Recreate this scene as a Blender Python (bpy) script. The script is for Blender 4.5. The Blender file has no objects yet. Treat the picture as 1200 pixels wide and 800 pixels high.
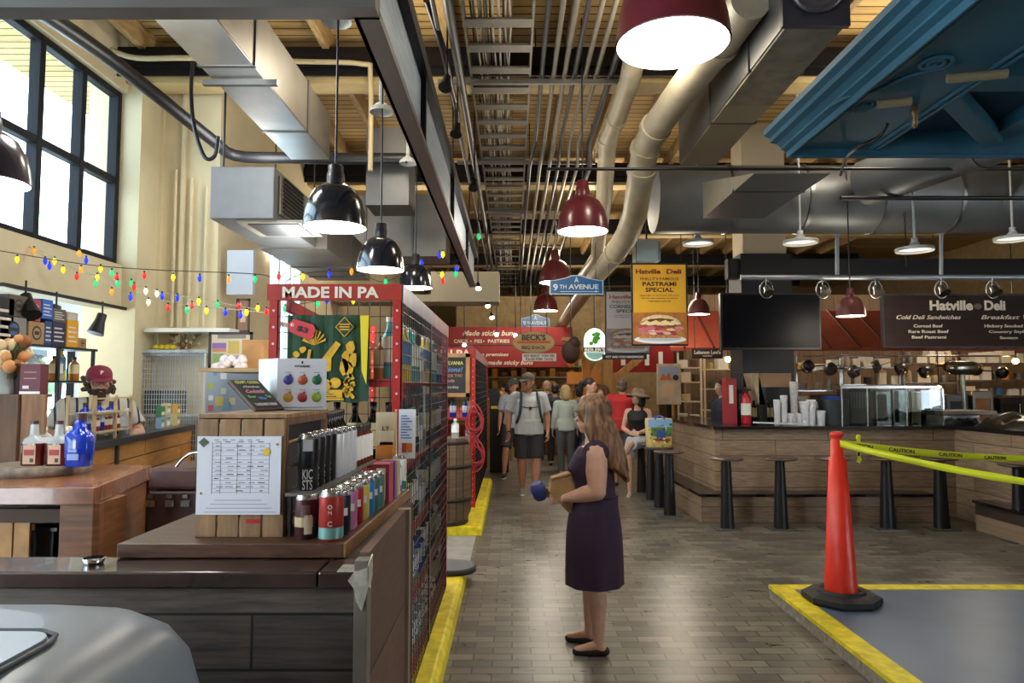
import bpy, bmesh, math, random
from mathutils import Vector, Matrix, Euler
random.seed(7)
SC = bpy.context.scene
COL = SC.collection
PI = math.pi
R = math.radians

# ---------------------------------------------------------------- camera, world, sun, exposure
FPX, PITCH, CAMZ = 830.0, math.atan(52/830.0), 1.62
cd = bpy.data.cameras.new('camera'); cam = bpy.data.objects.new('camera', cd); COL.objects.link(cam)
cam.location = (0, 0, CAMZ); cam.rotation_euler = (PI/2 + PITCH, 0, 0)
cd.sensor_width = 36.0; cd.lens = 36.0*FPX/1200.0; cd.clip_start = 0.05; cd.clip_end = 200
SC.camera = cam
W = bpy.data.worlds.new('World'); SC.world = W; W.use_nodes = True
wn = W.node_tree.nodes; wl = W.node_tree.links
bg = wn['Background']; bg.inputs[0].default_value = (0.80, 0.90, 1.0, 1); bg.inputs[1].default_value = 8.0
SC.view_settings.view_transform = 'Standard'; SC.view_settings.look = 'None'
SC.view_settings.exposure = 0.75; SC.view_settings.gamma = 1.0; SC.view_settings.use_curve_mapping = False
sd = bpy.data.lights.new('sun', 'SUN'); sun = bpy.data.objects.new('sun', sd); COL.objects.link(sun)
sd.energy = 9.0; sd.angle = R(1.5); sd.color = (1.0, 0.96, 0.9)
sun.rotation_euler = Vector((0.42, 0.42, -0.9)).to_track_quat('-Z', 'Y').to_euler()

for lx, ly, lz, le in ((-1.2,6,4.3,60),(1.2,5.5,4.3,60),(3.6,6.6,4.4,60),(-1.8,11.5,4.0,60),(1.2,11.5,4.2,80),(4.5,11.6,3.1,60),(7.5,11.6,3.1,60),(0.8,17,3.9,110),(3.5,15.5,3.6,90),(-2.2,3.9,3.7,95),(-1.9,6.4,2.6,35),(-4.9,6.4,2.3,40),(-2.6,7.0,3.9,30),(4.0,7.7,2.3,22),(2.4,9.9,2.9,30),(0.2,8.5,3.3,40)):  # added fill lights with no fixtures, only to brighten the hall
    ld = bpy.data.lights.new('market_lamp', 'POINT'); lo = bpy.data.objects.new('market_lamp', ld); COL.objects.link(lo)
    lo.location = (lx, ly, lz); ld.energy = le*0.62; ld.color = (1.0, 0.87, 0.68) if lx > -1.85 else (1.0, 0.98, 0.94); ld.shadow_soft_size = 0.25
# pixel -> place on a plane (only to measure the photograph)
def ray(px, py):
    dx = (px-600)/FPX; dz = (400-py)/FPX
    return Vector((dx, math.cos(PITCH)-dz*math.sin(PITCH), math.sin(PITCH)+dz*math.cos(PITCH)))
def P(px, py, Y):
    r = ray(px, py); return Vector((0, 0, CAMZ)) + r*(Y/r.y)
def F(px, py, z=0.0):
    r = ray(px, py); return Vector((0, 0, CAMZ)) + r*((z-CAMZ)/r.z)
def XP(px, py, X):
    r = ray(px, py); return Vector((0, 0, CAMZ)) + r*(X/r.x)

# ---------------------------------------------------------------- materials
MATS = {}
def srgb(c):
    if isinstance(c, str):
        c = c.lstrip('#'); c = [int(c[i:i+2], 16)/255 for i in (0, 2, 4)]
    return tuple(((v/12.92) if v <= 0.04045 else ((v+0.055)/1.055)**2.4) for v in c[:3])+(1,)
def mat(name, col='#808080', rough=0.5, metal=0.0, emit=None, es=1.0, noise=0.0, nscale=8.0, stretch=(1,1,1), bump=0.0, col2=None, alpha=None, coat=0.0, spec=None, trans=0.0):
    if name in MATS: return MATS[name]
    m = bpy.data.materials.new(name); m.use_nodes = True; MATS[name] = m
    nt = m.node_tree; N = nt.nodes; L = nt.links; b = N['Principled BSDF']
    c = srgb(col)
    b.inputs['Base Color'].default_value = c; b.inputs['Roughness'].default_value = rough; b.inputs['Metallic'].default_value = metal
    if spec is not None: b.inputs['Specular IOR Level'].default_value = spec
    if coat: b.inputs['Coat Weight'].default_value = coat
    if trans: b.inputs['Transmission Weight'].default_value = trans
    if emit:
        b.inputs['Emission Color'].default_value = srgb(emit); b.inputs['Emission Strength'].default_value = es
    if noise or col2 or bump:
        tc = N.new('ShaderNodeTexCoord'); mp = N.new('ShaderNodeMapping'); mp.inputs['Scale'].default_value = stretch
        nz = N.new('ShaderNodeTexNoise'); nz.inputs['Scale'].default_value = nscale; nz.inputs['Detail'].default_value = 6
        L.new(tc.outputs['Object'], mp.inputs[0]); L.new(mp.outputs[0], nz.inputs[0])
        rp = N.new('ShaderNodeValToRGB'); L.new(nz.outputs[0], rp.inputs[0])
        rp.color_ramp.elements[0].position = 0.32; rp.color_ramp.elements[1].position = 0.68
        if col2: a, d = c, srgb(col2)
        else:
            a = tuple(v*(1-noise) for v in c[:3])+(1,); d = tuple(min(1, v*(1+noise)) for v in c[:3])+(1,)
        rp.color_ramp.elements[0].color = a; rp.color_ramp.elements[1].color = d
        L.new(rp.outputs[0], b.inputs['Base Color'])
        if bump:
            bp = N.new('ShaderNodeBump'); bp.inputs['Strength'].default_value = bump; bp.inputs['Distance'].default_value = 0.01
            L.new(nz.outputs[0], bp.inputs['Height']); L.new(bp.outputs[0], b.inputs['Normal'])
    if alpha is not None: b.inputs['Alpha'].default_value = alpha
    return m
def bricks(name, c1, c2, mortar, bw, bh, msize=0.006, axes='XY', rough=0.4, grain=None, bump=0.3, offset=0.5, noise=0.25, gscale=(2, 30, 2)):
    """tiles / planks: rows bh high, bw long; axes = the two object axes used (length axis, row axis)"""
    if name in MATS: return MATS[name]
    m = bpy.data.materials.new(name); m.use_nodes = True; MATS[name] = m
    nt = m.node_tree; N = nt.nodes; L = nt.links; b = N['Principled BSDF']
    tc = N.new('ShaderNodeTexCoord'); sp = N.new('ShaderNodeSeparateXYZ'); cb = N.new('ShaderNodeCombineXYZ')
    L.new(tc.outputs['Object'], sp.inputs[0])
    for i, a in enumerate(axes): L.new(sp.outputs['XYZ'.index(a)], cb.inputs[i])
    br = N.new('ShaderNodeTexBrick'); L.new(cb.outputs[0], br.inputs['Vector'])
    br.inputs['Color1'].default_value = srgb(c1); br.inputs['Color2'].default_value = srgb(c2); br.inputs['Mortar'].default_value = srgb(mortar)
    br.inputs['Scale'].default_value = 1.0; br.inputs['Brick Width'].default_value = bw; br.inputs['Row Height'].default_value = bh
    br.inputs['Mortar Size'].default_value = msize; br.inputs['Mortar Smooth'].default_value = 0.1; br.inputs['Bias'].default_value = 0.0
    br.offset = offset
    mp = N.new('ShaderNodeMapping'); mp.inputs['Scale'].default_value = gscale; L.new(cb.outputs[0], mp.inputs[0])
    nz = N.new('ShaderNodeTexNoise'); nz.inputs['Scale'].default_value = 1.5; nz.inputs['Detail'].default_value = 8; nz.inputs['Roughness'].default_value = 0.65
    L.new(mp.outputs[0], nz.inputs[0])
    mr = N.new('ShaderNodeMapRange'); mr.inputs[1].default_value = 0.3; mr.inputs[2].default_value = 0.7
    mr.inputs[3].default_value = 1-noise*1.6; mr.inputs[4].default_value = 1+noise; L.new(nz.outputs[0], mr.inputs[0])
    vm = N.new('ShaderNodeVectorMath'); vm.operation = 'SCALE'; L.new(br.outputs['Color'], vm.inputs[0]); L.new(mr.outputs[0], vm.inputs['Scale'])
    L.new(vm.outputs[0], b.inputs['Base Color'])
    b.inputs['Roughness'].default_value = rough
    rr = N.new('ShaderNodeMapRange'); rr.inputs[3].default_value = rough*0.75; rr.inputs[4].default_value = min(1, rough*1.5); L.new(nz.outputs[0], rr.inputs[0]); L.new(rr.outputs[0], b.inputs['Roughness'])
    if bump:
        iv = N.new('ShaderNodeMath'); iv.operation = 'MULTIPLY_ADD'; iv.inputs[1].default_value = -1; iv.inputs[2].default_value = 1; L.new(br.outputs['Fac'], iv.inputs[0])
        ad = N.new('ShaderNodeMath'); ad.operation = 'MULTIPLY_ADD'; ad.inputs[1].default_value = 0.25; L.new(nz.outputs[0], ad.inputs[0]); L.new(iv.outputs[0], ad.inputs[2])
        bp = N.new('ShaderNodeBump'); bp.inputs['Strength'].default_value = bump; bp.inputs['Distance'].default_value = 0.004
        L.new(ad.outputs[0], bp.inputs['Height']); L.new(bp.outputs[0], b.inputs['Normal'])
    return m
def glassy(name, col, fac=0.25, rough=0.03):
    """thin pane: mostly clear, partly glossy"""
    if name in MATS: return MATS[name]
    m = bpy.data.materials.new(name); m.use_nodes = True; MATS[name] = m
    N = m.node_tree.nodes; L = m.node_tree.links; N.remove(N['Principled BSDF'])
    t = N.new('ShaderNodeBsdfTransparent'); t.inputs[0].default_value = srgb(col)
    g = N.new('ShaderNodeBsdfGlossy'); g.inputs['Roughness'].default_value = rough; g.inputs[0].default_value = (.9, .95, 1, 1)
    mx = N.new('ShaderNodeMixShader'); mx.inputs[0].default_value = fac
    L.new(t.outputs[0], mx.inputs[1]); L.new(g.outputs[0], mx.inputs[2]); L.new(mx.outputs[0], N['Material Output'].inputs[0])
    return m

# ---------------------------------------------------------------- mesh builder
class MB:
    def __init__(s): s.v = []; s.f = []; s.m = []; s.sm = []; s.mats = []
    def mi(s, m):
        if m is None: return 0
        if m not in s.mats: s.mats.append(m)
        return s.mats.index(m)
    def add(s, vs, fs, m=None, smooth=False):
        o = len(s.v); s.v += [tuple(v) for v in vs]; k = s.mi(m)
        for f in fs: s.f.append([i+o for i in f]); s.m.append(k); s.sm.append(smooth)
        return s
    def box(s, lo, hi, m=None, M=None):
        x0, y0, z0 = lo; x1, y1, z1 = hi
        if x0 > x1: x0, x1 = x1, x0
        if y0 > y1: y0, y1 = y1, y0
        if z0 > z1: z0, z1 = z1, z0
        vs = [Vector(p) for p in ((x0,y0,z0),(x1,y0,z0),(x1,y1,z0),(x0,y1,z0),(x0,y0,z1),(x1,y0,z1),(x1,y1,z1),(x0,y1,z1))]
        if M is not None: vs = [M @ v for v in vs]
        return s.add(vs, [(0,3,2,1),(4,5,6,7),(0,1,5,4),(1,2,6,5),(2,3,7,6),(3,0,4,7)], m)
    def cbox(s, c, d, m=None, rot=None):
        M = Matrix.Translation(Vector(c))
        if rot: M = M @ Euler(rot).to_matrix().to_4x4()
        h = [k/2 for k in d]
        return s.box((-h[0],-h[1],-h[2]), (h[0],h[1],h[2]), m, M)
    def bar(s, a, b, w, h, m=None, up=(0,0,1)):
        a = Vector(a); b = Vector(b); d = (b-a); L = d.length; d.normalize(); u = Vector(up)
        if abs(d.dot(u)) > 0.99: u = Vector((0,1,0))
        sx = d.cross(u).normalized(); u = sx.cross(d)
        M = Matrix((( sx.x, d.x, u.x, a.x),(sx.y, d.y, u.y, a.y),(sx.z, d.z, u.z, a.z),(0,0,0,1)))
        return s.box((-w/2,0,-h/2),(w/2,L,h/2), m, M)
    def rings(s, rs, m=None, smooth=True, cap=True, closed=False):
        n = len(rs[0]); vs = [p for r in rs for p in r]; fs = []
        k = len(rs)
        for i in range(k-1 if not closed else k):
            a = i*n; b = ((i+1) % k)*n
            for j in range(n): fs.append((a+j, a+(j+1)%n, b+(j+1)%n, b+j))
        s.add(vs, fs, m, smooth)
        if cap and not closed:
            s.add(rs[0], [tuple(reversed(range(n)))], m); s.add(rs[-1], [tuple(range(n))], m)
        return s
    def tube(s, pts, rad, m=None, seg=8, cap=True, closed=False, smooth=True):
        pts = [Vector(p) for p in pts]; k = len(pts)
        if not isinstance(rad, (list, tuple)): rad = [rad]*k
        rs = []; nrm = None
        for i, p in enumerate(pts):
            if closed: t = (pts[(i+1)%k]-pts[i-1])
            elif i == 0: t = pts[1]-p
            elif i == k-1: t = p-pts[-2]
            else: t = (pts[i+1]-p).normalized()+(p-pts[i-1]).normalized()
            if t.length < 1e-9: t = Vector((0,0,1))
            t.normalize()
            if nrm is None:
                nrm = t.orthogonal().normalized()
            nrm = (nrm - t*nrm.dot(t))
            if nrm.length < 1e-6: nrm = t.orthogonal()
            nrm.normalize(); bi = t.cross(nrm)
            rs.append([p+(nrm*math.cos(2*PI*j/seg)+bi*math.sin(2*PI*j/seg))*rad[i] for j in range(seg)])
        return s.rings(rs, m, smooth, cap, closed)
    def cyl(s, a, b, r, m=None, seg=16, r2=None, smooth=True):
        return s.tube([a, b], [r, r if r2 is None else r2], m, seg, True, False, smooth)
    def limb(s, pts, rad, m=None, seg=12):
        """tube with rounded ends"""
        pts = [Vector(p) for p in pts]; rad = list(rad)
        d0 = (pts[0]-pts[1]).normalized(); d1 = (pts[-1]-pts[-2]).normalized()
        A = []; RA = []
        for t in (0.97, 0.8, 0.45): A.append(pts[0]+d0*rad[0]*t); RA.append(rad[0]*math.sqrt(1-t*t))
        B = []; RB = []
        for t in (0.45, 0.8, 0.97): B.append(pts[-1]+d1*rad[-1]*t); RB.append(rad[-1]*math.sqrt(1-t*t))
        return s.tube(A+pts+B, RA+rad+RB, m, seg)
    def lathe(s, prof, c=(0,0,0), m=None, seg=24, axis='Z', smooth=True, cap=False, closed=False):
        c = Vector(c); rs = []
        for r, h in prof:
            r = max(r, 1e-4)
            ring = []
            for j in range(seg):
                a = 2*PI*j/seg
                if axis == 'Z': q = Vector((r*math.cos(a), r*math.sin(a), h))
                elif axis == 'Y': q = Vector((r*math.cos(a), h, r*math.sin(a)))
                else: q = Vector((h, r*math.cos(a), r*math.sin(a)))
                ring.append(c+q)
            rs.append(ring)
        return s.rings(rs, m, smooth, cap, closed)
    def ell(s, c, r, m=None, seg=14, M=None):
        c = Vector(c); rs = []; n = seg//2+1
        if not isinstance(r, (tuple, list)): r = (r, r, r)
        for i in range(n+1):
            th = PI*i/n; th = min(max(th, 0.06), PI-0.06)
            ring = []
            for j in range(seg):
                a = 2*PI*j/seg; q = Vector((r[0]*math.sin(th)*math.cos(a), r[1]*math.sin(th)*math.sin(a), -r[2]*math.cos(th)))
                if M is not None: q = M @ q
                ring.append(c+q)
            rs.append(ring)
        return s.rings(rs, m)
    def loft(s, sec, m=None, seg=20, pw=2.0, M=None):
        """sections: (centre, rx, ry) ellipses lying flat"""
        rs = []
        for c, rx, ry in sec:
            c = Vector(c); ring = []
            for j in range(seg):
                a = 2*PI*j/seg; ca, sa = math.cos(a), math.sin(a)
                x = math.copysign(abs(ca)**(2/pw), ca)*rx; y = math.copysign(abs(sa)**(2/pw), sa)*ry
                q = c+Vector((x, y, 0)); ring.append(M @ q if M is not None else q)
            rs.append(ring)
        return s.rings(rs, m)
    def prism(s, poly, y0, y1, m=None, plane='XZ'):
        """extrude 2D polygon; plane XZ extrudes along Y, XY along Z, YZ along X"""
        def q(a, b, t):
            return (a, t, b) if plane == 'XZ' else (a, b, t) if plane == 'XY' else (t, a, b)
        n = len(poly); vs = [q(a, b, y0) for a, b in poly]+[q(a, b, y1) for a, b in poly]
        fs = [tuple(range(n)), tuple(reversed(range(n, 2*n)))]+[(i, i+n, (i+1)%n+n, (i+1)%n) for i in range(n)]
        return s.add(vs, fs, m)
    def build(s, name, m=None, parent=None, loc=None, rot=None, bevel=0, label=None, fix=True):
        me = bpy.data.meshes.new(name); me.from_pydata(s.v, [], s.f)
        if m is not None and not s.mats: me.materials.append(m)
        for k in s.mats: me.materials.append(k)
        me.polygons.foreach_set('material_index', s.m); me.polygons.foreach_set('use_smooth', s.sm)
        if fix:
            b = bmesh.new(); b.from_mesh(me); bmesh.ops.recalc_face_normals(b, faces=b.faces); b.to_mesh(me); b.free()
        me.update()
        o = bpy.data.objects.new(name, me); COL.objects.link(o)
        if parent is not None: o.parent = parent
        if loc is not None: o.location = loc
        if rot is not None: o.rotation_euler = rot
        if bevel:
            d = o.modifiers.new('bevel', 'BEVEL'); d.width = bevel; d.segments = 2; d.limit_method = 'ANGLE'; d.angle_limit = R(40)
        if label: o['label'] = label
        return o
def tag(o, label, cat, group=None, kind=None):
    o['label'] = label; o['category'] = cat
    if group: o['group'] = group
    if kind: o['kind'] = kind
    return o
def thing(name, label, cat, loc=(0,0,0), rot=(0,0,0), group=None):
    o = bpy.data.objects.new(name, None); COL.objects.link(o); o.empty_display_size = 0.05
    o.location = loc; o.rotation_euler = rot if isinstance(rot, (tuple, list)) else (0,0,rot)
    return tag(o, label, cat, group)
def struct(o):
    o['kind'] = 'structure'; return o
def tree(o, parent=None):
    c = o.copy(); COL.objects.link(c)
    if parent is not None: c.parent = parent
    for ch in list(o.children): tree(ch, c)
    return c
def dup(o, loc, rot=None, label=None, group=None, scale=None):
    c = tree(o); c.location = loc
    if rot is not None: c.rotation_euler = rot if isinstance(rot, (tuple, list)) else (0,0,rot)
    if label: c['label'] = label
    if group: c['group'] = group
    if scale: c.scale = (scale,)*3 if not isinstance(scale, tuple) else scale
    return c
def text(s, cap, c, m, parent=None, name='lettering', width=None, rot=(PI/2,0,0), bold=0.0, depth=0.002, shear=0.0, align='CENTER'):
    """writing of cap height `cap`, centred on c (bottom line), fitted to `width`"""
    cu = bpy.data.curves.new(name, 'FONT'); cu.body = s; cu.size = cap/0.72; cu.extrude = depth; cu.offset = bold*cap; cu.align_x = align; cu.shear = shear
    cu.resolution_u = 3
    t = bpy.data.objects.new('tmp', cu); COL.objects.link(t); bpy.context.view_layer.update()
    me = bpy.data.meshes.new_from_object(t.evaluated_get(bpy.context.evaluated_depsgraph_get()))
    COL.objects.unlink(t); bpy.data.objects.remove(t); bpy.data.curves.remove(cu)
    me.name = name; me.materials.clear(); me.materials.append(m)
    if width and len(me.vertices):
        xs = [v.co.x for v in me.vertices]; w = max(xs)-min(xs); k = width/w; mid = (max(xs)+min(xs))/2
        for v in me.vertices: v.co.x = (v.co.x-(mid if align == 'CENTER' else min(xs)))*k
    o = bpy.data.objects.new(name, me); COL.objects.link(o); o.location = c; o.rotation_euler = rot
    if parent is not None: o.parent = parent
    return o
def joined_text(lines, m, parent, name='lettering', rot=(PI/2,0,0), loc=(0,0,0)):
    """lines: (text, cap, x, z, width, bold, shear, material or None); one mesh"""
    mb_v = []; mb_f = []; mb_m = []; mats = []
    for ln in lines:
        s, cap, x, z, w, bold, sh = ln[:7]; mm = ln[7] if len(ln) > 7 else m
        o = text(s, cap, (0,0,0), mm, None, 'tmp', w, (0,0,0), bold, 0.0015, sh)
        if mm not in mats: mats.append(mm)
        k = len(mb_v); mb_v += [(v.co.x+x, v.co.y+z, v.co.z) for v in o.data.vertices]
        for p in o.data.polygons: mb_f.append([i+k for i in p.vertices]); mb_m.append(mats.index(mm))
        me = o.data; bpy.data.objects.remove(o); bpy.data.meshes.remove(me)
    me = bpy.data.meshes.new(name); me.from_pydata(mb_v, [], mb_f)
    for q in mats: me.materials.append(q)
    me.polygons.foreach_set('material_index', mb_m)
    o = bpy.data.objects.new(name, me); COL.objects.link(o); o.location = loc; o.rotation_euler = rot
    if parent is not None: o.parent = parent
    return o
def sag(a, b, d, n=16):
    a = Vector(a); b = Vector(b)
    return [a.lerp(b, i/n)-Vector((0,0,4*d*(i/n)*(1-i/n))) for i in range(n+1)]
def smoothpath(pts, n=6):
    pts = [Vector(p) for p in pts]; out = []
    for i in range(len(pts)-1):
        p0 = pts[max(i-1,0)]; p1 = pts[i]; p2 = pts[i+1]; p3 = pts[min(i+2,len(pts)-1)]
        for k in range(n):
            t = k/n
            out.append(0.5*((2*p1)+(p2-p0)*t+(2*p0-5*p1+4*p2-p3)*t*t+(3*p1-p0-3*p2+p3)*t**3))
    out.append(pts[-1]); return out

# common materials
BLACK = mat('black_satin', '#15151a', 0.4)
BLACKM = mat('black_metal', '#1a1a1f', 0.35, 0.6)
GALV = mat('galvanised', '#8d8f90', 0.35, 0.9, noise=0.2, nscale=12)
STEEL = mat('stainless', '#b4b4b2', 0.25, 1.0, noise=0.08, nscale=5, stretch=(1,1,12))
REDP = mat('red_paint', '#b32a26', 0.4, noise=0.12, nscale=20)
YEL = mat('yellow_paint', '#dccb1e', 0.5, noise=0.22, nscale=14, bump=0.2)
WHITE = mat('white_paint', '#e6e6e2', 0.5)
CREAM = mat('cream_wall', '#cfc3a0', 0.75, noise=0.07, nscale=2.5, bump=0.05)

# ---------------------------------------------------------------- the building
FLOORM = bricks('floor_tile', '#54524c', '#827d71', '#3d3b36', 0.23, 0.1, 0.005, 'XY', 0.27, noise=0.22, bump=0.2, gscale=(3, 8, 1))
fl = MB().box((-5.7,-3,-0.1),(12,27,0)); struct(fl.build('floor', FLOORM))
PLANK = bricks('ceiling_plank', '#c2a66c', '#ab8d57', '#43331f', 3.0, 0.14, 0.01, 'XY', 0.7, noise=0.18, gscale=(2, 20, 1), bump=0.4)
CEZ = 5.25
ce = MB().box((-5.7,-3,CEZ),(12,27,CEZ+0.1)); struct(ce.build('ceiling', PLANK))
JOIST = mat('joist_wood', '#9c8154', 0.75, noise=0.3, nscale=6, stretch=(6,1,6))
for i, x in enumerate([-3.75+0.62*k for k in range(20)]):
    struct(MB().box((x-0.035,-1,CEZ-0.22),(x+0.035,26.5,CEZ)).build('ceiling_joist', JOIST))
GIRD = mat('girder_cream', '#b09a6a', 0.7, noise=0.15, nscale=4)
for y in (3.4, 7.15, 10.9, 14.6, 18.4, 22.2):
    struct(MB().box((-4,y,CEZ-0.5),(9,y+0.28,CEZ-0.18)).build('ceiling_girder', GIRD))
    struct(MB().box((-4,y-0.22,CEZ-0.42),(9,y-0.1,CEZ-0.28)).box((-4,y-0.17,CEZ-0.5),(9,y-0.15,CEZ-0.2)).build('ceiling_beam', BLACKM))
# left wall with the tall window, the wide opening beneath it and the bright room behind
WX = -4.0
wz0, wz1, wy1 = XP(147,312,WX).z, XP(147,107,WX).z, XP(147,200,WX).y
oz, oy = XP(155,364,WX).z, XP(155,364,WX).y
lw = MB()
lw.box((WX-0.25,-1,oz),(WX,wy1,wz0)); lw.box((WX-0.25,-1,wz1),(WX,wy1+0.9,CEZ))
lw.box((WX-0.25,oy,0),(WX,wy1+0.01,oz+0.01))
lw.box((WX-0.4,wy1,0),(WX+0.15,wy1+0.45,CEZ))
struct(lw.build('wall_left', CREAM))
BY = wy1+0.42
bw = MB().box((WX,BY,0),(-3.2,BY+0.2,CEZ)); bw.box((WX+0.4,BY-0.05,0),(WX+0.44,BY,CEZ-0.4)); bw.box((WX+0.15,BY-0.03,0),(WX+0.19,BY,CEZ-0.4))
struct(bw.build('wall_back', CREAM))
sw = MB().box((-3.4,BY+0.2,0),(-3.2,9.3,CEZ)).box((-3.4,9.3,0),(-3.2,10.9,1.6)).box((-3.4,9.3,3.5),(-3.2,10.9,CEZ)).box((-3.4,10.9,0),(-3.2,26,CEZ))
struct(sw.build('wall_side', CREAM))
struct(MB().box((-5.7,26,0),(12,26.2,CEZ)).build('wall_far', mat('far_wall', '#a38b62', 0.8, noise=0.15)))
struct(MB().box((-5.7,-3.2,0),(12,-3,CEZ)).build('wall_near', mat('near_wall','#7a6a54',0.8,noise=0.1)))
DARKFR = mat('window_frame_paint', '#1d1e22', 0.6, spec=.2)
wf = MB(); ys = [wy1-0.03-0.6*k for k in range(12)]
for y in ys: wf.box((WX-0.16,y-0.035,wz0),(WX-0.06,y+0.035,wz1))
zm = XP(147,213,WX).z
for z in (wz0+0.03, zm, wz1-0.03): wf.box((WX-0.155,ys[-1],z-0.035),(WX-0.065,wy1,z+0.035))
wo = struct(wf.build('window_1', DARKFR, bevel=0.006))
GLASS = glassy('window_glass', '#dfe9ee', 0.08)
o = MB().box((WX-0.115,ys[-1],wz0+0.03),(WX-0.11,wy1-0.03,wz1-0.03)).build('pane', GLASS, wo)
# the neighbouring roof seen through the lower panes
bo = MB(); bo.prism([(4.5,1.0),(4.5,3.6),(9.0,4.7),(16.0,3.2),(16.0,1.0)], -11.5, -10.5, mat('outside_siding', '#444b50', 0.8, noise=0.1), 'YZ')
bo.bar((-9.9,4,3.75),(-9.9,9,4.95),0.3,0.14,mat('outside_trim', '#7a8084', 0.7)); 
ob = bo.build('building_outside'); tag(ob, 'pale grey building with sloping roof outside the tall window', 'building')
w2 = MB()
for y in (9.35,9.85,10.35,10.85): w2.box((-3.34,y-0.03,1.6),(-3.26,y+0.03,3.5))
for z in (1.63,2.5,3.47): w2.box((-3.335,9.3,z-0.03),(-3.265,10.9,z+0.03))
wo2 = struct(w2.build('window_2', WHITE)); MB().box((-3.305,9.3,1.63),(-3.3,10.9,3.5)).build('pane', GLASS, wo2)
# bright room
RW = mat('room_white', '#dde3e8', 0.7)
rm = MB().box((-5.7,8.1,0),(-5.02,8.2,0.05)).box((-5.0,8.1,0),(WX-0.2,8.2,oz+0.3)).box((-5.7,8.1,2.36),(-5.0,8.2,oz+0.3))
rm.box((-5.8,0,0),(-5.7,8.2,0.85)).box((-5.8,0,2.3),(-5.7,8.2,oz+0.3)).box((-5.8,7.2,0.85),(-5.7,8.2,2.3))
struct(rm.build('wall_room', RW)); struct(MB().box((-5.8,-1,oz+0.3),(WX-0.25,8.2,oz+0.4)).build('ceiling_room', RW))
d = MB().box((-5.7,8.08,0),(-5.64,8.16,2.36)).box((-5.08,8.08,0),(-5.0,8.16,2.36)).box((-5.7,8.08,2.28),(-5.0,8.16,2.36)).box((-5.7,8.08,0.9),(-5.0,8.16,0.96))
dd = struct(d.build('door_1', DARKFR)); MB().box((-5.65,8.11,0.05),(-5.07,8.12,2.3)).build('pane', GLASS, dd)
w3 = MB()
for y in [0.4+0.75*k for k in range(10)]: w3.box((-5.78,y-0.03,0.85),(-5.7,y+0.03,2.3))
w3.box((-5.78,0,1.55),(-5.7,7.2,1.6)); wo3 = struct(w3.build('window_3', DARKFR)); MB().box((-5.75,0,0.86),(-5.745,7.2,2.29)).build('pane', GLASS, wo3)
bush = MB()
for k in range(60):
    bush.ell((-8+random.uniform(-.6,.6), random.uniform(1,12), random.uniform(0.3,2.1)), random.uniform(.25,.5), seg=8)
tag(bush.build('bush_outside', mat('outside_green', '#5f8a55', 0.9, col2='#a9c79a', nscale=5)), 'green hedge outside the windows of the bright back room', 'hedge', kind='stuff')

# curbs along the aisle and the raised platform
def curb(x0, x1, y0, y1, name='yellow_curb', label='', h=0.1):
    m = MB().prism([(x0,0),(x0,h),(x1-0.03,h),(x1,h-0.03),(x1+0.01,0)], y0, y1)
    return tag(m.build(name, YEL, bevel=0.008), label, 'curb')
cx = F(512,798,0.1).x
curb(-0.75, cx, 3.05, F(550,665,0.1).y, label='long yellow painted curb under the near red mesh rack')

cx2 = F(561,630,0.1).x
curb(-1.2, cx2, F(560,628,0.0).y, F(580,570,0.1).y+1.0, label='yellow painted curb beneath the wooden barrel and farther rack')
dp = MB().lathe([(0,0),(0.2,0),(0.2,0.035),(0.19,0.045),(0,0.045)], (0,0,0), mat('plate_rim', '#24272b', 0.5), 32)
dp.lathe([(0.185,0.0455),(0,0.0465)], (0,0,0), mat('plate_top', '#767c82', 0.35, 0.4), 32)
dl = F(532,667,0.12); tag(dp.build('round_base_plate', loc=(dl.x-0.02,dl.y+0.05,0.0)), 'round grey disc with dark rim at the end of the curb', 'base plate')
bpy.data.objects['round_base_plate'].location.z = 0.1
gs = MB().box((-1.4,F(550,665,0.1).y+0.02,0.0),(cx-0.0,F(560,628,0).y-0.01,0.006)); struct(gs.build('trim_1', mat('concrete_strip','#8c8c88',0.6,noise=0.15)))
PX0 = F(901,685,0.1).x; PY1 = F(901,685,0.1).y
stone = mat('platform_side', '#8b8378', 0.8, noise=0.3, nscale=25, bump=0.5)
BLUEF = mat('platform_blue', '#56677e', 0.35, noise=0.1, nscale=3)
pl = MB().box((PX0,0.5,0),(9,PY1,0.094), stone); pl.box((PX0+0.13,0.5,0.094),(9,PY1-0.12,0.099), BLUEF)
pl = struct(pl.build('floor_platform'))
yb = MB().box((PX0-0.003,0.5,0.075),(PX0+0.14,PY1,0.102)).box((PX0+0.14,PY1-0.13,0.09),(9,PY1+0.003,0.102)); yb.build('yellow_edge', YEL, pl)

# ---------------------------------------------------------------- overhead steel, ducts, pipes
STEELP = mat('painted_steel_beam', '#5c5a58', 0.45, 0.3, noise=0.08, nscale=3)
CORR = mat('web_sheet', '#a9b9cc', 0.38, 0.55, noise=0.25, nscale=6, stretch=(1,0.6,14))
bz = 3.2
b = MB(); yb0 = P(300,18,3.0).y
L0 = F(409,20,bz); L1 = F(550,336,bz); xl = L1.x; xr = F(509,200,bz).x
hb = thing('overhead_frame', 'dark steel channel frame hanging over the counter and aisle edge', 'steel frame', (xl, 3.0, bz))
q = MB().box((xl,2.95,bz),(xr,11.3,bz+0.04)).box((xl,2.95,bz),(xl+0.02,11.3,bz+0.42)); q.box((xl-3.2,2.87,bz),(xr,2.97,bz+0.36)); q.build('channel', STEELP, hb).location = (-xl,-3,-bz)
q = MB().box((xr-0.05,2.97,bz+0.04),(xr-0.035,11.2,bz+0.46)); q.build('web_panel', CORR, hb).location = (-xl,-3,-bz)
q = MB().box((xr-0.06,2.9,bz+0.46),(xr+0.02,11.2,bz+0.56)); 
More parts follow.
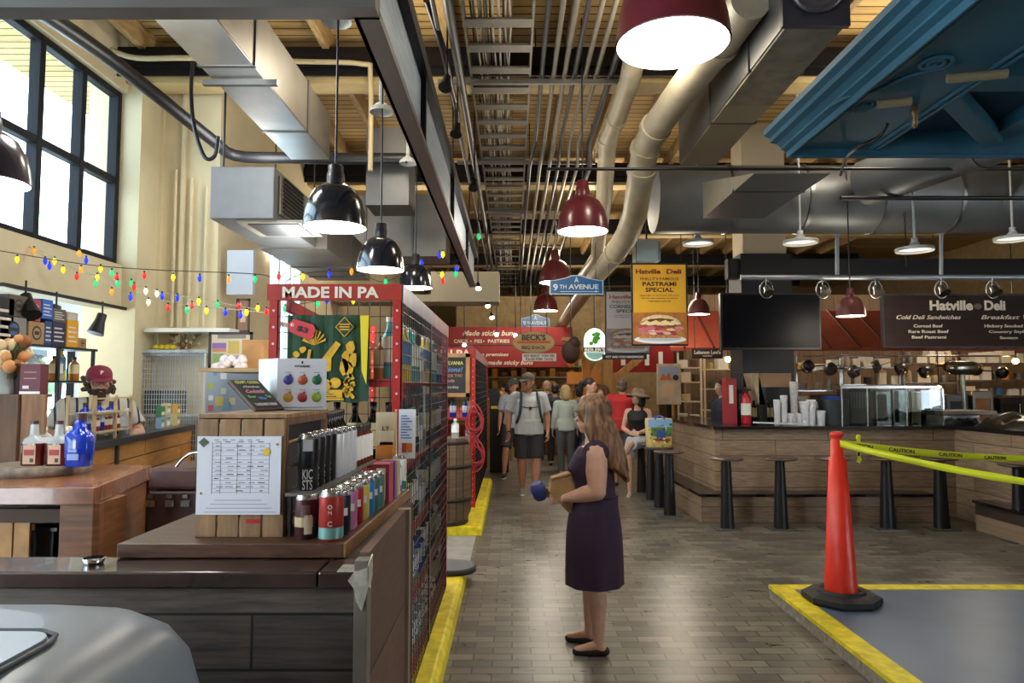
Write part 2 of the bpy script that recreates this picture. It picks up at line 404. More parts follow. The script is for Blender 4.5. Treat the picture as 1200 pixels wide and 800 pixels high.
for yy in (4.6,6.9,9.2): q.box((xr-0.036,yy,bz+0.02),(xr,yy+0.05,bz+0.5))
q.build('top_tube', BLACKM, hb).location = (-xl,-3,-bz)
for yy in (4.2,7.3,10.2): MB().cyl((xr-0.05,yy,bz+0.5),(xr-0.05,yy,CEZ-0.1),0.008).build('hanger_rod', BLACKM, hb).location = (-xl,-3,-bz)
q = MB().tube([(xr-0.2,2.9,bz+0.3),(xr-0.2,6.5,bz+0.34)],0.022); q.build('copper_pipe', mat('copper','#9a5a32',0.4,0.6), hb).location=(-xl,-3,-bz)

def duct_seams(m, x0, x1, z0, z1, ys, mt):
    for y in ys: m.box((x0-0.012,y,z0-0.012),(x1+0.012,y+0.035,z1+0.012), mt)
SILV = mat('duct_foil', '#b9bbbc', 0.28, 0.9, noise=0.12, nscale=3)
DUCT = mat('duct_sheet', '#77736b', 0.45, 0.55, noise=0.14, nscale=3)
DUCTD = mat('duct_dark', '#5e5f5f', 0.4, 0.6, noise=0.12, nscale=3)
a0 = F(178,19,3.9); a1 = F(252,19,3.9)
x0, x1 = a0.x, a1.x; 
m = MB().box((x0,3.2,3.9),(x1,7.0,4.35), DUCT); m.box((x0+0.004,3.2,3.893),(x1-0.004,7.0,3.9), SILV); duct_seams(m,x0,x1,3.9,4.35,(4.9,6.2),DUCTD)
m.box((x0-0.06,5.1,3.84),(x1+0.1,5.14,3.88),DUCTD); 
tag(m.build('foil_air_duct'), 'shiny foil bottomed square duct above the window side counter', 'air duct')
# air handler and its long duct
hx0, hx1 = P(247,195,5.6).x, P(322,195,5.6).x; hz0, hz1 = P(247,256,5.6).z, P(247,195,5.6).z
ah = thing('air_handler', 'grey air handling box with side louvre hanging near the cream wall', 'air handler', (hx0,5.6,hz0))
MB().cyl((0.02,0.2,hz1-hz0),(0.02,0.2,CEZ-0.0-hz0),0.01,BLACK,8).build('hanger_rod',None,ah)
MB().box((0,0,0),(hx1-hx0,1.2,hz1-hz0)).build('cabinet', mat('handler_grey','#75787a',0.5,0.3,noise=0.06), ah, bevel=0.008)
lv = MB().box((hx1-hx0,0.1,0.06),(hx1-hx0+0.02,0.75,hz1-hz0-0.05), DUCT)
for k in range(9): lv.box((hx1-hx0+0.02,0.16,0.09+k*0.035),(hx1-hx0+0.032,0.7,0.105+k*0.035), BLACK)
lv.build('louvre', None, ah)
MB().box((0.2,0.05,-0.02),(0.75,0.6,0.0),mat('grille_pale','#a8a394',0.6)).box((0.27,0.1,-0.026),(0.68,0.55,-0.02),DUCTD).build('grille', None, ah)
m = MB().box((hx0-0.05,6.85,hz0+0.0),(hx1+0.1,8.95,hz1-0.05), DUCT); duct_seams(m,hx0-0.05,hx1+0.1,hz0,hz1-0.05,(7.9,8.6),DUCTD); m.cyl((hx0+.1,8.2,hz1-.06),(hx0+.1,8.2,CEZ),.01,BLACK,8)
tag(m.build('grey_air_duct'), 'long grey square duct running back from the air handler', 'air duct')
m = MB(); zt, zb = P(400,228,9.0).z, P(400,300,9.0).z; m.box((-2.3,9.0,zb),(-0.85,9.6,zt), DUCT); 
for x in (-1.9,-1.3): m.box((x,8.98,zb-0.01),(x+0.03,9.0,zt+0.01), DUCTD)
tag(m.build('crosswise_air_duct'), 'wide duct crossing behind the three black pendant lamps', 'air duct')
m = MB(); m.box((P(430,120,7.5).x,7.5,P(0,240,7.5).z),(P(480,120,7.5).x,8.0,P(0,150,7.5).z), DUCTD); 
tag(m.build('duct_riser'), 'dark duct riser above the second black pendant lamp', 'air duct')
# soffit behind lamps
m = MB().box((P(505,320,12.5).x,12.5,P(0,352,12.5).z),(P(585,320,12.5).x,13.0,P(0,318,12.5).z)); m.box((-3.2,12.4,P(0,352,12.4).z-0.02),(P(585,0,12.4).x,13.1,P(0,345,12.4).z))
tag(m.build('hanging_soffit', mat('soffit_grey','#8e8876',0.6)), 'pale grey soffit box beyond the black pendants', 'soffit')
# right side ducts
BEIGE = mat('duct_insulation', '#7f7767', 0.75, noise=0.22, nscale=7, bump=0.6)
e0 = F(822,192,3.9); x0 = F(796,192,3.9).x; x1 = F(840,192,3.9).x; y1 = e0.y
ry_=F(985,30,3.9).y
rp=MB().box((x0-.02,ry_-.04,3.88),(x1+.02,ry_,4.75),mat('plate_dark','#3c3a42',.5,.4,noise=.2)).lathe([(.17,-.01),(.17,-.035),(.14,-.03),(.13,-.015),(.11,-.03),(.08,-.03),(.07,-.01),(.03,-.05),(.001,-.06)],((x0+x1)/2,ry_-.04,4.12),mat('rosette_metal','#6a6870',.35,.7),32,'Y'); tag(rp.build('rosette_plate'),'dark plate with round moulded rosette at the front of the insulated duct','plate')
m = MB().box((x0,ry_,3.9),(x1,y1,4.75), DUCTD); m.box((x0+0.01,ry_+.01,3.88),(x1-0.01,5.6,3.9), BEIGE); m.box((x0+0.01,5.6,3.89),(x1-0.01,y1,3.9), mat('duct_tan','#8d8470',0.6,0.2)); duct_seams(m,x0,x1,3.9,4.75,(5.0,6.0),DUCTD)
tag(m.build('lined_air_duct'), 'large peeling insulated duct beside the round white pipes', 'air duct')
bx0, bx1 = F(824,255,3.3).x, F(895,255,3.3).x; by0, by1 = F(926,203,3.3).y, F(860,255,3.3).y
m = MB().prism([(by0,3.3),(by1,3.3),(by1,3.66)],bx0,bx1, mat('duct_light','#857f70',0.5,0.4,noise=.1),'YZ'); m.box((bx0,by0,3.294),(bx1,by1,3.3), mat('duct_under','#74797c',0.4,0.5)); m.box((bx0-.01,by0+.5,3.29),(bx1+.01,by0+.53,3.31),DUCTD)
tag(m.build('branch_air_duct'), 'flat grey duct box hanging under the big round duct', 'air duct')
def round_duct(a, b, r, name, label, mt=DUCTD, seams=6):
    a = Vector(a); b = Vector(b); m = MB().cyl(a, b, r, mt, 32)
    for k in range(1, seams):
        c = a.lerp(b, k/seams); dr = (b-a).normalized(); m.cyl(c-dr*0.02, c+dr*0.02, r+0.012, GALV, 32)
    return tag(m.build(name), label, 'air duct')
GREYD = mat('round_duct_metal', '#74787b', 0.45, 0.5, noise=0.1, nscale=3)
z = P(1000,234,7.9).z
round_duct((1.6,7.9,z),(9,7.9,z),0.38,'round_air_duct','big round metal duct crossing above the deli bar',GREYD,9)
c = P(1090,205,7.0); round_duct((c.x-0.5,7.3,c.z+0.0),(c.x+1.6,3.3,c.z+0.35),0.24,'slanting_air_duct','round duct slanting up from the big duct towards the blue canopy',GREYD,4)
round_duct((P(1195,200,7).x+0.3,7.2,c.z+0.05),(P(1195,200,7).x+1.6,5.4,c.z+0.2),0.24,'slanting_air_duct','second slanting round duct at the picture edge above the pale barn lamps',GREYD,3)
# white round pipes
PIPE = mat('pipe_white', '#a39a84', 0.45, noise=0.12, nscale=6)
def pipe(pts, r, name, label, mt=PIPE, collars=(), cat='pipe'):
    m = MB().tube(pts, r, mt, 20)
    for i in collars:
        p = Vector(pts[i]); dr = (Vector(pts[min(i+1,len(pts)-1)])-Vector(pts[max(i-1,0)])).normalized()
        m.cyl(p-dr*0.03, p+dr*0.03, r*1.13, mt, 20)
    return tag(m.build(name), label, cat)
pts = [P(880,0,4.6),P(845,50,5.2),P(800,105,6.0),P(768,150,6.6),P(756,175,6.9),P(752,200,7.1),P(744,250,7.6),P(735,275,8.0),P(722,295,8.8),P(700,322,11.0),P(655,385,20.1)]
pipe(pts, 0.135, 'white_drain_pipe', 'thick white pipe bending down the hall beside the red pendants', collars=(1,3,4,5,8))
pts = [P(745,60,6.2),P(738,95,6.6),P(722,140,7.4),P(712,165,7.8),P(708,230,8.4),P(700,300,11),P(678,330,15)]
pipe(pts, 0.10, 'white_drain_pipe', 'thinner white pipe hanging beside the thick bent one', collars=(2,3))
# conduits bundle (each one a pipe)
CON = mat('conduit', '#77736a', 0.5, 0.4, noise=0.1); COND = mat('conduit_dark','#3f4045',0.45,0.5)
for i, x in enumerate((0.30,0.42,0.53,0.63,0.74,0.85,1.0)):
    m = MB().tube([(x,1.8,4.75),(x,9.0,4.75),(x+0.02*(i-3),9.5,4.6),(x+0.02*(i-3),25,4.55)],0.024 if i<6 else 0.035, CON if i%3 else COND, 8)
    tag(m.build('conduit_pipe'), 'thin grey conduit in the bundle running between cable tray and white pipes', 'conduit', 'conduits under the ceiling')
for i, x in enumerate((-0.62,-0.5)):
    tag(MB().tube([(x,2,4.6),(x,25,4.6)],0.02+0.02*i,COND,8).build('conduit_pipe'), 'dark conduit running close beside the perforated cable tray', 'conduit', 'dark conduits beside the cable tray')
# cable tray
tz = 4.72; tx0, tx1 = -0.40, 0.17
tr = thing('cable_tray', 'long perforated steel cable tray filled with grey cables overhead', 'cable tray', (0,0,tz))
TR = mat('tray_steel','#6b6964',0.5,0.6,noise=0.15)
MB().box((tx0-0.02,2.4,0),(tx0,24,0.12)).box((tx1,2.4,0),(tx1+0.02,24,0.12)).build('side_rail', TR, tr)
y = 2.6
while y < 23:
    MB().box((tx0,y,0),(tx1,y+0.14,0.02)).build('rung', TR, tr); y += 0.46 if y < 14 else 0.9
cb = MB()
CB1, CB2 = mat('cable_grey','#a8a49a',0.6), mat('cable_dark','#3a3b42',0.6)
for k in range(14):
    x = tx0+0.05+0.025*k; pts = [(x+random.uniform(-.02,.02), 2.4+1.2*j, 0.035+random.uniform(0,.05)) for j in range(18)]
    cb.tube(pts, 0.009, random.choice((CB1,CB1,CB2)), 5)
cbo = cb.build('cables', None, tr); cbo['kind'] = 'stuff'
for y in (4.3, 7.0, 9.6, 12.4, 15.4, 18.5):
    t = thing('strut_channel', 'perforated crossbar carrying the cable tray and conduits', 'strut', (0,y,0), 0, 'crossbars under the ceiling')
    MB().box((-0.75,-0.02,tz-0.05),(1.15,0.02,tz-0.005)).build('channel', TR, t)
    for xx in (-0.6,0.24,1.1): MB().cyl((xx,0,tz),(xx,0,CEZ-0.01),0.006).build('hanger_rod', BLACKM, t)
# dark pipes by the window side
pts = [P(40,8,4.6),P(120,62,5.6),P(200,125,6.4),P(250,165,7.0),P(275,182,7.3),P(330,185,7.3),P(478,186,7.3)]
pipe(smoothpath(pts,3),0.06,'black_service_pipe','thick black pipe slanting from the window then crossing level', mat('pipe_black','#2b2c30',0.4,0.3))
pts = smoothpath([P(226,72,6.4),P(224,110,6.4),P(228,150,6.4),P(240,184,6.4),P(252,182,6.4),P(256,160,6.4)],5)
pipe(pts,0.018,'black_hose_loop','thin black hose hanging in a loop above the air handler', BLACK, cat='hose')
pts = smoothpath([P(130,58,6.6),P(160,68,6.6),P(225,68,6.6),P(350,72,6.9),P(425,75,6.9),P(434,90,6.9),P(434,200,6.9)],4)
pipe(pts,0.025,'pale_conduit_pipe','pale conduit bending down near the steel frame', mat('conduit_tan','#a39675',0.5), cat='conduit')
pts = smoothpath([P(500,0,5.5),P(520,60,6.0),P(528,100,6.6),P(535,130,7.2),P(537,160,7.6)],3)
pipe(pts,0.03,'dark_spot_track','dark angled track carrying small spotlights beside the steel frame', BLACKM, cat='track')
# thin horizontal rods across the right
z = P(1000,232,7.0).z
pipe([(P(985,232,7).x,7,z),(9,7,z)],0.022,'black_rod','long black rod crossing in front of the big round duct',BLACK,cat='rod')
z = P(800,198,6.4).z
pipe([P(640,198,6.4),(P(1200,198,6.4).x,6.4,z)],0.014,'thin_black_rod','thin black rod crossing under the lined duct',BLACK,cat='rod')
z = P(1000,325,8.0).z
rl = pipe([(P(868,325,8).x,8,z),(8,8,z)],0.03,'spotlight_rail','pale metal rail with spotlights above the deli bar',mat('rail_grey','#9aa0a8',0.4,0.6),cat='rail')
for i, px in enumerate((981,1103)):
    pipe([P(px,200 if i==0 else 215,8.0),P(px,322,8.0)],0.022,'rail_hanger','pale drop pipe holding the spotlight rail, '+('near the black column' if i==0 else 'above the deli menu board'),mat('rail_grey'),cat='pipe')
c0 = P(1058,190,7.6); ch = MB()
for k in range(28):
    zz = c0.z-0.045*k
    if zz < P(1058,313,7.6).z: break
    ch.tube([(c0.x+0.014*math.cos(a)*(1 if k%2 else .3), 7.6+0.014*math.cos(a)*(.3 if k%2 else 1), zz+0.027*math.sin(a)) for a in [2*PI*j/8 for j in range(8)]],0.004,None,5,closed=True)
tag(ch.build('chain',mat('chain_rust','#4a3a30',0.6,0.5)),'rusty chain hanging in front of the big round duct','chain')
m = MB().box((P(870,303,9.6).x-0.2,9.6,P(0,326,9.6).z),(10,9.75,P(0,303,9.6).z)); tag(m.build('dark_cross_beam', mat('beam_black','#26262a',0.6)),'wide dark beam above the deli kitchen','beam')

# ---------------------------------------------------------------- foreground bar with weathered boards
OLDW = bricks('old_boards', '#5b5048', '#423c39', '#15110e', 2.3, 0.145, 0.004, 'XZ', 0.6, noise=0.4, bump=0.6, gscale=(3, 40, 1), offset=0.3)
OLDTOP = mat('dark_worn_top', '#3a2a24', 0.24, noise=0.35, nscale=5, stretch=(1,8,1), coat=0.35)
SHELFW = mat('shelf_wood', '#553828', 0.4, noise=0.35, nscale=6, stretch=(2,12,12), bump=0.15)
SIDEW = bricks('side_boards', '#6b4f40', '#584238', '#241712', 3.0, 0.42, 0.004, 'YZ', 0.6, noise=0.35, bump=0.3, gscale=(5, 30, 1))
LEDGEW = mat('edge_wood', '#8a6744', 0.45, noise=0.25, nscale=7, stretch=(10,1,10))
fz = 1.13; g = F(420,670,fz); FY = g.y; RX = F(430,668,fz).x
bar = thing('bar_counter', 'weathered dark board bar counter standing behind the grey bin', 'bar counter', (0,0,0))
MB().box((-3.4,FY+0.02,0),(RX-0.03,FY+0.14,fz-0.045)).build('front_boards', OLDW, bar)
MB().box((-3.4,FY,fz-0.045),(RX-0.13,F(50,652,fz).y,fz)).box((RX-0.126,FY,fz-0.045),(RX-0.02,FY+0.16,fz)).build('counter_top', OLDTOP, bar, bevel=0.006)
MB().box((RX-0.028,FY+0.05,0),(RX,F(475,640,1.0).y if False else 2.62,fz+0.04)).build('side_panel', SIDEW, bar)
MB().box((RX-0.03,FY-0.003,0),(RX+0.006,FY+0.05,fz+0.03)).build('corner_post', mat('post_grey','#6d665c',0.6,noise=.15), bar, bevel=0.003)
MB().box((RX-0.03,2.62,0),(RX+0.012,2.66,fz+0.04)).build('end_strip', mat('strip_pale','#8d7a66',0.6,noise=.15), bar)
MB().box((RX-0.68,2.05,0),(RX-0.03,3.02,fz)).build('carcass', mat('carcass_brown','#3b2c24',0.7,noise=.2), bar)
tp = MB()
tp.box((RX-0.075,FY-0.004,fz+0.0005),(RX-0.0,FY+0.07,fz+0.003)).prism([(RX-0.03,fz),(RX-0.045,fz-0.02),(RX-0.03,fz-0.04),(RX-0.022,fz-0.075),(RX-0.008,fz-0.1),(RX+0.004,fz-0.06),(RX+0.012,fz-0.02),(RX+0.012,fz+0.015)],FY-0.008,FY-0.004)
tp.prism([(FY-0.008,fz+0.02),(FY+0.05,fz+0.035),(FY+0.05,fz-0.02),(FY+0.02,fz-0.05),(FY-0.008,fz-0.03)],RX+0.0065,RX+0.009,None,'YZ')
tp.build('clear_tape', mat('tape_clear','#b9b4aa',0.2,0.2,noise=.3,nscale=30), bar)
sz = 1.172
a = F(137,637,sz); b_ = F(403,637,sz); SX0, SX1, SY0 = a.x, b_.x, a.y; SY1 = 3.12
sh = MB().prism([(SX0,SY0),(SX1,SY0),(SX1+0.03,SY1),(SX0,SY1)], sz-0.04, sz, plane='XY')
shelf = sh.build('counter_slab', SHELFW, bevel=0.003); tag(shelf, 'thick brown wooden slab carrying the crate and drink cans', 'display top')
MB().prism([(SX1-0.001,SY0),(SX1+0.004,SY0),(SX1+0.034,SY1),(SX1+0.029,SY1)], sz-0.039, sz-0.001, plane='XY').build('edge_strip', LEDGEW, shelf)
# riser shelf
ry0 = 2.12; rz = 1.302
rs = thing('riser_shelf', 'thin grey riser shelf holding black and white cans beside the crate', 'riser shelf', (0,0,0))
MB().box((-0.672,ry0+0.0,rz-0.008),(-0.585,2.64,rz)).box((-0.79,2.64,rz-0.008),(-0.585,3.1,rz)).build('shelf_board', mat('riser_grey','#7c7672',0.3,0.2,noise=.1), rs)
for y in (ry0+0.02, 2.6, 3.07): MB().box((-0.668,y,sz),(-0.66,y+0.02,rz-0.008)).build('leg', BLACK, rs)

# ---------------------------------------------------------------- cans, bottles, boxes
ALU = mat('can_aluminium','#c2c4c6',0.25,0.95)
def can(label, body, band=None, r=0.033, h=0.122, name='drink_can', group=None, letters=None, lcol=WHITE, cat='can', patches=()):
    t = thing(name, label, cat, (0,0,0), 0, group)
    bm_ = mat('can_'+body.strip('#'), body, 0.35, 0.25)
    m = MB().lathe([(r*0.80,0),(r,0.008),(r,h-0.014)],(0,0,0),bm_,24)
    if band: m.lathe([(r+0.0004,0.008),(r+0.0004,h*0.28)],(0,0,0),mat('can_'+band.strip('#'),band,0.35,0.25),24)
    m.build('body', None, t)
    MB().lathe([(r,h-0.014),(r*0.84,h-0.002),(r*0.84,h),(r*0.78,h-0.001),(r*0.76,h-0.005),(0,h-0.005)],(0,0,0),ALU,24).cbox((0,0.003,h-0.003),(0.012,0.02,0.002),ALU).build('lid', None, t)
    for (pc, z0, z1, x0, x1) in patches:
        pm = MB(); n = 6
        rr = r+0.0008; A0, A1 = x0, x1
        vs = []; 
        for i in range(n+1):
            an = A0+(A1-A0)*i/n; vs += [(rr*math.sin(an),-rr*math.cos(an),z0*h),(rr*math.sin(an),-rr*math.cos(an),z1*h)]
        pm.add(vs,[(2*i,2*i+2,2*i+3,2*i+1) for i in range(n)]); pm.build('label_patch', mat('pt_'+pc.strip('#'),pc,0.5), t, fix=False)
    if letters:
        for i, (s, cp, zz, wd) in enumerate(letters):
            o = text(s, cp, (0,0,0), lcol, t, 'lettering', wd, (PI/2,0,0), 0.02, 0.0004)
            for v in o.data.vertices:      # wrap the writing round the can
                an = v.co.x/r; v.co.x = (r+0.001)*math.sin(an); v.co.z = -(-(r+0.001)*math.cos(an)) if False else (r+0.001)*math.cos(an)
            o.location = (0,0,zz)
    return t
x_c = lambda y: -0.529+0.038*(y-2.1)
row = [('#a8342c','#6fa39b','red craft can with teal foot band, frontmost of its row'),('#20242e',None,'dark navy can just behind the front red can'),
 ('#c77aa6',None,'pink can third in the front row of the slab'),('#a82430',None,'crimson can between the pink and yellow cans'),('#cfc35a',None,'yellow can between the crimson and blue cans'),
 ('#2f7fc4',None,'bright blue can beside the yellow can'),('#3f6e68',None,'dark teal can behind the bright blue one'),('#5c7a70',None,'grey green can next to the red fronted carton')]
y = 2.10; canlist = []
for i, (c1, c2, lb) in enumerate(row):
    pts_ = [('#e6d9c8',0.62,0.86,-0.5,-0.1),('#e8c23a',0.35,0.6,0.5,0.9)] if i == 0 else [('#e9e2d2',0.4,0.75,-0.4,0.5)]
    kw = dict(letters=[('O',0.012,0.094,None),('H',0.012,0.078,None),('C',0.014,0.045,None)]) if i == 0 else {}
    t = can(lb, c1, c2, group='drink cans along the slab edge', patches=[] if i == 0 else [('#d8cfc0',0.45,0.62,0.15,0.9)], **kw, h=0.142 if i==0 else 0.132, r=0.0355)
    t.location = (x_c(y), y, sz); t.rotation_euler[2] = R(8); y += 0.079
t = can('maroon and cream striped can with silver top beside the crate', '#4c2a2c', None, patches=[('#b7a27c',0.28,0.5,-1.2,0.9),('#d9cdb5',0.12,0.55,0.1,0.8),('#6a4a48',0.5,0.78,-0.2,0.6)], h=0.128)
t.location = (P(359,600,2.13).x, 2.13, sz)
# second, inner row seen between
inner = ['#2d3346','#8c3346','#b58a3a','#4a6b8a','#7c8a4a','#b05a3a','#44404a']
y = 2.2
for i, c1 in enumerate(inner):
    t = can(['dark blue','wine red','ochre','steel blue','olive','rust orange','charcoal'][i]+' can in the inner row under the riser shelf', c1, group='inner row of cans under the riser'); t.location = (x_c(y)-0.073, y, sz); y += 0.09
# boxes of cans further along the slab
def carton(name, label, col, w, d, h, loc, rz_=0, patches=(), cat='carton', group=None, letters=None):
    t = thing(name, label, cat, loc, rz_, group)
    MB().box((-w/2,-d/2,0),(w/2,d/2,h)).build('box_body', mat('crt_'+col.strip('#'), col, 0.55), t, bevel=0.002)
    if patches:
        m = MB()
        for (c, x0, x1, z0, z1) in patches: m.box((x0*w-w/2,-d/2-0.0012,z0*h),(x1*w-w/2,-d/2,z1*h), mat('pt_'+c.strip('#'),c,0.5))
        m.build('printed_panel', None, t)
    if letters: joined_text(letters, mat('ink_dark','#22242a',0.5), t, loc=(0,-d/2-0.001,0))
    return t
for i, (c, lb, yy, h) in enumerate([('#a93f4c','red topped multipack of cans behind the single cans',2.78,0.15),('#6b4fb0','purple striped slim carton on the slab',2.86,0.15),('#d58a3a','orange slim carton beside the purple one',2.90,0.148),('#7cc2a0','mint green slim carton on the slab',2.94,0.146)]):
    carton('drinks_carton', lb, c, 0.07, 0.036 if i else 0.1, h, (x_c(yy)-0.0, yy if i else 2.775, sz), 0, [('#f0ead8',0.3,0.8,0.1,0.9)], group='slim cartons on the slab')
t = can('white and pink can with letters standing before the green patterned can', '#e7d9dc', '#c94d73', group='drink cans at the far slab end'); t.location = (x_c(2.99), 3.0, sz)
t = can('white can with green foot and coloured dots at the slab end', '#e8e7dd', '#2f7a42', h=0.15, patches=[('#c33a2c',0.1,0.3,0.1,0.5),('#2f52a4',0.1,0.3,0.6,0.9)], group='drink cans at the far slab end'); t.location = (x_c(3.07)+0.005, 3.075, sz)
carton('drinks_carton','bright orange box at the far end of the slab','#d9641e',0.07,0.03,0.19,(x_c(3.1)-0.06,3.1,sz),0,[('#f3a04c',0.0,1.0,0.7,1.0)])
# riser row
for i in range(4):
    t = can('tall matt black can with white block letters, '+['frontmost of four','second of four','third of four','last of four'][i]+' on the riser', '#17171b', None, 0.0315, 0.17, group='tall black cans on the riser shelf', letters=[('KIC',0.03,0.036,0.03),('STS',0.03,0.004,0.03)])
    t.location = (-0.628, 2.2+0.073*i, rz); t.rotation_euler[2] = R(14)
    MB().box((-0.014,-0.0335,0.12),(0.014,-0.031,0.155)).build('printed_panel', mat('can_print','#a9a9ac',0.5), t)
for i in range(4):
    t = can('plain white tall can, '+['nearest to the black cans','second from the black cans','third from the black cans','farthest from the black cans'][i], '#dfe0e2', None, 0.0315, 0.165, group='tall white cans on the riser shelf')
    t.location = (-0.622, 2.495+0.072*i, rz)
def bottle(name, label, glass, prof, cap='#17171b', lab=None, group=None, cat='bottle', labz=(0.3,0.7), seg=16, neckfoil=None):
    t = thing(name, label, cat, (0,0,0), 0, group)
    MB().lathe(prof, (0,0,0), glass, seg).build('glass_body', None, t)
    r, h = prof[-1]
    MB().lathe([(r+0.002,h-0.02),(r+0.003,h+0.004),(0,h+0.006)],(0,0,0),mat('cap_'+cap.strip('#'),cap,0.4),12).build('cap', None, t)
    if lab:
        R_ = max(p[0] for p in prof[:-2]); H = prof[-1][1]
        MB().lathe([(R_+0.0008,H*labz[0]),(R_+0.0008,H*labz[1])],(0,0,0),mat('lab_'+lab.strip('#'),lab,0.6),seg).build('label', None, t)
    return t
GDARK = mat('glass_dark','#14140f',0.08,spec=0.7); GAMB = mat('glass_amber','#6b2f10',0.08,spec=0.7); GCLR = mat('glass_clear','#c9d4d6',0.05,spec=0.8,alpha=0.55); GBLU = mat('glass_blue','#0c35b0',0.06,spec=0.8,noise=0.3,nscale=10); GGRN = mat('glass_green','#1f3a20',0.08,spec=0.7); GWHI = mat('glass_whisky','#b3722a',0.08,spec=0.7)
WINE = [(0.034,0),(0.037,0.006),(0.037,0.19),(0.03,0.215),(0.015,0.245),(0.014,0.3)]
BEER = [(0.028,0),(0.03,0.005),(0.03,0.12),(0.024,0.15),(0.013,0.175),(0.013,0.215)]
SQ = [(0.04,0),(0.042,0.005),(0.042,0.14),(0.036,0.16),(0.016,0.175),(0.015,0.21)]
JAR = [(0.038,0),(0.04,0.006),(0.04,0.09),(0.034,0.105),(0.034,0.115)]
MINI = [(0.02,0),(0.021,0.004),(0.021,0.1),(0.018,0.115),(0.011,0.13),(0.011,0.155)]
mb_ = bottle('juice_bottle','slim dark bottle with white round printed label on the riser, after the white cans',GAMB,MINI,'#17171b','#e8e6e0','x',labz=(.15,.75))
for i in range(6):
    c = mb_ if i == 0 else dup(mb_, (0,0,0)); c.location = (-0.628+0.002*i, 2.80+0.052*i, rz); c['group'] = 'slim labelled bottles on the riser'
dots = ['#c9a02c','#4a4aa8','#b5402c','#d57a2c','#7a3a2c','#d8b62c']
for i, c in enumerate([mb_]+[o for o in COL.objects if o.name.startswith('juice_bottle.') and o.type == 'EMPTY']):
    m = MB().lathe([(0,-0.0228),(0.009,-0.0222)],(0,0,0.06),mat('pt_'+dots[i%6].strip('#'),dots[i%6],0.5),16,'Y'); m.build('printed_dot', None, c)
    c['label'] = 'slim white labelled bottle with '+['mustard','violet','red','orange','brown','yellow'][i]+' printed dot on the riser shelf'
# darker sauce bottles behind them
sb = bottle('sauce_bottle','dark bottle with black cap in the back line above the riser',GDARK,BEER,'#17171b','#3a2a22',group='dark bottles in the back line')
for i in range(8):
    c = sb if i == 0 else dup(sb,(0,0,0)); c.location = (-0.70-0.004*i, 2.68+0.05*i, rz)
# pale carton and leaflet stand at the slab end
carton('gift_box','cream gift box with orange cup picture near the red rack post','#d8c49c',0.09,0.05,0.2,(-0.56,3.19,sz+0.13),0,[('#f0e4c4',0.15,0.9,0.1,0.6),('#c9882c',0.2,0.85,0.12,0.35)],cat='box',letters=[('LT',0.018,0.0,0.12,0.03,.02,0)])
MB().box((-0.61,3.16,sz),(-0.49,3.22,sz+0.129)).build('x', SHELFW).name = 'box_stand'; tag(bpy.data.objects['box_stand'],'small wooden block under the cream gift box','block')
lf = thing('leaflet', 'white leaflet card with blue script leaning by the cream gift box','leaflet',(-0.462,3.135,sz+0.128),0)
MB().cbox((0,0,0.11),(0.075,0.003,0.215),None,(R(-4),0,0)).build('card', mat('card_white','#e3e6ea',0.5), lf)
joined_text([('Pickle & Jams',0.012,0,0.30,0.05,0,0.3),('open daily',0.01,0,0.27,0.045,0,0.3),('small batch',0.01,0,0.24,0.045,0,0.3)], mat('ink_blue','#3a5aa8',0.5), lf, loc=(0,-0.016,0)) if False else None
m = MB()
for k in range(9): m.box((-0.026,-0.004-0.0,0.09+0.012*k),(0.022-0.01*(k%3),-0.002,0.095+0.012*k))
m.build('writing_lines', mat('ink_blue','#5a78b8',0.5), lf, loc=(0,-0.006,0))
MB().box((-0.02,-0.003,0.03),(0.0,-0.001,0.07),mat('pt_b5402c','#b5402c')).box((0.005,-0.003,0.03),(0.025,-0.001,0.07),mat('pt_d57a2c','#d57a2c')).build('printed_panel',None,lf,loc=(0,-0.006,0))

# ---------------------------------------------------------------- crate with menu sheet, on the slab
CRW = mat('crate_wood','#8f6f4c',0.65,noise=0.3,nscale=5,stretch=(8,8,1),bump=0.2); CRD = mat('crate_wood_dark','#6b4c33',0.65,noise=0.3,nscale=5,stretch=(8,8,1))
cx0, cx1 = F(229,628,sz).x, F(346,628,sz).x; cy0 = F(285,629,sz).y; cy1 = 2.62; cz1 = P(290,490,cy0).z
cx1 = P(334,560,cy0).x
cr = thing('wooden_crate','upright slatted wooden crate carrying the menu sheet on the slab','crate',(cx0,cy0,sz))
w = cx1-cx0; dd_ = cy1-cy0; hh = cz1-sz
for k in range(4):
    MB().box((w*k/4+0.003,0,0),(w*(k+1)/4-0.003,0.012,hh-0.003)).build('slat', CRW, cr, bevel=0.0015)
m = MB()
for (za, zb2) in ((0,0.02),(hh-0.022,hh)):
    m.box((w-0.018,0.012,za),(w,dd_,zb2)).box((0,0.012,za),(0.015,dd_,zb2))
m.box((0,dd_-0.02,0),(0.02,dd_,hh)).box((w-0.02,dd_-0.02,0),(w,dd_,hh)).box((w-0.02,0.012,0.02),(w,0.03,hh-0.02)); m.build('frame', CRD, cr, bevel=0.001)
for k in range(4): MB().box((0.0,0.012+k*dd_/4,hh),(w,0.008+(k+1)*dd_/4,hh+0.012)).build('slat', CRW, cr, bevel=0.0015)
for k in range(4): MB().cyl((w-0.004,0.03,0.05+k*0.075),(w+0.006,dd_-0.02,0.062+k*0.075),0.006,None,8).build('dowel', mat('dowel_tan','#a88a60',.6), cr)
MB().box((0.002,dd_-0.006,0),(w,dd_,hh)).build('back_panel', mat('crate_inside','#2a2019',0.8), cr)
ms = thing('menu_sheet','white laminated flavour chart with green diamond, fixed on the crate','menu sheet',(0,0,0))
mx0, mx1 = P(230,560,cy0-0.01).x, P(328.5,560,cy0-0.01).x; mz0, mz1 = P(280,603,cy0-0.01).z, P(280,511,cy0-0.01).z
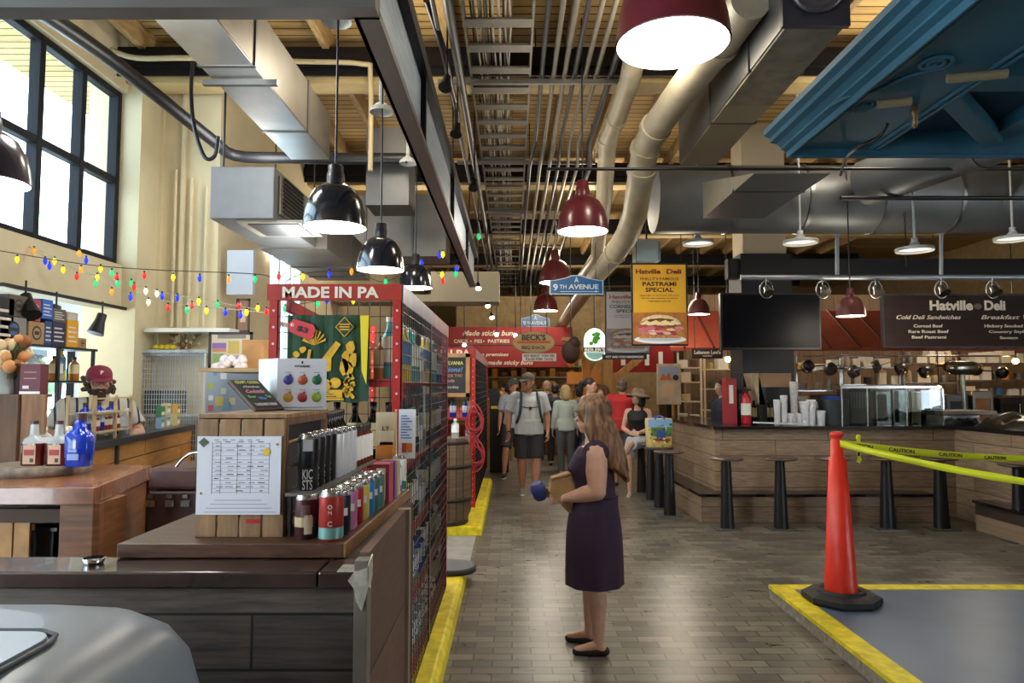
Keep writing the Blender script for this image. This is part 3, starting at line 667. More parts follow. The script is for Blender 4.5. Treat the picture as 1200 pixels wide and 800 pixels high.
MB().box((mx0,cy0-0.008,mz0),(mx1,cy0-0.004,mz1)).build('sheet', mat('paper_white','#d5d9e2',0.25,spec=.6), ms)
m = MB(); W_ = mx1-mx0; H_ = mz1-mz0; yy = cy0-0.0088
ink = mat('ink_grey','#7d828c',0.5); inkd = mat('ink_dark','#22242a',0.5)
def lr(x0,x1,z0,z1,mt=ink): m.box((mx0+W_*x0,yy,mz0+H_*z0),(mx0+W_*x1,yy+0.0008,mz0+H_*z1),mt)
for k in range(13):
    z0 = 0.28+0.052*k; lr(0.18,0.86,z0,z0+0.004)
    for j in range(5): 
        xx = 0.2+0.13*j+random.uniform(0,.04)
        if random.random() < .8: lr(xx,xx+random.uniform(.04,.09),z0+0.018,z0+0.028, inkd if random.random()<.3 else ink)
for x in (0.18,0.28,0.48,0.64,0.86): lr(x,x+0.003,0.26,0.92)
for k in range(3): lr(0.12+.05*k,0.9-.06*k,0.08+0.05*k,0.086+0.05*k)
lr(0.1,0.95,0.03,0.034,inkd)
for k in range(6): lr(.2+.1*k,.25+.1*k,.95,.957,inkd)
m.build('printed_table', None, ms)
m = MB(); m.prism([(mx0+0.003,mz1-0.018),(mx0+0.019,mz1-0.004),(mx0+0.036,mz1-0.018),(mx0+0.019,mz1-0.033)],yy-0.0006,yy,mat('diamond_green','#3f4f38',0.5)); m.build('diamond_mark',None,ms)
m = MB()
for (fx, fz_, c) in ((0.955,0.895,'#c98a2c'),(0.06,0.27,'#a5682c'),(0.83,0.8,'#e0c02c')):
    m.lathe([(0,-0.0014),(0.004 if fz_!=0.8 else 0.011,-0.0008)],(mx0+W_*fx,yy,mz0+H_*fz_),mat('pt_'+c.strip('#'),c,.5),14,'Y')
m.build('pin_dot',None,ms)
MB().box((cx0+w*0.58,cy0-0.002,sz+0.04),(cx0+w*0.74,cy0,sz+0.052)).build('x', REDP).name='red_sticker'; bpy.data.objects['red_sticker'].parent = cr; bpy.data.objects['red_sticker'].location = (-cx0,-cy0,-sz)
ct = cz1+0.012
# chalkboard tent sign on the crate
cb0 = thing('chalkboard_sign','small tent chalkboard with colourful chalk writing on the crate','chalkboard',(0,0,0))
q0, q1, q2, q3 = P(298,497,2.30), P(332,489,2.42), P(301,442,2.47), P(267,447,2.35)
dz_ = ct-q0.z; q0 = Vector((q0.x,q0.y,ct+0.002)); q1 = Vector((q1.x,q1.y,ct+0.002)); q2 = q3+(q1-q0)
def slab(m, a, b, c, d, th, mt):
    n = (b-a).cross(d-a).normalized()*th
    return m.add([a,b,c,d,a+n,b+n,c+n,d+n],[(0,1,2,3),(7,6,5,4),(0,4,5,1),(1,5,6,2),(2,6,7,3),(3,7,4,0)],mt)
m = MB(); slab(m,q0,q1,q2,q3,0.008,mat('board_frame','#4a3a30',.6)); m.build('front_board',None,cb0)
m = MB(); f0 = [q0.lerp(q2,.04),q1.lerp(q3,.04),q2.lerp(q0,.04),q3.lerp(q1,.04)]
n_ = (q1-q0).cross(q3-q0).normalized(); f0 = [q0.lerp(q2,.04),q1.lerp(q3,.04),q2.lerp(q0,.04),q3.lerp(q1,.04)]; f0 = [p+n_*0.0075 for p in f0]
slab(m,*f0,0.001,mat('slate','#2f3034',.7,noise=.2)); m.build('slate',None,cb0)
bk0, bk1 = Vector((P(296,500,2.5).x,2.55,ct+0.002)), Vector((P(252,500,2.35).x,2.42,ct+0.002))
m = MB(); slab(m,Vector((q3.x-0.002,q3.y+0.012,q3.z)),Vector((q2.x-0.002,q2.y+0.012,q2.z)),Vector((q1.x-.02,q1.y+.12,ct+.002)),Vector((q0.x-.035,q0.y+.10,ct+.002)),0.008,mat('board_back','#5b4636',.6,noise=.2)); m.build('rear_board',None,cb0)
u = (q1-q0).normalized(); wv = (q3-q0)-(q3-q0).dot(u)*u; H2 = wv.length; wv.normalize(); nn = u.cross(wv)
L_ = (q1-q0).length
RM = Matrix((( u.x, wv.x, nn.x),(u.y, wv.y, nn.y),(u.z, wv.z, nn.z))).to_euler()
skew = (q3-q0).dot(u)/H2
chalk = [('CRAFT CIDERS',0.013,L_*.5,H2*.86,L_*.8,.01,0,mat('chalk_yellow','#d8dc7a',.8)),('of Pennsylvania',0.010,L_*.5,H2*.72,L_*.55,0,0.3,mat('chalk_white','#dcdcdc',.8)),('Cocktails',0.017,L_*.5,H2*.54,L_*.62,.02,0.3,mat('chalk_pink','#e2a3b6',.8)),('Beer',0.013,L_*.25,H2*.38,L_*.25,.01,0,mat('chalk_green','#8ed08a',.8)),('Wine',0.013,L_*.55,H2*.32,L_*.25,.01,0,mat('chalk_blue','#7a9be0',.8)),('Tea',0.013,L_*.8,H2*.38,L_*.18,.01,0,mat('chalk_green')),('TASTE HERE TODAY',0.012,L_*.5,H2*.12,L_*.75,.01,0,mat('chalk_white'))]
jt = joined_text(chalk, mat('chalk_white'), cb0, 'chalk_writing', (0,0,0))
for v in jt.data.vertices: v.co.x += skew*v.co.y*1.0
jt.rotation_euler = RM; jt.location = q0+nn*0.0095
# white six-fruit box
bx_y = 2.52
bw_ = thing('fruit_box','white boxed set with six coloured fruit roundels on the crate','box',(0,0,0))
A = P(324,487,2.47); B = P(382,485,2.52); zt = P(324,420,2.47).z; 
ba = Vector((A.x,A.y,ct+0.001)); bb = Vector((B.x,B.y,ct+0.001)); fr = bb-ba; back = Vector((-fr.y,fr.x,0)).normalized()*0.11; 
lx = P(307,420,2.6).x-ba.x
m = MB(); bk = Vector((lx*1.0,0.10,0)); a4 = [ba,bb,bb+bk,ba+bk]; m.add(a4+[p+Vector((0,0,zt-ct)) for p in a4],[(3,2,1,0),(4,5,6,7),(0,1,5,4),(1,2,6,5),(2,3,7,6),(3,0,4,7)],mat('box_white','#dbdfe8',0.45)); m.build('box_body',None,bw_)
fl_ = fr.length; ang = math.atan2(fr.y,fr.x)
m = MB(); cols = ['#4a4a9c','#b35a38','#2f6b46','#b5862c','#a32c34','#8aa82c']
for i, c in enumerate(cols):
    px_, pz_ = fl_*(0.22+0.29*(i%3)), (zt-ct)*(0.58 if i<3 else 0.24)
    m.lathe([(0,-0.002),(0.0165,-0.0015),(0.0165,0)],(px_,0,pz_),mat('pt_'+c.strip('#'),c,.5),20,'Y').cbox((px_+0.006,-0.001,pz_+0.018),(0.008,0.002,0.006),mat('pt_'+c.strip('#')))
    m.box((px_-0.01,-0.0013,pz_+0.026),(px_+0.01,-0.0005,pz_+0.028),ink)
m.box((0.01,-0.0013,0.008),(fl_-0.01,-0.0005,0.010),inkd); m.prism([(fl_*.5-.003,(zt-ct)*.9),(fl_*.5+.003,(zt-ct)*.9),(fl_*.5+.003,(zt-ct)*.95),(fl_*.5-.003,(zt-ct)*.95)],-0.0013,-0.0005,inkd)
m.build('printed_roundels',None,bw_,loc=ba,rot=(0,0,ang))
tt = text('BOTTLE BLACK',0.0075,(0,0,0),inkd,bw_,'lettering',0.05,(PI/2,0,ang),0.02,.0004); tt.location = ba+Vector((math.cos(ang)*fl_*.5,math.sin(ang)*fl_*.5,(zt-ct)*.83))+Vector((math.sin(ang),-math.cos(ang),0))*0.001

# ---------------------------------------------------------------- grey litter bin, lower left
BING = mat('bin_plastic','#7c8690',0.35,noise=0.04,nscale=3); 
bn = thing('litter_bin','big rounded grey plastic litter bin in front of the board counter','litter bin',(0,0,0))
bR = P(148,760,1.25).x; btop = 1.17
def rrect(x0,x1,y0,y1,r,z,n=6):
    out = []
    for cxx,cyy,a0 in ((x1-r,y1-r,0),(x0+r,y1-r,90),(x0+r,y0+r,180),(x1-r,y0+r,270)):
        for k in range(n+1):
            a = R(a0+90*k/n); out.append(Vector((cxx+r*math.cos(a),cyy+r*math.sin(a),z)))
    return out
BX0, BX1, BY0, BY1 = -1.75, bR, 0.95, 1.62
sec = [(0.0,0.05,0),(0.0,0.07,0.85),(0,0.09,0.98),(0.012,0.11,1.06),(0.035,0.13,1.11),(0.075,0.15,1.145),(0.13,0.17,1.163),(0.2,0.17,1.17)]
m = MB(); m.rings([rrect(BX0+i_,BX1-i_,BY0+i_*0.8,BY1-i_*0.8,r_,z_) for i_,r_,z_ in sec], BING); m.build('hood', None, bn)
m = MB(); m.rings([rrect(-1.55,BX1-0.16,BY0+0.12,BY1-0.3,0.05,z_) for z_ in (1.16,1.1745)],mat('bin_flap','#9aa4ae',0.35)); m.build('flap',None,bn,bevel=0.003)
ln = [Vector((-1.56,BY1-0.29,1.172)),Vector((BX1-0.2,BY1-0.29,1.172)),Vector((BX1-0.16,BY1-0.31,1.171)),Vector((BX1-0.145,BY1-0.35,1.17)),Vector((BX1-0.15,BY0+0.12,1.168))]
MB().tube(ln,0.005,mat('seam_dark','#3c4248',0.6),6).build('seam',None,bn)

# ---------------------------------------------------------------- red steel and mesh racks
WIRE = mat('wire_black','#1d1d22',0.4,0.4)
def grid(m, origin, u, v, nu, nv, lu, lv, r=0.0022):
    o = Vector(origin); u = Vector(u); v = Vector(v)
    for i in range(nu+1): p = o+u*(lu*i/nu); m.tube([p,p+v*lv],r,WIRE,4,cap=False)
    for i in range(nv+1): p = o+v*(lv*i/nv); m.tube([p,p+u*lu],r,WIRE,4,cap=False)
    return m
RX1 = -0.5; RY0 = 3.2; RY1 = XP(523,674,RX1).y; RX0 = P(318,400,RY0).x; RZ = P(400,333,RY0).z; zb0 = 0.1
ZB = P(400,352,RY0).z
def post(x, y, z0, z1, mt=REDP, w=0.035, holes=True):
    m = MB().box((x-w/2,y-0.008,z0),(x+w/2,y,z1),mt).box((x+w/2-0.003,y-0.008,z0),(x+w/2,y+0.035,z1),mt)
    if holes:
        z = z0+0.06
        while z < z1-0.03:
            m.lathe([(0,-0.0012),(0.006,-0.0010)],(x,y-0.008,z),mat('hole_pale','#d8cfc8',.6),8,'Y'); z += 0.075
    return m
rk = thing('mesh_rack','near red steel display rack with black wire mesh and MADE IN PA header','display rack',(0,0,0))
for x, y in ((RX0+0.01,RY0),(RX1-0.02,RY0),(RX0+0.01,RY1),(RX1-0.02,RY1)):
    post(x,y,zb0,RZ,w=0.04).build('post',None,rk)
MB().box((RX0-0.02,RY0-0.012,ZB),(RX1,RY0-0.002,RZ)).build('header',mat('header_red','#a52f24',.45,noise=.15),rk)
hw = RX1-RX0
t = text('MADE IN PA',(RZ-ZB)*0.66,(RX0+hw*0.455,RY0-0.0135,ZB+(RZ-ZB)*0.17),mat('letter_cream','#e9dfcb',.5),rk,width=hw*0.74,bold=0.045)
m = grid(MB(),(RX0,RY0+0.002,zb0),(1,0,0),(0,0,1),12,26,hw,ZB-zb0); m.build('front_mesh',None,rk)
m = grid(MB(),(RX1,RY0+0.02,zb0),(0,1,0),(0,0,1),int((RY1-RY0)/0.052),30,RY1-RY0-0.04,RZ-zb0-0.06,0.0026); m.build('side_mesh',None,rk)
MB().box((RX1-0.002,RY0,RZ-0.085),(RX1+0.006,(RY0+RY1)/2+.1,RZ)).build('side_valance',mat('valance_lilac','#9b9fb4',0.35,0.5,noise=.2),rk)
MB().box((RX1-0.002,(RY0+RY1)/2+.12,RZ-0.085),(RX1+0.006,RY1,RZ)).build('side_valance',mat('valance_pink','#b08c90',0.35,0.4,noise=.2),rk)
m = MB().box((RX1-0.006,4.33,zb0),(RX1+0.004,4.38,RZ-0.05),BLACK); m.build('middle_post',None,rk)
shz = [0.16,0.52,0.88,1.24,1.64]
for z in shz:
    m = MB().box((RX0+0.02,RY0+0.01,z-0.025),(RX1-0.02,RY0+0.03,z+0.012),REDP).box((RX0+0.02,RY1-0.03,z-0.025),(RX1-0.02,RY1,z+0.012),REDP).box((RX1-0.03,RY0+0.03,z-0.02),(RX1-0.01,RY1,z+0.0),REDP).box((RX0+0.02,RY0+0.03,z-0.012),(RX1-0.03,RY1-0.03,z),mat('shelf_tan','#b08a5a',.6))
    m.build('shelf',None,rk)
MB().bar((RX0+0.06,RY0+0.05,ZB-0.02),(RX1-0.1,RY0+1.5,ZB-0.3),0.03,0.05,mat('header_red')).build('brace',None,rk)
MB().box((RX1+0.001,3.98,1.38),(RX1+0.006,4.05,1.62)).build('tag_plate',mat('tag_grey','#7d7f84',.5),rk)
# goods inside the rack
kinds = {
 'green': (GGRN,WINE,'#8a2a2a','#ece6d4','green wine bottle'), 'dark': (GDARK,WINE,'#15151a','#c9b98a','dark wine bottle'),
 'amber': (GWHI,SQ,'#2a1c14','#e2cfa2','amber whisky bottle'), 'clear': (GCLR,SQ,'#c9c9c9','#e9eef2','clear spirit bottle'),
 'jar': (mat('jar_orange','#c4762a',.3),JAR,'#c9a24a','#f0e8d8','orange preserve jar'), 'teal': (mat('glass_teal','#4fa3a8',.15),WINE,'#e8e8e8','#e6ecd8','teal bottle'),
 'red': (mat('jar_red','#9c2a24',.3),JAR,'#e8e4da','#f0ead8','red sauce jar'), 'blue': (GBLU,SQ,'#20242e','#cfd8ec','blue bottle'),
 'yel': (mat('glass_yellow','#d8c25a',.2),WINE,'#f2eedd','#4a7aa8','pale yellow bottle')}
plan = [(0,['blue','blue','clear','clear','red','red','dark'],'bottom shelf'),(1,['dark','red','clear','blue','green','dark','clear'],'second shelf from the floor'),
        (2,['clear','yel','green','clear','dark','teal','green'],'third shelf from the floor'),(3,['dark','dark','green','clear','dark','dark','green'],'fourth shelf from the floor'),
        (4,['teal','yel','teal','clear','yel','teal','blue'],'topmost shelf')]
protos = {}
def put(kind, loc, label, group):
    g, pr, cp, lab, nm = kinds[kind]
    if (kind,) not in protos:
        o = bottle(nm.split()[-1] if False else {'jar':'preserve_jar','red':'sauce_jar'}.get(kind,'bottle'),label,g,pr,cp,lab,group,cat='jar' if kind in ('jar','red') else 'bottle',seg=12); protos[(kind,)] = o; o.location = loc; return o
    return dup(protos[(kind,)],loc,None,label,group)
for si, ks, nm in plan:
    n = 14; 
    for i in range(n):
        k = ks[i//2]; y = RY0+0.12+i*(RY1-RY0-0.24)/(n-1)
        put(k,(RX1-0.075,y,shz[si]),kinds[k][4]+' on '+nm.replace(' from the floor','')+' of near rack, '+['front end','near the front','before the middle','at the middle','past the middle','near the rear','rear end'][i//2],'bottles and jars in the near mesh rack')
for si, k, nm in ((3,'dark','behind the tea towel level'),(4,'amber','on the topmost shelf')):
    for i in range(5):
        if si == 3: put('dark',(RX0+0.1+0.085*i,RY0+0.13,shz[3]),'dark bottle behind the front mesh of the near rack, below the tea towel','front bottles on the fourth rack shelf')
        else: put('amber',(RX0+0.1+0.095*i,RY0+0.13,shz[4]-0.0),'amber bottle behind the front mesh of the near rack, topmost shelf','amber bottles at the rack front')
# tea towel
tw = thing('tea_towel','green printed tea towel with yellow vegetable picture hung on the red rack','tea towel',(0,0,0))
a = P(337,368,RY0-0.02); b_ = P(420,368,RY0-0.02); zt, zb = P(380,369,RY0-0.02).z, P(380,471,RY0-0.02).z; x0, x1 = P(337,400,RY0-.02).x, P(421,400,RY0-.02).x; x2 = P(433,400,RY0-.02).x
GT = mat('towel_green','#24452f',.8,noise=.12,nscale=20); GY = mat('towel_yellow','#d9a92e',.8,noise=.15,nscale=40)
m = MB(); n = 18; vs = []; 
for i in range(n+1):
    x = x0+(x2-x0)*i/n; yy = RY0-0.018+0.004*math.sin(i*1.7)
    vs += [(x,yy,zb-0.004*math.sin(i)),(x,yy,zt),(x,yy-0.003,zb-0.004*math.sin(i)),(x,yy-0.003,zt)]
fs = []
for i in range(n):
    a_, c_ = 4*i, 4*i+4; fs += [(a_+2,c_+2,c_+3,a_+3),(a_,a_+1,c_+1,c_),(a_+1,a_+3,c_+3,c_+1),(a_,c_,c_+2,a_+2)]
m.add(vs,fs,GT); m.build('cloth',None,tw)
yq = RY0-0.029; tW, tH = x1-x0, zt-zb
def T(u,v): return (x0+u*tW, zb+v*tH)
m = MB()
m.prism([(x1+0.004,zt-0.002),(x2-0.002,zt-0.002),(x2-0.01,zb+tH*.2),(x1+0.014,zb+tH*.35)],yq,yq+0.002,mat('towel_edge','#e8d22a',.7)); m.build('yellow_edge',None,tw)
random.seed(3); m = MB()
def blob(u,v,ru,rv,mt=GY,k=9,jag=.25):
    c = T(u,v); m.prism([(c[0]+tW*ru*math.cos(2*PI*j/k)*(1+random.uniform(-jag,jag)),c[1]+tH*rv*math.sin(2*PI*j/k)*(1+random.uniform(-jag,jag))) for j in range(k)],yq,yq+0.002,mt)
for j in range(8): an = R(20+20*j); c = T(.38,.66); m.prism([(c[0],c[1]-.004),(c[0]+tW*.16*math.cos(an-.1),c[1]+tH*.17*math.sin(an-.1)+.0),(c[0]+tW*.18*math.cos(an+.1),c[1]+tH*.17*math.sin(an+.1))],yq,yq+0.002,GY)
m.prism([T(*p) for p in ((.3,.6),(.25,.35),(.28,.28),(.34,.6))],yq,yq+.002,GY)
m.prism([T(*p) for p in ((.34,.3),(.62,.36),(.62,.5),(.75,.66),(.68,.7),(.55,.56),(.36,.36))],yq,yq+.002,GY)
for (u,v) in ((.15,.35),(.2,.45),(.13,.55),(.22,.6),(.12,.28),(.2,.25),(.1,.48)): blob(u,v,.045,.035)
for (u,v) in ((.82,.5),(.88,.62),(.86,.38),(.92,.48),(.8,.4)): blob(u,v,.06,.09,k=7)
for (u,v) in ((.42,.22),(.55,.2),(.68,.22),(.48,.3)): blob(u,v,.08,.06,jag=.06,k=14)
for j in range(22): blob(.86+random.uniform(-.06,.08),.06+j*.012,.03,.02)
m.box((x0+tW*.3,yq,zb+tH*.02),(x0+tW*.8,yq+.002,zb+tH*.045),GY); m.box((x0+tW*.3,yq,zb+tH*.05),(x0+tW*.78,yq+.002,zb+tH*.14),GY)
m.build('printed_vegetables',None,tw)
m = MB(); c = T(.8,.86); s_ = .13
m.prism([(c[0]-tW*s_,c[1]),(c[0],c[1]+tH*.12),(c[0]+tW*s_,c[1]),(c[0],c[1]-tH*.12)],yq-.0015,yq,GY); s_=.115; m.prism([(c[0]-tW*s_,c[1]),(c[0],c[1]+tH*.105),(c[0]+tW*s_,c[1]),(c[0],c[1]-tH*.105)],yq-.003,yq-.0015,GT)
for dz in (.03,.0,-.03): m.box((c[0]-tW*.07,yq-.004,c[1]+tH*dz-.003),(c[0]+tW*.07,yq-.003,c[1]+tH*dz+.003),GY)
m.build('diamond_mark',None,tw)
m = MB()
for k in range(3): m.box((x0+tW*.32,yq-.001,zb+tH*(.06+.025*k)),(x0+tW*(.7-.05*k),yq,zb+tH*(.07+.025*k)),GT)
m.build('printed_lines',None,tw)
pt = thing('price_tag','red tag shaped price sign reading $3 on the green towel','price tag',(0,0,0))
c = T(.2,.84); rot_ = R(-20)
def rt(u,v): return (c[0]+u*math.cos(rot_)-v*math.sin(rot_), c[1]+u*math.sin(rot_)+v*math.cos(rot_))
m = MB().prism([rt(*p) for p in ((-.062,.0),(-.045,.03),(.045,.035),(.062,.02),(.062,-.022),(.045,-.036),(-.045,-.03))],yq-.008,yq-.005,mat('tag_red','#d13a44',.5)); m.build('tag',None,pt)
m = MB().lathe([(0.003,-.001),(.008,-.001),(.008,.0)],(rt(-.042,0.002)[0],yq-.008,rt(-.042,.002)[1]),mat('pt_white','#e8e4d8',.5),12,'Y'); m.build('eyelet',None,pt)
tt = text('$3',0.024,(rt(.008,-.012)[0],yq-.0095,rt(.008,-.012)[1]),inkd,pt,width=.05,rot=(PI/2,rot_*-1,0),bold=.03)

# far rack with chalkboard, hoses, barrel
fy0 = 9.0; fy1 = 13.4; fx1 = P(556,450,fy0).x; fx0 = P(470,450,fy0).x; fz = P(540,408,fy0).z; fzb = P(540,420,fy0).z
r2 = thing('mesh_rack','farther red steel rack with framed chalkboard and dark mesh side','display rack',(0,0,0))
for x, y in ((fx0,fy0),(fx1-.02,fy0),(fx1-.02,fy1),(fx0,fy1)): post(x,y,.1,fz,w=.07).build('post',None,r2)
MB().box((fx0,fy0-.012,fzb),(fx1,fy0-.002,fz)).build('header',mat('header_red'),r2)
text('MADE IN PA',(fz-fzb)*.75,(fx0+(fx1-fx0)*.5,fy0-.014,fzb+.015),mat('letter_cream'),r2,width=(fx1-fx0)*.9,bold=.045)
m = MB(); m = grid(m,(fx1,fy0+.02,.1),(0,1,0),(0,0,1),40,24,fy1-fy0,fz-.2,.004); m.build('side_mesh',None,r2)
m = MB(); m = grid(m,(fx0,fy0+.01,.1),(1,0,0),(0,0,1),10,14,fx1-fx0,fzb-.1,.003); m.build('front_mesh',None,r2)
MB().box((fx1,fy0,fz-.12),(fx1+.01,fy1,fz)).build('side_valance',mat('valance_pink'),r2)
for z in (.3,.9,1.22): MB().box((fx0,fy0+.03,z-.03),(fx1-.03,fy1,z),REDP).build('shelf',None,r2)
for r_ in range(3):
    for i in range(10): put('dark' if r_!=1 else 'clear',(fx1-.1,fy0+.4+i*.42,(.3,.9,1.22)[r_]),'bottle behind the mesh side of the farther red rack','bottles in the farther rack')
for i in range(4): put('blue',(fx1-.12-.16*i,fy0+.1,1.22),'dark blue labelled bottle under the framed chalkboard','blue bottles under the framed chalkboard')
put('clear',(P(531,500,fy0).x,fy0-.2,.0),'clear bottle with white label standing on the wooden barrel','goods on the barrel')
cb = thing('framed_chalkboard','chalkboard in pale wooden frame hanging on the farther red rack','chalkboard',(0,0,0))
x0, x1 = P(500,440,fy0-.04).x, P(550.5,440,fy0-.04).x; z0, z1 = P(530,465,fy0-.04).z, P(530,414,fy0-.04).z; yy=fy0-.05
FRW = mat('frame_wood','#b08a5c',.6,noise=.2); m = MB().box((x0,yy-.02,z0),(x0+.05,yy+.01,z1)).box((x1-.05,yy-.02,z0),(x1,yy+.01,z1)).box((x0,yy-.02,z0),(x1,yy+.01,z0+.05)).box((x0,yy-.02,z1-.05),(x1,yy+.01,z1)); m.build('frame',FRW,cb)
MB().box((x0+.04,yy-.005,z0+.04),(x1-.04,yy+.005,z1-.04)).build('slate',mat('slate'),cb)
h_=z1-z0; w_=x1-x0; xm=(x0+x1)/2
joined_text([('PENNSYLVANIA',.045,xm,z0+h_*.74,w_*.7,.02,0,mat('chalk_yellow')),('Libations!',.06,xm,z0+h_*.58,w_*.68,.02,.3,mat('chalk_blue')),('WHO MADE THIS?',.035,xm,z0+h_*.46,w_*.66,.0,0,mat('chalk_orange','#e0925a',.8)),('made',.04,xm,z0+h_*.34,w_*.3,.0,.3,mat('chalk_pink')),('here today',.035,xm,z0+h_*.2,w_*.5,.0,0,mat('chalk_white'))],mat('chalk_white'),cb,'chalk_writing',loc=(0,yy-.0065,0))
HOSE = mat('hose_red','#a83036',.45)
for j,(px,py,rr,lb) in enumerate(((555,493,.13,'upper coil of red hose hung on the farther rack post'),(557,533,.12,'lower coil of red hose hung on the farther rack post'))):
    c = P(px,py,fy0-.1); pts=[]
    for k in range(80): an = 2*PI*k/16; pts.append(c+Vector(((rr*.7+.035*math.sin(k*.37))*math.sin(an),-.03*math.sin(k*.2),(rr*1.25+.06*math.cos(k*.31))*math.cos(an))))
    o = MB().tube(pts,.008,HOSE,6).build('hose_coil'); tag(o,lb,'hose')
# barrel
bc = Vector((P(520,560,7.9).x,8.0,.1)); bt = P(530,515,7.7).z-.1
BW = bricks('barrel_staves','#6f5a44','#584634','#20160f',3.0,.075,.004,'ZX',.6,noise=.35,gscale=(20,3,1))
br = thing('wooden_barrel','old wooden barrel with dark hoops standing on the yellow curb','barrel',bc)
pr = [(.25,0),(.275,.1*bt),(.30,.3*bt),(.31,.5*bt),(.30,.7*bt),(.275,.9*bt),(.25,bt)]
MB().lathe(pr,(0,0,0),BW,32,cap=True).build('staves',None,br)
for z,r_ in ((.04,.262),(.3,.304),(.68,.304),(.95,.262)):
    MB().lathe([(r_,z*bt-.02),(r_+.006,z*bt-.02),(r_+.006,z*bt+.02),(r_,z*bt+.02)],(0,0,0),mat('hoop','#3c3430',.5,.6),32).build('hoop',None,br)
for o in COL.objects:
    if o.get('group')=='goods on the barrel': o.location=(bc.x+.12,bc.y-.05,.1+bt)
o = MB().loft([((0,0,0),.1,.1),((0,0,.1),.12,.12)],BLACK).build('black_tub',loc=(bc.x+.15,fy0-.35,.1)); 
tag(o,'black tub on the yellow curb by the farther rack post','tub')

# ---------------------------------------------------------------- left side: near display table
TABW = bricks('table_wood','#7a5233','#8a5f3e','#2c1a10',1.2,.32,.003,'XZ',.5,noise=.3,gscale=(3,20,1)); TOPW = mat('table_top','#8a5a3c',.22,noise=.25,nscale=5,stretch=(2,10,2),coat=.3)
tz=1.1; q1=F(111,571,tz); q2=F(178,545,tz)
tb = thing('display_table','brown wooden display table carrying the tray of liquor bottles','display table',(0,0,0))
MB().prism([(-3.72,q1.y),(q1.x,q1.y),(q2.x,q2.y),(-3.72,q2.y+.3)],tz-.09,tz,plane='XY').build('table_top',TOPW,tb,bevel=.005)
CABW=mat('cabinet_wood','#7b5030',.5,noise=.3,nscale=4,stretch=(1,1,8))
xk = P(72,620,q1.y+.05).x
MB().box((xk,q1.y+.03,.0),(q1.x-.02,q1.y+.35,tz-.09)).prism([(q1.x-.02,q1.y+.03),(q1.x-.0,q1.y+.05),(q2.x-.02,q2.y-.02),(q2.x-.3,q2.y-.02),(q1.x-.25,q1.y+.3)],0,tz-.09,plane='XY').build('side_cabinet',CABW,tb,bevel=.003)
MB().box((-3.7,q2.y,0),(xk,q2.y+.05,tz-.09)).box((-3.7,q1.y+.04,.55),(xk,q2.y,.58)).box((-3.7,q1.y+.06,tz-.19),(xk,q1.y+.1,tz-.12)).build('open_shelf',mat('dark_board','#4a3424',.7),tb)
for (px0,px1,py0,py1,nm,lb,c) in ((33,70,648,590,'stacked_crate','black stacking crate under the brown display table','#1c1c20'),(20,66,650,618,'stacked_crate','dark grey plastic crate in front of the black one','#34363c')):
    Y=q1.y+.3-(.1 if c!='#1c1c20' else 0); x0,x1=P(px0,0,Y).x,P(px1,0,Y).x
    x0=F(px0,640,.58).x if False else P(px0,620,Y).x; x1=P(px1,620,Y).x; z1=P(50,py1,Y).z
    m=MB().box((x0,Y,.58),(x1,Y+.02,z1)).box((x0,Y+.2,.58),(x1,Y+.22,z1)).box((x0,Y,.58),(x0+.015,Y+.22,z1)).box((x1-.015,Y,.58),(x1,Y+.22,z1)).box((x0,Y,.58),(x1,Y+.22,.59)).box((x0-.008,Y-.008,z1-.02),(x1+.008,Y,z1))
    tag(m.build(nm,mat('crateplastic'+c[1:],c,.4)),lb,'crate')
m=MB(); x0=P(2,620,q1.y+.12).x
for k in range(3): m.box((x0-.1+.09*k,q1.y+.1,.58),(x0-.02+.09*k,q1.y+.115,.92))
m.box((x0-.1,q1.y+.115,.6),(x0+.17,q1.y+.13,.63)).box((x0-.1,q1.y+.115,.86),(x0+.17,q1.y+.13,.89))
tag(m.build('small_pallet',mat('pine','#b98a52',.6,noise=.2)),'pale wooden slatted panel leaning in the table opening','crate')
tr_ = thing('serving_tray','round rough wooden barrel lid holding three liquor bottles','tray',(0,0,0))
c0,c1=P(20,545,4.5).x,P(127,545,4.5).x; tc=Vector(((c0+c1)/2,4.28,tz)); trr=(c1-c0)/2*.96
MB().lathe([(trr-.01,0),(trr,.01),(trr,.05),(trr-.01,.056),(0,.056)],tc,mat('lid_wood','#7f7568',.8,noise=.35,nscale=18,bump=.5),36,cap=True).build('lid',None,tr_)
# bottles on the tray
def flask(px,lb,w=.058,Y=4.18):
    x=P(px,520,Y).x; t=thing('whisky_bottle',lb,'bottle',(x,Y,tz+.056),0,'amber bottles on the round tray')
    g=mat('glass_brownred','#5a1a12',.06,spec=.8,noise=.3,nscale=10)
    sec=[((0,0,0),w,.035),((0,0,.01),w+.004,.038),((0,0,.13),w+.004,.038),((0,0,.155),w*.9,.034),((0,0,.17),w*.45,.025),((0,0,.18),.022,.022),((0,0,.24),.019,.019)]
    MB().loft(sec[:3],g,20,4).build('liquor',None,t); MB().loft(sec[2:],GCLR,20,3).build('neck',None,t)
    MB().box((-w*.62,-.041,.012),(w*.62,-.0385,.12),mat('label_tan','#c9a58a',.6)).box((-w*.5,-.0425,.062),(w*.5,-.041,.095),mat('label_red','#9c3330',.6)).box((w*.1,-.0425,.022),(w*.45,-.041,.045),inkd).lathe([(0,-.042),(.014,-.0415)],(0,0,.118),mat('label_tan'),14,'Y').build('label',None,t)
    MB().cyl((0,0,.24),(0,0,.26),.021,mat('cap_brown','#4a3226',.4)).build('cap',None,t)
flask(40,'amber liquor bottle with tan and red label, first on the round tray'); flask(69,'amber liquor bottle with tan and red label, next to the blue bottle')
x=P(100,510,4.2).x; t=thing('blue_bottle','cobalt blue faceted liquor bottle with dark cap on the round tray','bottle',(x,4.15,tz+.056))
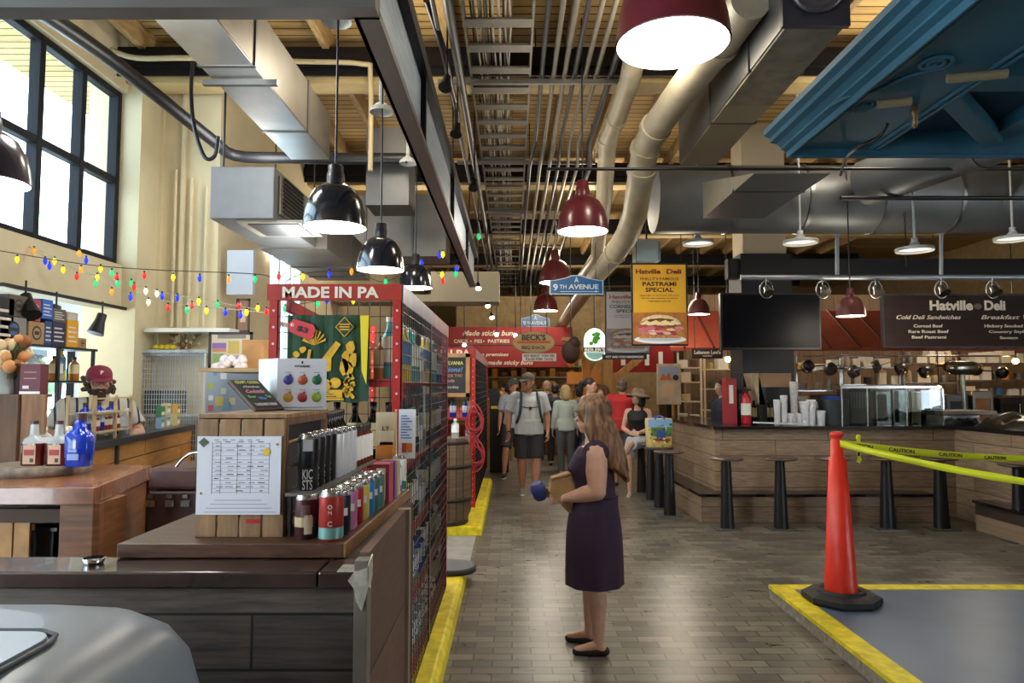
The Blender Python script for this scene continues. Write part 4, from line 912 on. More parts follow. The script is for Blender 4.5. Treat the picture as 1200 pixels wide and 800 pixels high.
MB().loft([((0,0,0),.066,.05),((0,0,.008),.07,.053),((0,0,.05),.07,.053),((0,0,.06),.074,.056),((0,0,.17),.076,.058),((0,0,.195),.06,.045),((0,0,.21),.032,.03),((0,0,.27),.028,.028)],GBLU,10,3).build('glass_body',None,t)
MB().cyl((0,0,.265),(0,0,.305),.031,mat('cap_brownred','#4f3438',.4),14).build('cap',None,t); MB().box((-.035,-.062,.04),(.03,-.058,.075),mat('label_blue','#7d95d8',.5)).box((-.03,-.062,.085),(.02,-.059,.1),mat('label_blue')).build('label',None,t)
x=P(85,500,4.4).x; put('clear',(x-.02,4.4,tz+.056),'clear glass bottle standing behind the blue bottle on the tray','clear bottles on the tray'); put('clear',(P(55,500,4.45).x,4.43,tz+.056),'clear glass bottle behind the amber ones on the tray','clear bottles on the tray')
# big slatted crate with flowers
Y=4.4; x0,x1=-3.6,P(52,500,Y).x; z1=P(30,462,Y).z
cr2=thing('slatted_crate','tall dark wooden crate with wide vertical slats behind the tray','crate',(0,0,0))
xa,xb=P(-40,500,Y).x,P(20,500,Y).x
DW=mat('crate_dark_slat','#5e4026',.6,noise=.35,nscale=4,stretch=(6,6,1))
MB().box((xa,Y,tz),(xb,Y+.02,z1)).build('slat',DW,cr2,bevel=.002); MB().box((P(24,500,Y).x,Y,tz),(x1,Y+.02,z1)).build('slat',mat('crate_mid_slat','#7d5632',.6,noise=.3,nscale=4,stretch=(6,6,1)),cr2,bevel=.002)
MB().box((xa,Y+.02,z1-.02),(x1-.1,Y+.22,z1)).box((xa,Y+.2,tz),(x1-.13,Y+.22,z1)).build('frame',DW,cr2)
vz=thing('flower_vase','glass vase of dried orange and cream flowers on the tall crate','vase',(P(6,430,Y+.12).x,Y+.12,z1))
MB().lathe([(.05,0),(.06,.01),(.055,.12),(.065,.18)],(0,0,0),GCLR,16).build('vase_glass',None,vz)
m=MB()
for k in range(26):
    c=Vector((random.uniform(-.11,.11),random.uniform(-.08,.08),random.uniform(.17,.36)))
    m.ell(c,random.uniform(.022,.045),random.choice((mat('fl_peach','#c98f5a',.8),mat('fl_cream','#d8c39a',.8),mat('fl_rust','#8a5a34',.8))),7); m.tube([(c.x*.3,c.y*.3,.05),c],.003,mat('stem_green','#4f5a34',.8),4)
for k in range(14): m.bar((0,0,.15),(random.uniform(-.14,.14),random.uniform(-.1,.1),random.uniform(.1,.4)),.02,.002,mat('leaf_green','#55683a',.8))
m.build('flowers',None,vz)
t=carton('boxed_bottle','maroon boxed bottle with white foot standing on the tall crate','#5c1c28',.13,.08,.19,(P(40,450,Y+.1).x,Y+.1,z1+.001),0,[('#8c5a5a',.2,.8,.7,.75),('#9c6a6a',.2,.8,.5,.54),('#d8c8c8',.15,.45,.18,.28),('#e8e8ea',0,1,0,.09)],cat='box')
t=carton('boxed_bottle','narrow dark box at the flower vase side on the tall crate','#2a1c2a',.05,.08,.19,(P(18,450,Y+.15).x,Y+.17,z1+.001),0,cat='box')
# leather trunk
Y=4.1; x0,x1=P(174,560,Y).x,P(234,560,Y).x; z1=P(200,548,Y).z
LEA=mat('leather_brown','#3a2320',.4,noise=.3,nscale=8,bump=.1)
tk=thing('leather_trunk','dark brown leather trunk with metal latches beside the slab counter','trunk',(0,0,0))
MB().box((x0,Y,.0),(x1,Y+.4,z1-.13)).build('body',LEA,tk,bevel=.015); MB().box((x0-.004,Y-.004,z1-.126),(x1+.004,Y+.404,z1)).build('lid',mat('leather_brown2','#4a2e28',.35,noise=.3),tk,bevel=.02)
for fx in (.08,.45,.75):
    MB().cbox((x0+(x1-x0)*fx,Y-.01,z1-.2),(.05,.012,.035),STEEL).cbox((x0+(x1-x0)*fx,Y-.014,z1-.16),(.03,.012,.02),STEEL).build('latch',None,tk)
hp=[Vector((x1-.16,Y+.05,z1)),Vector((x1-.12,Y+.05,z1+.05)),Vector((x1-.06,Y+.05,z1+.08)),Vector((x1+.02,Y+.05,z1+.07))]; MB().tube(smoothpath(hp,4),.009,STEEL,8).build('handle',None,tk)
MB().lathe([(.024,0),(.03,.016),(.027,.017)],(0,0,0),STEEL,24).build('steel_bowl',loc=(-1.155,1.99,1.13)); tag(bpy.data.objects['steel_bowl'],'small steel dish rim beside the brown slab','bowl')

# ---------------------------------------------------------------- pendant lamps
LENS_W = mat('lamp_glow_white','#ffffff',0.5,emit='#fff6ea',es=26.0)
def pendant(label, c, dia, shade, group, name='pendant_lamp', top=None, es=None, socket=BLACK, hgt=0.72, cone=False):
    """c = centre of the lower rim"""
    r = dia/2; t = thing(name, label, 'pendant lamp', c, 0, group)
    if cone: pr = [(r*.16,r*.5),(r*.22,r*.48),(r*.3,r*.3),(r,0.03),(r*1.0,0)]
    else: pr = [(r*.20,r*hgt*2),(r*.24,r*hgt*1.9),(r*.42,r*hgt*1.85),(r*.66,r*hgt*1.6),(r*.86,r*hgt*1.1),(r*.95,r*hgt*.6),(r*.985,r*.15),(r*1.0,0)]
    inn = [(a*.97,b-.004) for a, b in reversed(pr)]
    MB().lathe(pr, (0,0,0), shade, 36).build('shade', None, t)
    MB().lathe(inn, (0,0,0), mat('shade_inside','#e8e6e0',.5), 36).build('shade_lining', None, t, fix=True)
    H = pr[0][1]
    if not cone:
        m = MB().lathe([(r*.27,H-.02),(r*.27,H+r*.28),(r*.24,H+r*.3),(r*.24,H+r*.5),(r*.2,H+r*.55),(0.001,H+r*.56)],(0,0,0),socket,20)
        for k in range(3): m.lathe([(r*.27,H+r*.06*k),(r*.285,H+r*.06*k+.004),(r*.27,H+r*.06*k+.008)],(0,0,0),socket,20)
        m.build('socket_cap', None, t)
    else: MB().lathe([(r*.17,r*.48),(r*.17,r*.75),(.001,r*.76)],(0,0,0),socket,16).build('socket_cap', None, t)
    MB().cyl((0,0,H+(r*.5 if not cone else .05)),(0,0,(top or CEZ+.01)-c[2]),.007 if not cone else .012,shade if cone else BLACK,8).build('cord', None, t)
    g = LENS_W if es is None else mat('lamp_glow_%g'%es,'#ffffff',.5,emit='#fff1dc',es=es)
    MB().lathe([(0.001,r*.16),(r*.93,r*.14)],(0,0,0),g,36).build('bulb', None, t, fix=False)
    return t
SHB = mat('shade_black','#141922',0.18,coat=.6); SHR = mat('shade_red','#5e1c26',0.3,coat=.3)
def byrim(px, py, wpx, dia, lab, shade, grp, **k):
    Y = dia*FPX/wpx; c = P(px, py, Y); return pendant(lab, c, dia, shade, grp, **k)
g = 'black dome pendants over the counter'
byrim(392.5,266,75,.36,'biggest looking black dome pendant, hanging before the steel frame',SHB,g)
byrim(446,316,56,.36,'middle one of three black dome pendants in line',SHB,g)
byrim(487,337,40,.36,'smallest looking black dome pendant, last in the line over the red rack',SHB,g)
c = P(392.5,266,4.0); pendant('black dome pendant cut off by the picture edge near the tall window',(P(29,215,3.35).x-.18,3.35,P(0,213,3.35).z),.36,mat('shade_brown','#2d2430',.25,coat=.4),g)
g = 'red dome pendants along the aisle'
for (px,py,w,lb) in ((788,52,137,'biggest red dome pendant at the top of the picture'),(683,271,61,'red dome pendant above the blue avenue sign'),(651,331,39,'red dome pendant half hidden behind the blue avenue sign'),(639.5,364,29,'red dome pendant just above the second blue avenue sign'),(630,384,20,'tiny red dome pendant under the second blue avenue sign')):
    byrim(px,py,w,.5,lb,SHR,g,socket=SHR)
byrim(997,370,33,.3,'small red pendant before the deli awning',mat('shade_dullred','#6e3430',.4),'small red pendants at the deli',socket=SHR,es=9)
byrim(819,368,26,.3,'small red pendant beside the deli screen',mat('shade_dullred'),'small red pendants at the deli',socket=SHR,es=9)
PALE = mat('shade_pale','#b9c0c2',.4)
for px,py,w,lb in ((938,285,40,'white barn lamp above the deli screen'),(1072,294,42,'white barn lamp above the deli menu board'),(1187,281,40,'white barn lamp at the picture edge'),(818,286,36,'white barn lamp beside the pale loudspeaker box')):
    byrim(px,py,w,.36,lb,PALE,'white barn lamps under the round duct',name='barn_lamp',cone=True,socket=PALE,es=0.7)
# ceiling cups the pendants hang from
for px,py,lb in ((394,26,'white dome canopy high above the nearest black pendant'),(447,132,'pale dome canopy above the second black pendant'),(478,192,'pale dome canopy above the third black pendant')):
    Y={394:4.1,447:5.4,478:7.2}[px]; c=P(px,py,Y); o=MB().lathe([(.09,0),(.085,.03),(.05,.06),(.02,.08),(.02,CEZ-c.z)],c,mat('cup_pale','#b9bdb8',.5),24).build('ceiling_cup'); tag(o,lb,'ceiling fitting','pale ceiling cups')
# spotlights
def spot(label, c, d, L=.11, r=.035, mt=BLACKM, group=None, glow=None, stem=.1, name='spotlight'):
    c = Vector(c); d = Vector(d).normalized(); t = thing(name, label, 'spotlight', c, 0, group)
    MB().tube([(0,0,0),d*L*.35,d*L],[r*.55,r*.6,r],mt,16).build('head', None, t)
    MB().cyl((0,0,0),(0,0,stem),.008,mt,8).build('stem', None, t)
    if glow:
        q = MB().tube([d*L*1.0,d*(L+.003)],[r*.85,r*.85],mat('lamp_glow_%g'%glow,'#ffffff',.5,emit='#fff1dc',es=glow),16); q.build('bulb', None, t)
    return t
tk = MB().bar(P(0,333,0.01)*0+XP(2,333,WX+.05),XP(148,362,WX+.05),.03,.03,BLACK).build('lighting_track'); tag(tk,'black lighting track under the cream wall above the bar shelf','lighting track')
for px,py,lb in ((30,346,'black track spotlight before the stacked cartons'),(66,358,'black track spotlight over the brown cartons, middle of the track'),(120,368,'black track spotlight before the white room wall')):
    c=XP(px,py,WX+.1); spot(lb,c,(-.15,-.3,-1) if px!=30 else (.5,-.3,-.9),.2,.075,BLACK,'spotlights on the black track',stem=.12)
for px,py,Y,dx,lb in ((524,96,6,-.1,'dark spotlight clamped to the angled track, upper one'),(536,152,7,-.1,'dark spotlight clamped to the angled track, lower one'),(556,217,8.5,-.1,'spotlight hanging beside the cable tray')):
    spot(lb,P(px,py-6,Y),(dx,-.5,-1),.14,.06,BLACKM,'spotlights along the angled track',stem=CEZ-.2-P(px,py-6,Y).z)
for px,py,Y,lb in ((321,293,9.3,'bright floodlight by the side window'),(571,358,12.6,'small floodlight near the frame end, upper of the pair'),(576,372,14,'small floodlight near the frame end, lower of the pair'),(560,337,11.4,'square floodlight under the end of the steel frame')):
    spot(lb,P(px,py-5,Y),(.1,-.55,-.7),.12,.055,BLACKM,'floodlights',glow=25 if px==321 else 7,stem=CEZ-.2-P(px,py-5,Y).z)
for px in (898,964,1026,1103,1163):
    c=P(px,334,7.95); t=spot('round metal gimbal spotlight under the rail, '+{898:'over the screen corner',964:'above the small red pendant',1026:'next to the menu board edge',1103:'above the first word of the menu board',1163:'above the word Deli on the menu board'}[px],(c.x,c.y,c.z-.02),(.1,-.6,-.8),.1,.06,STEEL,'gimbal spotlights under the rail',stem=.1)
    MB().tube([(.075*math.sin(a),0,-.03+.1*math.cos(a)) for a in [2*PI*k/20 for k in range(20)]],.008,STEEL,6,closed=True).build('ring',None,t)
# coloured string lights
BC = {'y':'#e8d21e','b':'#1c2fe0','o':'#e8841e','g':'#17b06a','r':'#e02420','w':'#e8e2b8'}
def strand(label, pts, bulbs, wcol):
    t = thing('string_lights', label, 'string lights', (0,0,0), 0, 'coloured string lights'); MB().tube(smoothpath(pts,5),.0035,mat('wire_'+wcol,{'dark':'#2b2a2a','pale':'#b9b6a0'}[wcol],.5),5).build('cable',None,t)
    for px,py,Y,k in bulbs:
        c=P(px,py,Y); s=Y/4.5
        mm=mat('bulb_'+k,BC[k],.25,emit=BC[k],es=.8)
        o=MB().tube([(0,0,.014*s),(0,0,.006*s),(0,0,-.008*s),(0,0,-.02*s),(0,0,-.03*s)],[.006*s,.011*s,.0135*s,.009*s,.002*s],mm,10).build('bulb',None,t,loc=c)
        MB().cyl((0,0,.012*s),(0,0,.026*s),.006*s,BLACK,8).build('socket',None,o)
Y1=5.2
strand('dark wired coloured bulbs strung level across the cream wall',[P(-10,292,Y1),P(95,309,Y1),P(180,316,Y1),P(300,321,Y1),P(320,328,Y1)],[(20,303,Y1,'y'),(58,311,Y1,'b'),(95,315,Y1,'o'),(131,319,Y1,'g'),(169,322,Y1,'r'),(203,324,Y1,'y'),(234,325,Y1,'b'),(268,326,Y1,'o'),(299,326,Y1,'g')],'dark')
Y2=5.8
strand('pale wired coloured bulbs sloping down under the tall window',[P(15,275,Y2),P(60,305,Y2),P(110,322,Y2),P(190,342,Y2),P(300,362,Y2)],[(19,282,Y2,'g'),(29,286,Y2,'y'),(40,293,Y2,'o'),(53,305,Y2,'b'),(64,305,Y2,'y'),(74,315,Y2,'y'),(90,323,Y2,'r'),(118,314,Y2,'y'),(114,324,Y2,'y'),(112,331,Y2,'g'),(137,324,Y2,'r'),(154,331,Y2,'g'),(157,335,Y2,'r'),(171,340,Y2,'w'),(184,343,Y2,'w'),(208,348,Y2,'b'),(233,352,Y2,'y'),(255,356,Y2,'g'),(280,357,Y2,'r')],'pale')
strand('lowest coloured bulbs hung before the bar opening',[P(40,290,Y1+.2),P(90,315,Y1+.2),P(140,338,Y1+.2),P(200,354,Y1+.2),P(310,366,Y1+.2)],[(101,304,Y1,'b'),(93,296,Y1,'o'),(131,341,Y1,'o'),(138,331,Y1,'g'),(153,347,Y1,'b'),(174,353,Y1,'w'),(197,359,Y1,'r'),(219,362,Y1,'g'),(190,346,Y1,'b'),(225,357,Y1,'r'),(242,363,Y1,'y'),(264,365,Y1,'b'),(289,365,Y1,'y'),(282,368,Y1,'b')],'pale')
Y3=8.0
strand('coloured bulbs scattered over and past the near red rack',[P(318,345,Y3),P(350,322,Y3),P(412,318,Y3),P(452,330,Y3),P(494,306,Y3),P(520,320,Y3),P(560,274,Y3)],[(327,323,Y3,'r'),(355,323,Y3,'y'),(386,320,Y3,'b'),(412,317,Y3,'o'),(452,329,Y3,'g'),(494,307,Y3,'b'),(515,298,Y3,'b'),(519,297,Y3,'y'),(518,321,Y3,'y'),(519,328,Y3,'r'),(534,320,Y3,'g'),(535,314,Y3,'b'),(561,276,Y3,'g')],'dark')
strand('coloured bulbs glimpsed through the near rack mesh',[P(312,362,6.0),P(340,358,6.0),P(383,351,6.0),P(440,346,6.0),P(460,345,6.0)],[(327,359,6,'b'),(334,361,6,'g'),(312,364,6,'r'),(302,360,6,'y'),(372,355,6,'g'),(383,351,6,'b'),(414,351,6,'y'),(437,346,6,'b')],'dark')

# ---------------------------------------------------------------- bar and shelf behind it
bs = thing('bottle_shelf','black metal shelf full of liquor bottles in the wall opening','shelf',(0,0,0))
X=-3.85; y0,y1=3.6,6.55; zt=XP(98,408,X).z; zm_=XP(98,446,X).z; zl=XP(100,505,X).z
ylist=[4.3,4.95,5.55,6.0,6.5]
for y in ylist: MB().box((X-.01,y-.012,0),(X+.015,y+.012,zt)).build('post',BLACK,bs); MB().box((X-.3,y-.012,0),(X-.28,y+.012,zt)).build('post',BLACK,bs)
for z in (zt,zm_,zl,.8): MB().box((X-.3,y0,z-.02),(X+.015,y1,z)).build('shelf_board',BLACK,bs)
k=0
for z,nm in ((zm_,'upper'),(zl,'lower')):
    for j in range(22):
        y=4.45+j*.094
        if any(abs(y-q)<.045 for q in ylist): continue
        kd=['clear','clear','amber','clear','yel','amber','clear'][k%7]; k+=1
        put(kd,(X-.12-.03*(j%3),y,z),kinds[kd][4]+' on the '+nm+' level of the black shelf in the opening','bottles on the black shelf')
bxs=[(-8,18,348,404,'#15151c','black carton at the picture edge on the upper row',1),(10,34,346,371,'#5a5348','dark brown beer carton with round crest on the upper row',1),(0,32,371,402,'#8f8c88','grey carton with blue oval on the lower row',0),(33,49,351,376,'#b03a44','red carton with white oval label',1),(33,53,377,403,'#a8865c','tan cardboard carton with dark round crest',0),(49,63,351,374,'#1c62c4','bright blue carton beside the red one',1),(52,62,376,404,'#20447c','deep blue carton behind the tan one',0),(62,78,362,377,'#5c5850','dark grey carton on the upper row',1),(61,78,377,406,'#20224c','navy carton with pale writing lines',0),(78,93,375,406,'#e0a020','yellow orange carton',0),(79,92,366,376,'#b8b09c','cream carton topping the yellow one',1),(92,102,396,408,'#a8865c','small tan carton at the shelf end',0)]
for px0,px1,py0,py1,c,lb,up in bxs:
    a=XP(px0,py1,X); b_=XP(px1,py0,X); y_a,y_b=a.y,b_.y; zz0=XP((px0+px1)/2,py1,X).z; zz1=XP((px0+px1)/2,py0,X).z
    if not up: zz0=zt
    t=thing('carton',lb+' above the bottle shelf','carton',(X,y_a,zz0),0,'cartons stacked on the bottle shelf')
    ym=y_b-y_a-.005; MB().box((-.28,0,0),(0,ym,zz1-zz0)).build('box_body',mat('crt_'+c[1:],c,.55),t,bevel=.003)
    h=zz1-zz0; m=MB(); pc=mat('print_pale','#d8d4c8',.6); pd=mat('print_dark','#2c2a28',.6)
    if c in ('#5a5348','#a8865c','#8f8c88','#b03a44'): m.lathe([(0,.002),(h*.32,.0015)],(0,ym*.5,h*.5),pd if c!='#b03a44' else pc,20,'X'); m.lathe([(0,.003),(h*.24,.0025)],(0,ym*.5,h*.5),mat('crt_'+c[1:]) if c!='#8f8c88' else mat('oval_blue','#3a62a0',.5),20,'X'); m.box((.0028,ym*.35,h*.42),(.0035,ym*.65,h*.58),pd if c!='#b03a44' else pc)
    else:
        for q in range(4): m.box((0,ym*.12,h*(.18+.17*q)),(.002,ym*(.85-.15*(q%2)),h*(.24+.17*q)),pc)
    m.build('printed_panel',None,t)
for k,(c,lb) in enumerate((('#5a5348','dark brown'),('#15151c','black'),('#8f8c88','grey'))):
    t=thing('carton',lb+' carton continuing the stack beyond the picture edge','carton',(X,y0+.3*k,zt),0,'cartons stacked on the bottle shelf'); MB().box((-.28,0,0),(0,.28,.3)).build('box_body',mat('crt_'+c[1:]),t,bevel=.003)
# pine-fronted bar
pz=1.22; a=F(112,518,pz); b_=F(226,497,pz)
PINE=bricks('pine_boards','#c9924e','#b37a3a','#4a2e14',2.0,.13,.005,'XZ',.5,noise=.2,gscale=(3,18,1))
dv=Vector((b_.x-a.x,b_.y-a.y,0)); Lb=dv.length; an=math.atan2(dv.y,dv.x)
pb=thing('pine_bar','pine boarded bar with dark worktop in front of the bartender','bar counter',(a.x,a.y,0),an)
MB().box((-.12,0,0),(Lb,.04,pz-.05)).build('front_boards',PINE,pb); MB().box((-.12,-.03,pz-.05),(Lb+.02,.32,pz)).build('worktop',mat('worktop_dark','#3e4045',.3,.2),pb,bevel=.004)
MB().box((Lb-.02,-.02,0),(Lb+.02,.02,pz-.05)).box((.35,-.02,0),(.39,.02,pz-.05)).build('steel_edge',mat('edge_steel','#4b5058',.4,.6),pb); MB().box((-.1,.04,0),(Lb-.02,.3,pz-.06)).build('carcass',mat('carcass_brown'),pb)
Mb=Matrix.Translation(Vector((a.x,a.y,0)))@Matrix.Rotation(an,4,'Z')
def onbar(u,v,z=0): return Mb@Vector((u,v,pz+z))
# little wooden two-tier jar stand
js=thing('jar_stand','small pale wooden two tier stand of jars on the pine bar','stand',onbar(0.08,.04),an)
PN=mat('pine','#b98a52'); w_=.7
for x in (0,.38,.7): MB().box((x,0,0),(x+.025,.02,.33)).build('post',mat('pale_wood','#c0aa84',.6,noise=.15),js); MB().box((x,.18,0),(x+.025,.2,.33)).build('post',mat('pale_wood'),js)
for z in (.05,.19,.3): MB().box((0,0,z),(w_+.025,.2,z+.012) if z<.3 else (w_+.025,.02,z+.012)).build('shelf_board',mat('pale_wood'),js)
for i in range(8): 
    p=Mb@Vector((.16+.078*i,.14,pz+(.062)))
    put('red' if i%3 else 'blue',p,'jar in the small wooden stand on the pine bar','jars in the wooden stand')
o_=onbar(.9,.12); put('clear',o_,'clear bottle beside the wooden jar stand on the pine bar','clear bottles on the pine bar')
for i,(u,v,z,c,s_) in enumerate([(.95,.1,0,'#8fb0c8',(.1,.05,.11)),(1.08,.12,0,'#b8b8a8',(.12,.05,.13)),(.95,.1,.11,'#4f8a5a',(.12,.05,.1)),(1.08,.12,.13,'#d8c890',(.12,.05,.1)),(1.22,.1,0,'#c8b878',(.1,.05,.12)),(1.22,.1,.12,'#d8a850',(.1,.05,.1)),(.75,.2,0,'#7a7c80',(.09,.05,.09))]):
    carton('card_pack',['pale blue','pale grey','green','cream','straw','golden','grey'][i]+' small pack of cards stacked on the pine bar',c,*s_,onbar(u*Lb/1.35,v,z),an,[('#f0ecdc',.15,.85,.15,.45),('#3a5a7a',.1,.9,.6,.7)],group='small packs at the pine bar end')
# wire cage trolley
Yc=7.38; x0,x1=P(158,440,Yc).x,P(240,440,Yc).x; z1=P(200,414,Yc).z
CG=mat('cage_wire','#c6cbcf',.4,.3)
cg=thing('wire_cage_shelf','silver wire cage shelving wrapped with plastic in the corner','wire shelving',(0,0,0))
m=MB()
for i in range(29): x=x0+(x1-x0)*i/28; m.tube([(x,Yc,0.1),(x,Yc,z1)],.0035,CG,4,cap=False)
for i in range(36): z=.1+(z1-.1)*i/35; m.tube([(x0,Yc,z),(x1,Yc,z)],.0042,CG,4,cap=False)
m.build('front_mesh',None,cg)
for x in (x0,x1): MB().cyl((x,Yc,0),(x,Yc,z1+.02),.012,CG,8).build('post',None,cg)
for z in (.2,.75,1.3,z1-.02): MB().box((x0,Yc+.02,z),(x1,Yc+.25,z+.015)).build('shelf_board',CG,cg)
MB().box((x0-.02,Yc-.02,z1),(x1+.02,Yc+.27,z1+.04)).build('plastic_wrap',mat('wrap','#aeb6bd',.15,noise=.3,nscale=20,bump=.6),cg,bevel=.01)
for i,(x,z,c,lb) in enumerate(((.12,1.32,'#3c4a52','dark bundle'),(.35,1.32,'#55585c','grey bundle'),(.25,.78,'#3a3f48','dark crate'),(.2,1.6,'#5c4a44','brown bundle'))):
    if z<1.55: tag(MB().cbox((x0+x,Yc+.13,z+.13),(.2,.18,.24),mat('crt_'+c[1:],c,.7,noise=.2)).build('wrapped_bundle',bevel=.02),lb+' inside the wire cage shelving','bundle')
for i in range(7):
    o=MB().ell((x0+.16+.05*(i%4)+.01*i,Yc+.1+.05*(i//4),z1+.04+.03),(.036,.028,.03),mat('lemon','#e0cc22',.4),10).build('lemon'); tag(o,'yellow lemon in the pile on top of the wire cage','lemon','lemons on the wire cage')
m=MB(); 
for k in range(30):
    c=Vector((x0+.42+random.uniform(-.17,.17),Yc+.2,z1+.1+random.uniform(-.04,.12))); m.tube([(x0+.42,Yc+.2,z1+.04),c],.004,mat('twig','#6e5b44',.8),4); m.ell(c,.022,random.choice((mat('fl_rust'),mat('fl_cream'),mat('leaf_grey','#8a8a70',.8))),6)
tag(m.build('dried_bouquet'),'dried flower bouquet lying on the wrapped wire cage','bouquet')
# white ledge above the cage, pin board, framed pictures, pine box
c0=P(168,383,7.3).x; c1=P(268,383,7.3).x; z=P(200,384,7.3).z
MB().box((-3.82,BY-.3,z-.04),(c1,BY,z)).build('x',WHITE).name='wall_ledge'; tag(bpy.data.objects['wall_ledge'],'white painted ledge on the cream back wall','ledge')
Yb=6.3; x0,x1=P(241,480,Yb).x,P(300,480,Yb).x; z0,z1=P(260,500,Yb).z,P(260,432,Yb).z
pbd=thing('pin_cupboard','pale blue cupboard front covered with little stickers','cupboard',(0,0,0)); MB().box((x0,Yb,0),(x1+.3,Yb+.5,z1)).build('body',mat('cupboard_blue','#9aa8ba',.4),pbd,bevel=.005)
m=MB()
for (px,py,c,s_) in ((247,452,'#a8b84a',6),(262,458,'#d8dcc8',6),(272,470,'#e0d8b0',7),(257,470,'#d8c86a',9),(247,478,'#c8607a',6),(266,476,'#7ab0d0',8),(262,440,'#e0e4e8',7),(252,438,'#6a90c0',4),(282,452,'#e8e8e8',8),(247,466,'#e8f0f0',5)):
    c_=P(px,py,Yb-.002); m.box((c_.x-s_*.004,Yb-.003,c_.z-s_*.0045),(c_.x+s_*.004,Yb-.001,c_.z+s_*.0045),mat('pt_'+c[1:],c,.5))
m.build('sticker',None,pbd)
def framed(name,label,px0,px1,py0,py1,Y,fc,inner,tilt=0):
    x0,x1=P(px0,400,Y).x,P(px1,400,Y).x; z0,z1=P(300,py1,Y).z,P(300,py0,Y).z; t=thing(name,label,'picture',(0,0,0))
    w_=.02; MB().box((x0,Y-.01,z0),(x0+w_,Y+.01,z1)).box((x1-w_,Y-.01,z0),(x1,Y+.01,z1)).box((x0,Y-.01,z0),(x1,Y+.01,z0+w_)).box((x0,Y-.01,z1-w_),(x1,Y+.01,z1)).build('frame',fc,t)
    m=MB().box((x0+w_*.9,Y-.003,z0+w_*.9),(x1-w_*.9,Y+.006,z1-w_*.9),inner[0])
    for (u0,u1,v0,v1,c) in inner[1]: m.box((x0+(x1-x0)*u0,Y-.005,z0+(z1-z0)*v0),(x0+(x1-x0)*u1,Y-.003,z0+(z1-z0)*v1),mat('pt_'+c[1:],c,.6))
    m.build('picture_sheet',None,t); return t
framed('framed_picture','framed colourful sheet in dark frame above the pale cupboard',245,296,389,431,5.9,mat('frame_dark','#2a2428',.5),(mat('sheet_cream','#d8ceb0',.7),[(.08,.4,.55,.7,'#8a6ab0'),(.08,.4,.45,.55,'#c88a6a'),(.45,.7,.4,.75,'#c8b060'),(.1,.35,.1,.4,'#8aa86a'),(.4,.9,.1,.35,'#b0a8c0'),(.2,.85,.82,.92,'#8a8478')]))
framed('framed_print','brown framed print behind the colourful sheet',276,292,350,389,BY-.03,mat('frame_brown','#4a3628',.5),(mat('print_brown','#8a6a52',.7),[(.3,.7,.3,.7,'#c8b090')]))
Y=5.6; x0,x1=P(283,420,Y).x,P(309,420,Y).x; z0,z1=P(300,431,Y).z,P(300,398,Y).z
tag(MB().box((x0,Y,z0),(x1,Y+.2,z1)).build('pine_box',mat('pine'),bevel=.003),'plain pine wood box above the pale cupboard','box')
o=MB()
for k in range(16): o.ell((P(268,425,5.5).x+random.uniform(-.12,.12),5.5,P(268,425,5.5).z-.02+random.uniform(-.03,.05)),.035,mat('plastic_bag','#e8dcdc',.3,noise=.2,nscale=30),7)
tag(o.build('plastic_bags'),'crumpled clear plastic bags before the framed sheet','plastic bags',kind='stuff')
sh2=MB().box((P(243,431,5.5).x,5.35,P(0,436,5.5).z),(P(312,431,5.5).x,6.25,P(0,431.5,5.5).z)); tag(sh2.build('wooden_ledge',mat('ledge_tan','#a88f68',.6)),'tan shelf board under the framed sheet and pine box','shelf board')
tag(MB().box((P(283,300,8).x,BY+.4 if False else 7.6,P(0,345,7.6).z),(P(297,300,7.6).x,7.66,P(0,293,7.6).z)).build('wall_panel',mat('panel_grey','#b4bcc6',.4)),'small pale grey panel on the cream wall below the air handler','panel')
sw=XP(150,455,WX-.2); tag(MB().cbox((P(147,452,7.4).x,BY-.3 if False else oy-.02,P(147,452,7.4).z),(.14,.03,.14)).build('switch_box',mat('box_grey','#8a8f96',.4,.4),bevel=.004),'grey metal switch box on the white pier','switch box')
for i,px in enumerate((203,222,240)): 
    c=P(px,300,BY-.05); tag(MB().cyl((c.x,BY-.04,P(px,383,BY).z),(c.x,BY-.04,P(px,200+10*i,BY).z),.018,CREAM,8).build('wall_pipe'),'cream painted pipe running up the back wall, '+['nearest the window','middle one','under the air handler'][i],'pipe','cream wall pipes')

# ---------------------------------------------------------------- deli bar, stools
PLK = bricks('deli_planks','#7f6a55','#978068','#3a2e24',1.3,.19,.004,'XZ',.5,noise=.3,bump=.3,gscale=(3,26,1)); PLKY = bricks('deli_planks_side','#8a745e','#a18a70','#3a2e24',1.3,.19,.004,'YZ',.5,noise=.3,bump=.3,gscale=(3,26,1))
BTOP = mat('bar_top_black','#17171c',.18,coat=.4)
dx0 = P(838,540,8.8).x; dz = P(960,499,8.8).z; DX1 = 5.5; fX = P(822,600,8.5).x; fzb_ = .34
db = thing('deli_bar','long wooden planked deli bar with black worktop and black footrest','bar counter',(0,0,0))
def colored(m, lo, hi): return m.box(lo,hi)
MB().box((dx0+.06,8.8,0),(DX1,8.86,dz-.04)).build('front_boards',PLK,db)
bx2 = P(790,520,10.6).x
MB().prism([(dx0,8.795),(bx2,12.0),(bx2+.06,12.0),(dx0+.06,8.795)],0,dz-.04,plane='XY').build('side_boards',PLKY,db)
MB().box((5.46,7.0,0),(5.52,8.8,dz-.04)).build('side_boards',PLKY,db)
MB().prism([(dx0-.03,8.74),(5.45,8.74),(5.45,6.9),(6.3,6.9),(6.3,9.5),(dx0+.7,9.5),(bx2+.6,12.0),(bx2-.03,12.0)],dz-.04,dz,plane='XY').build('worktop',BTOP,db)
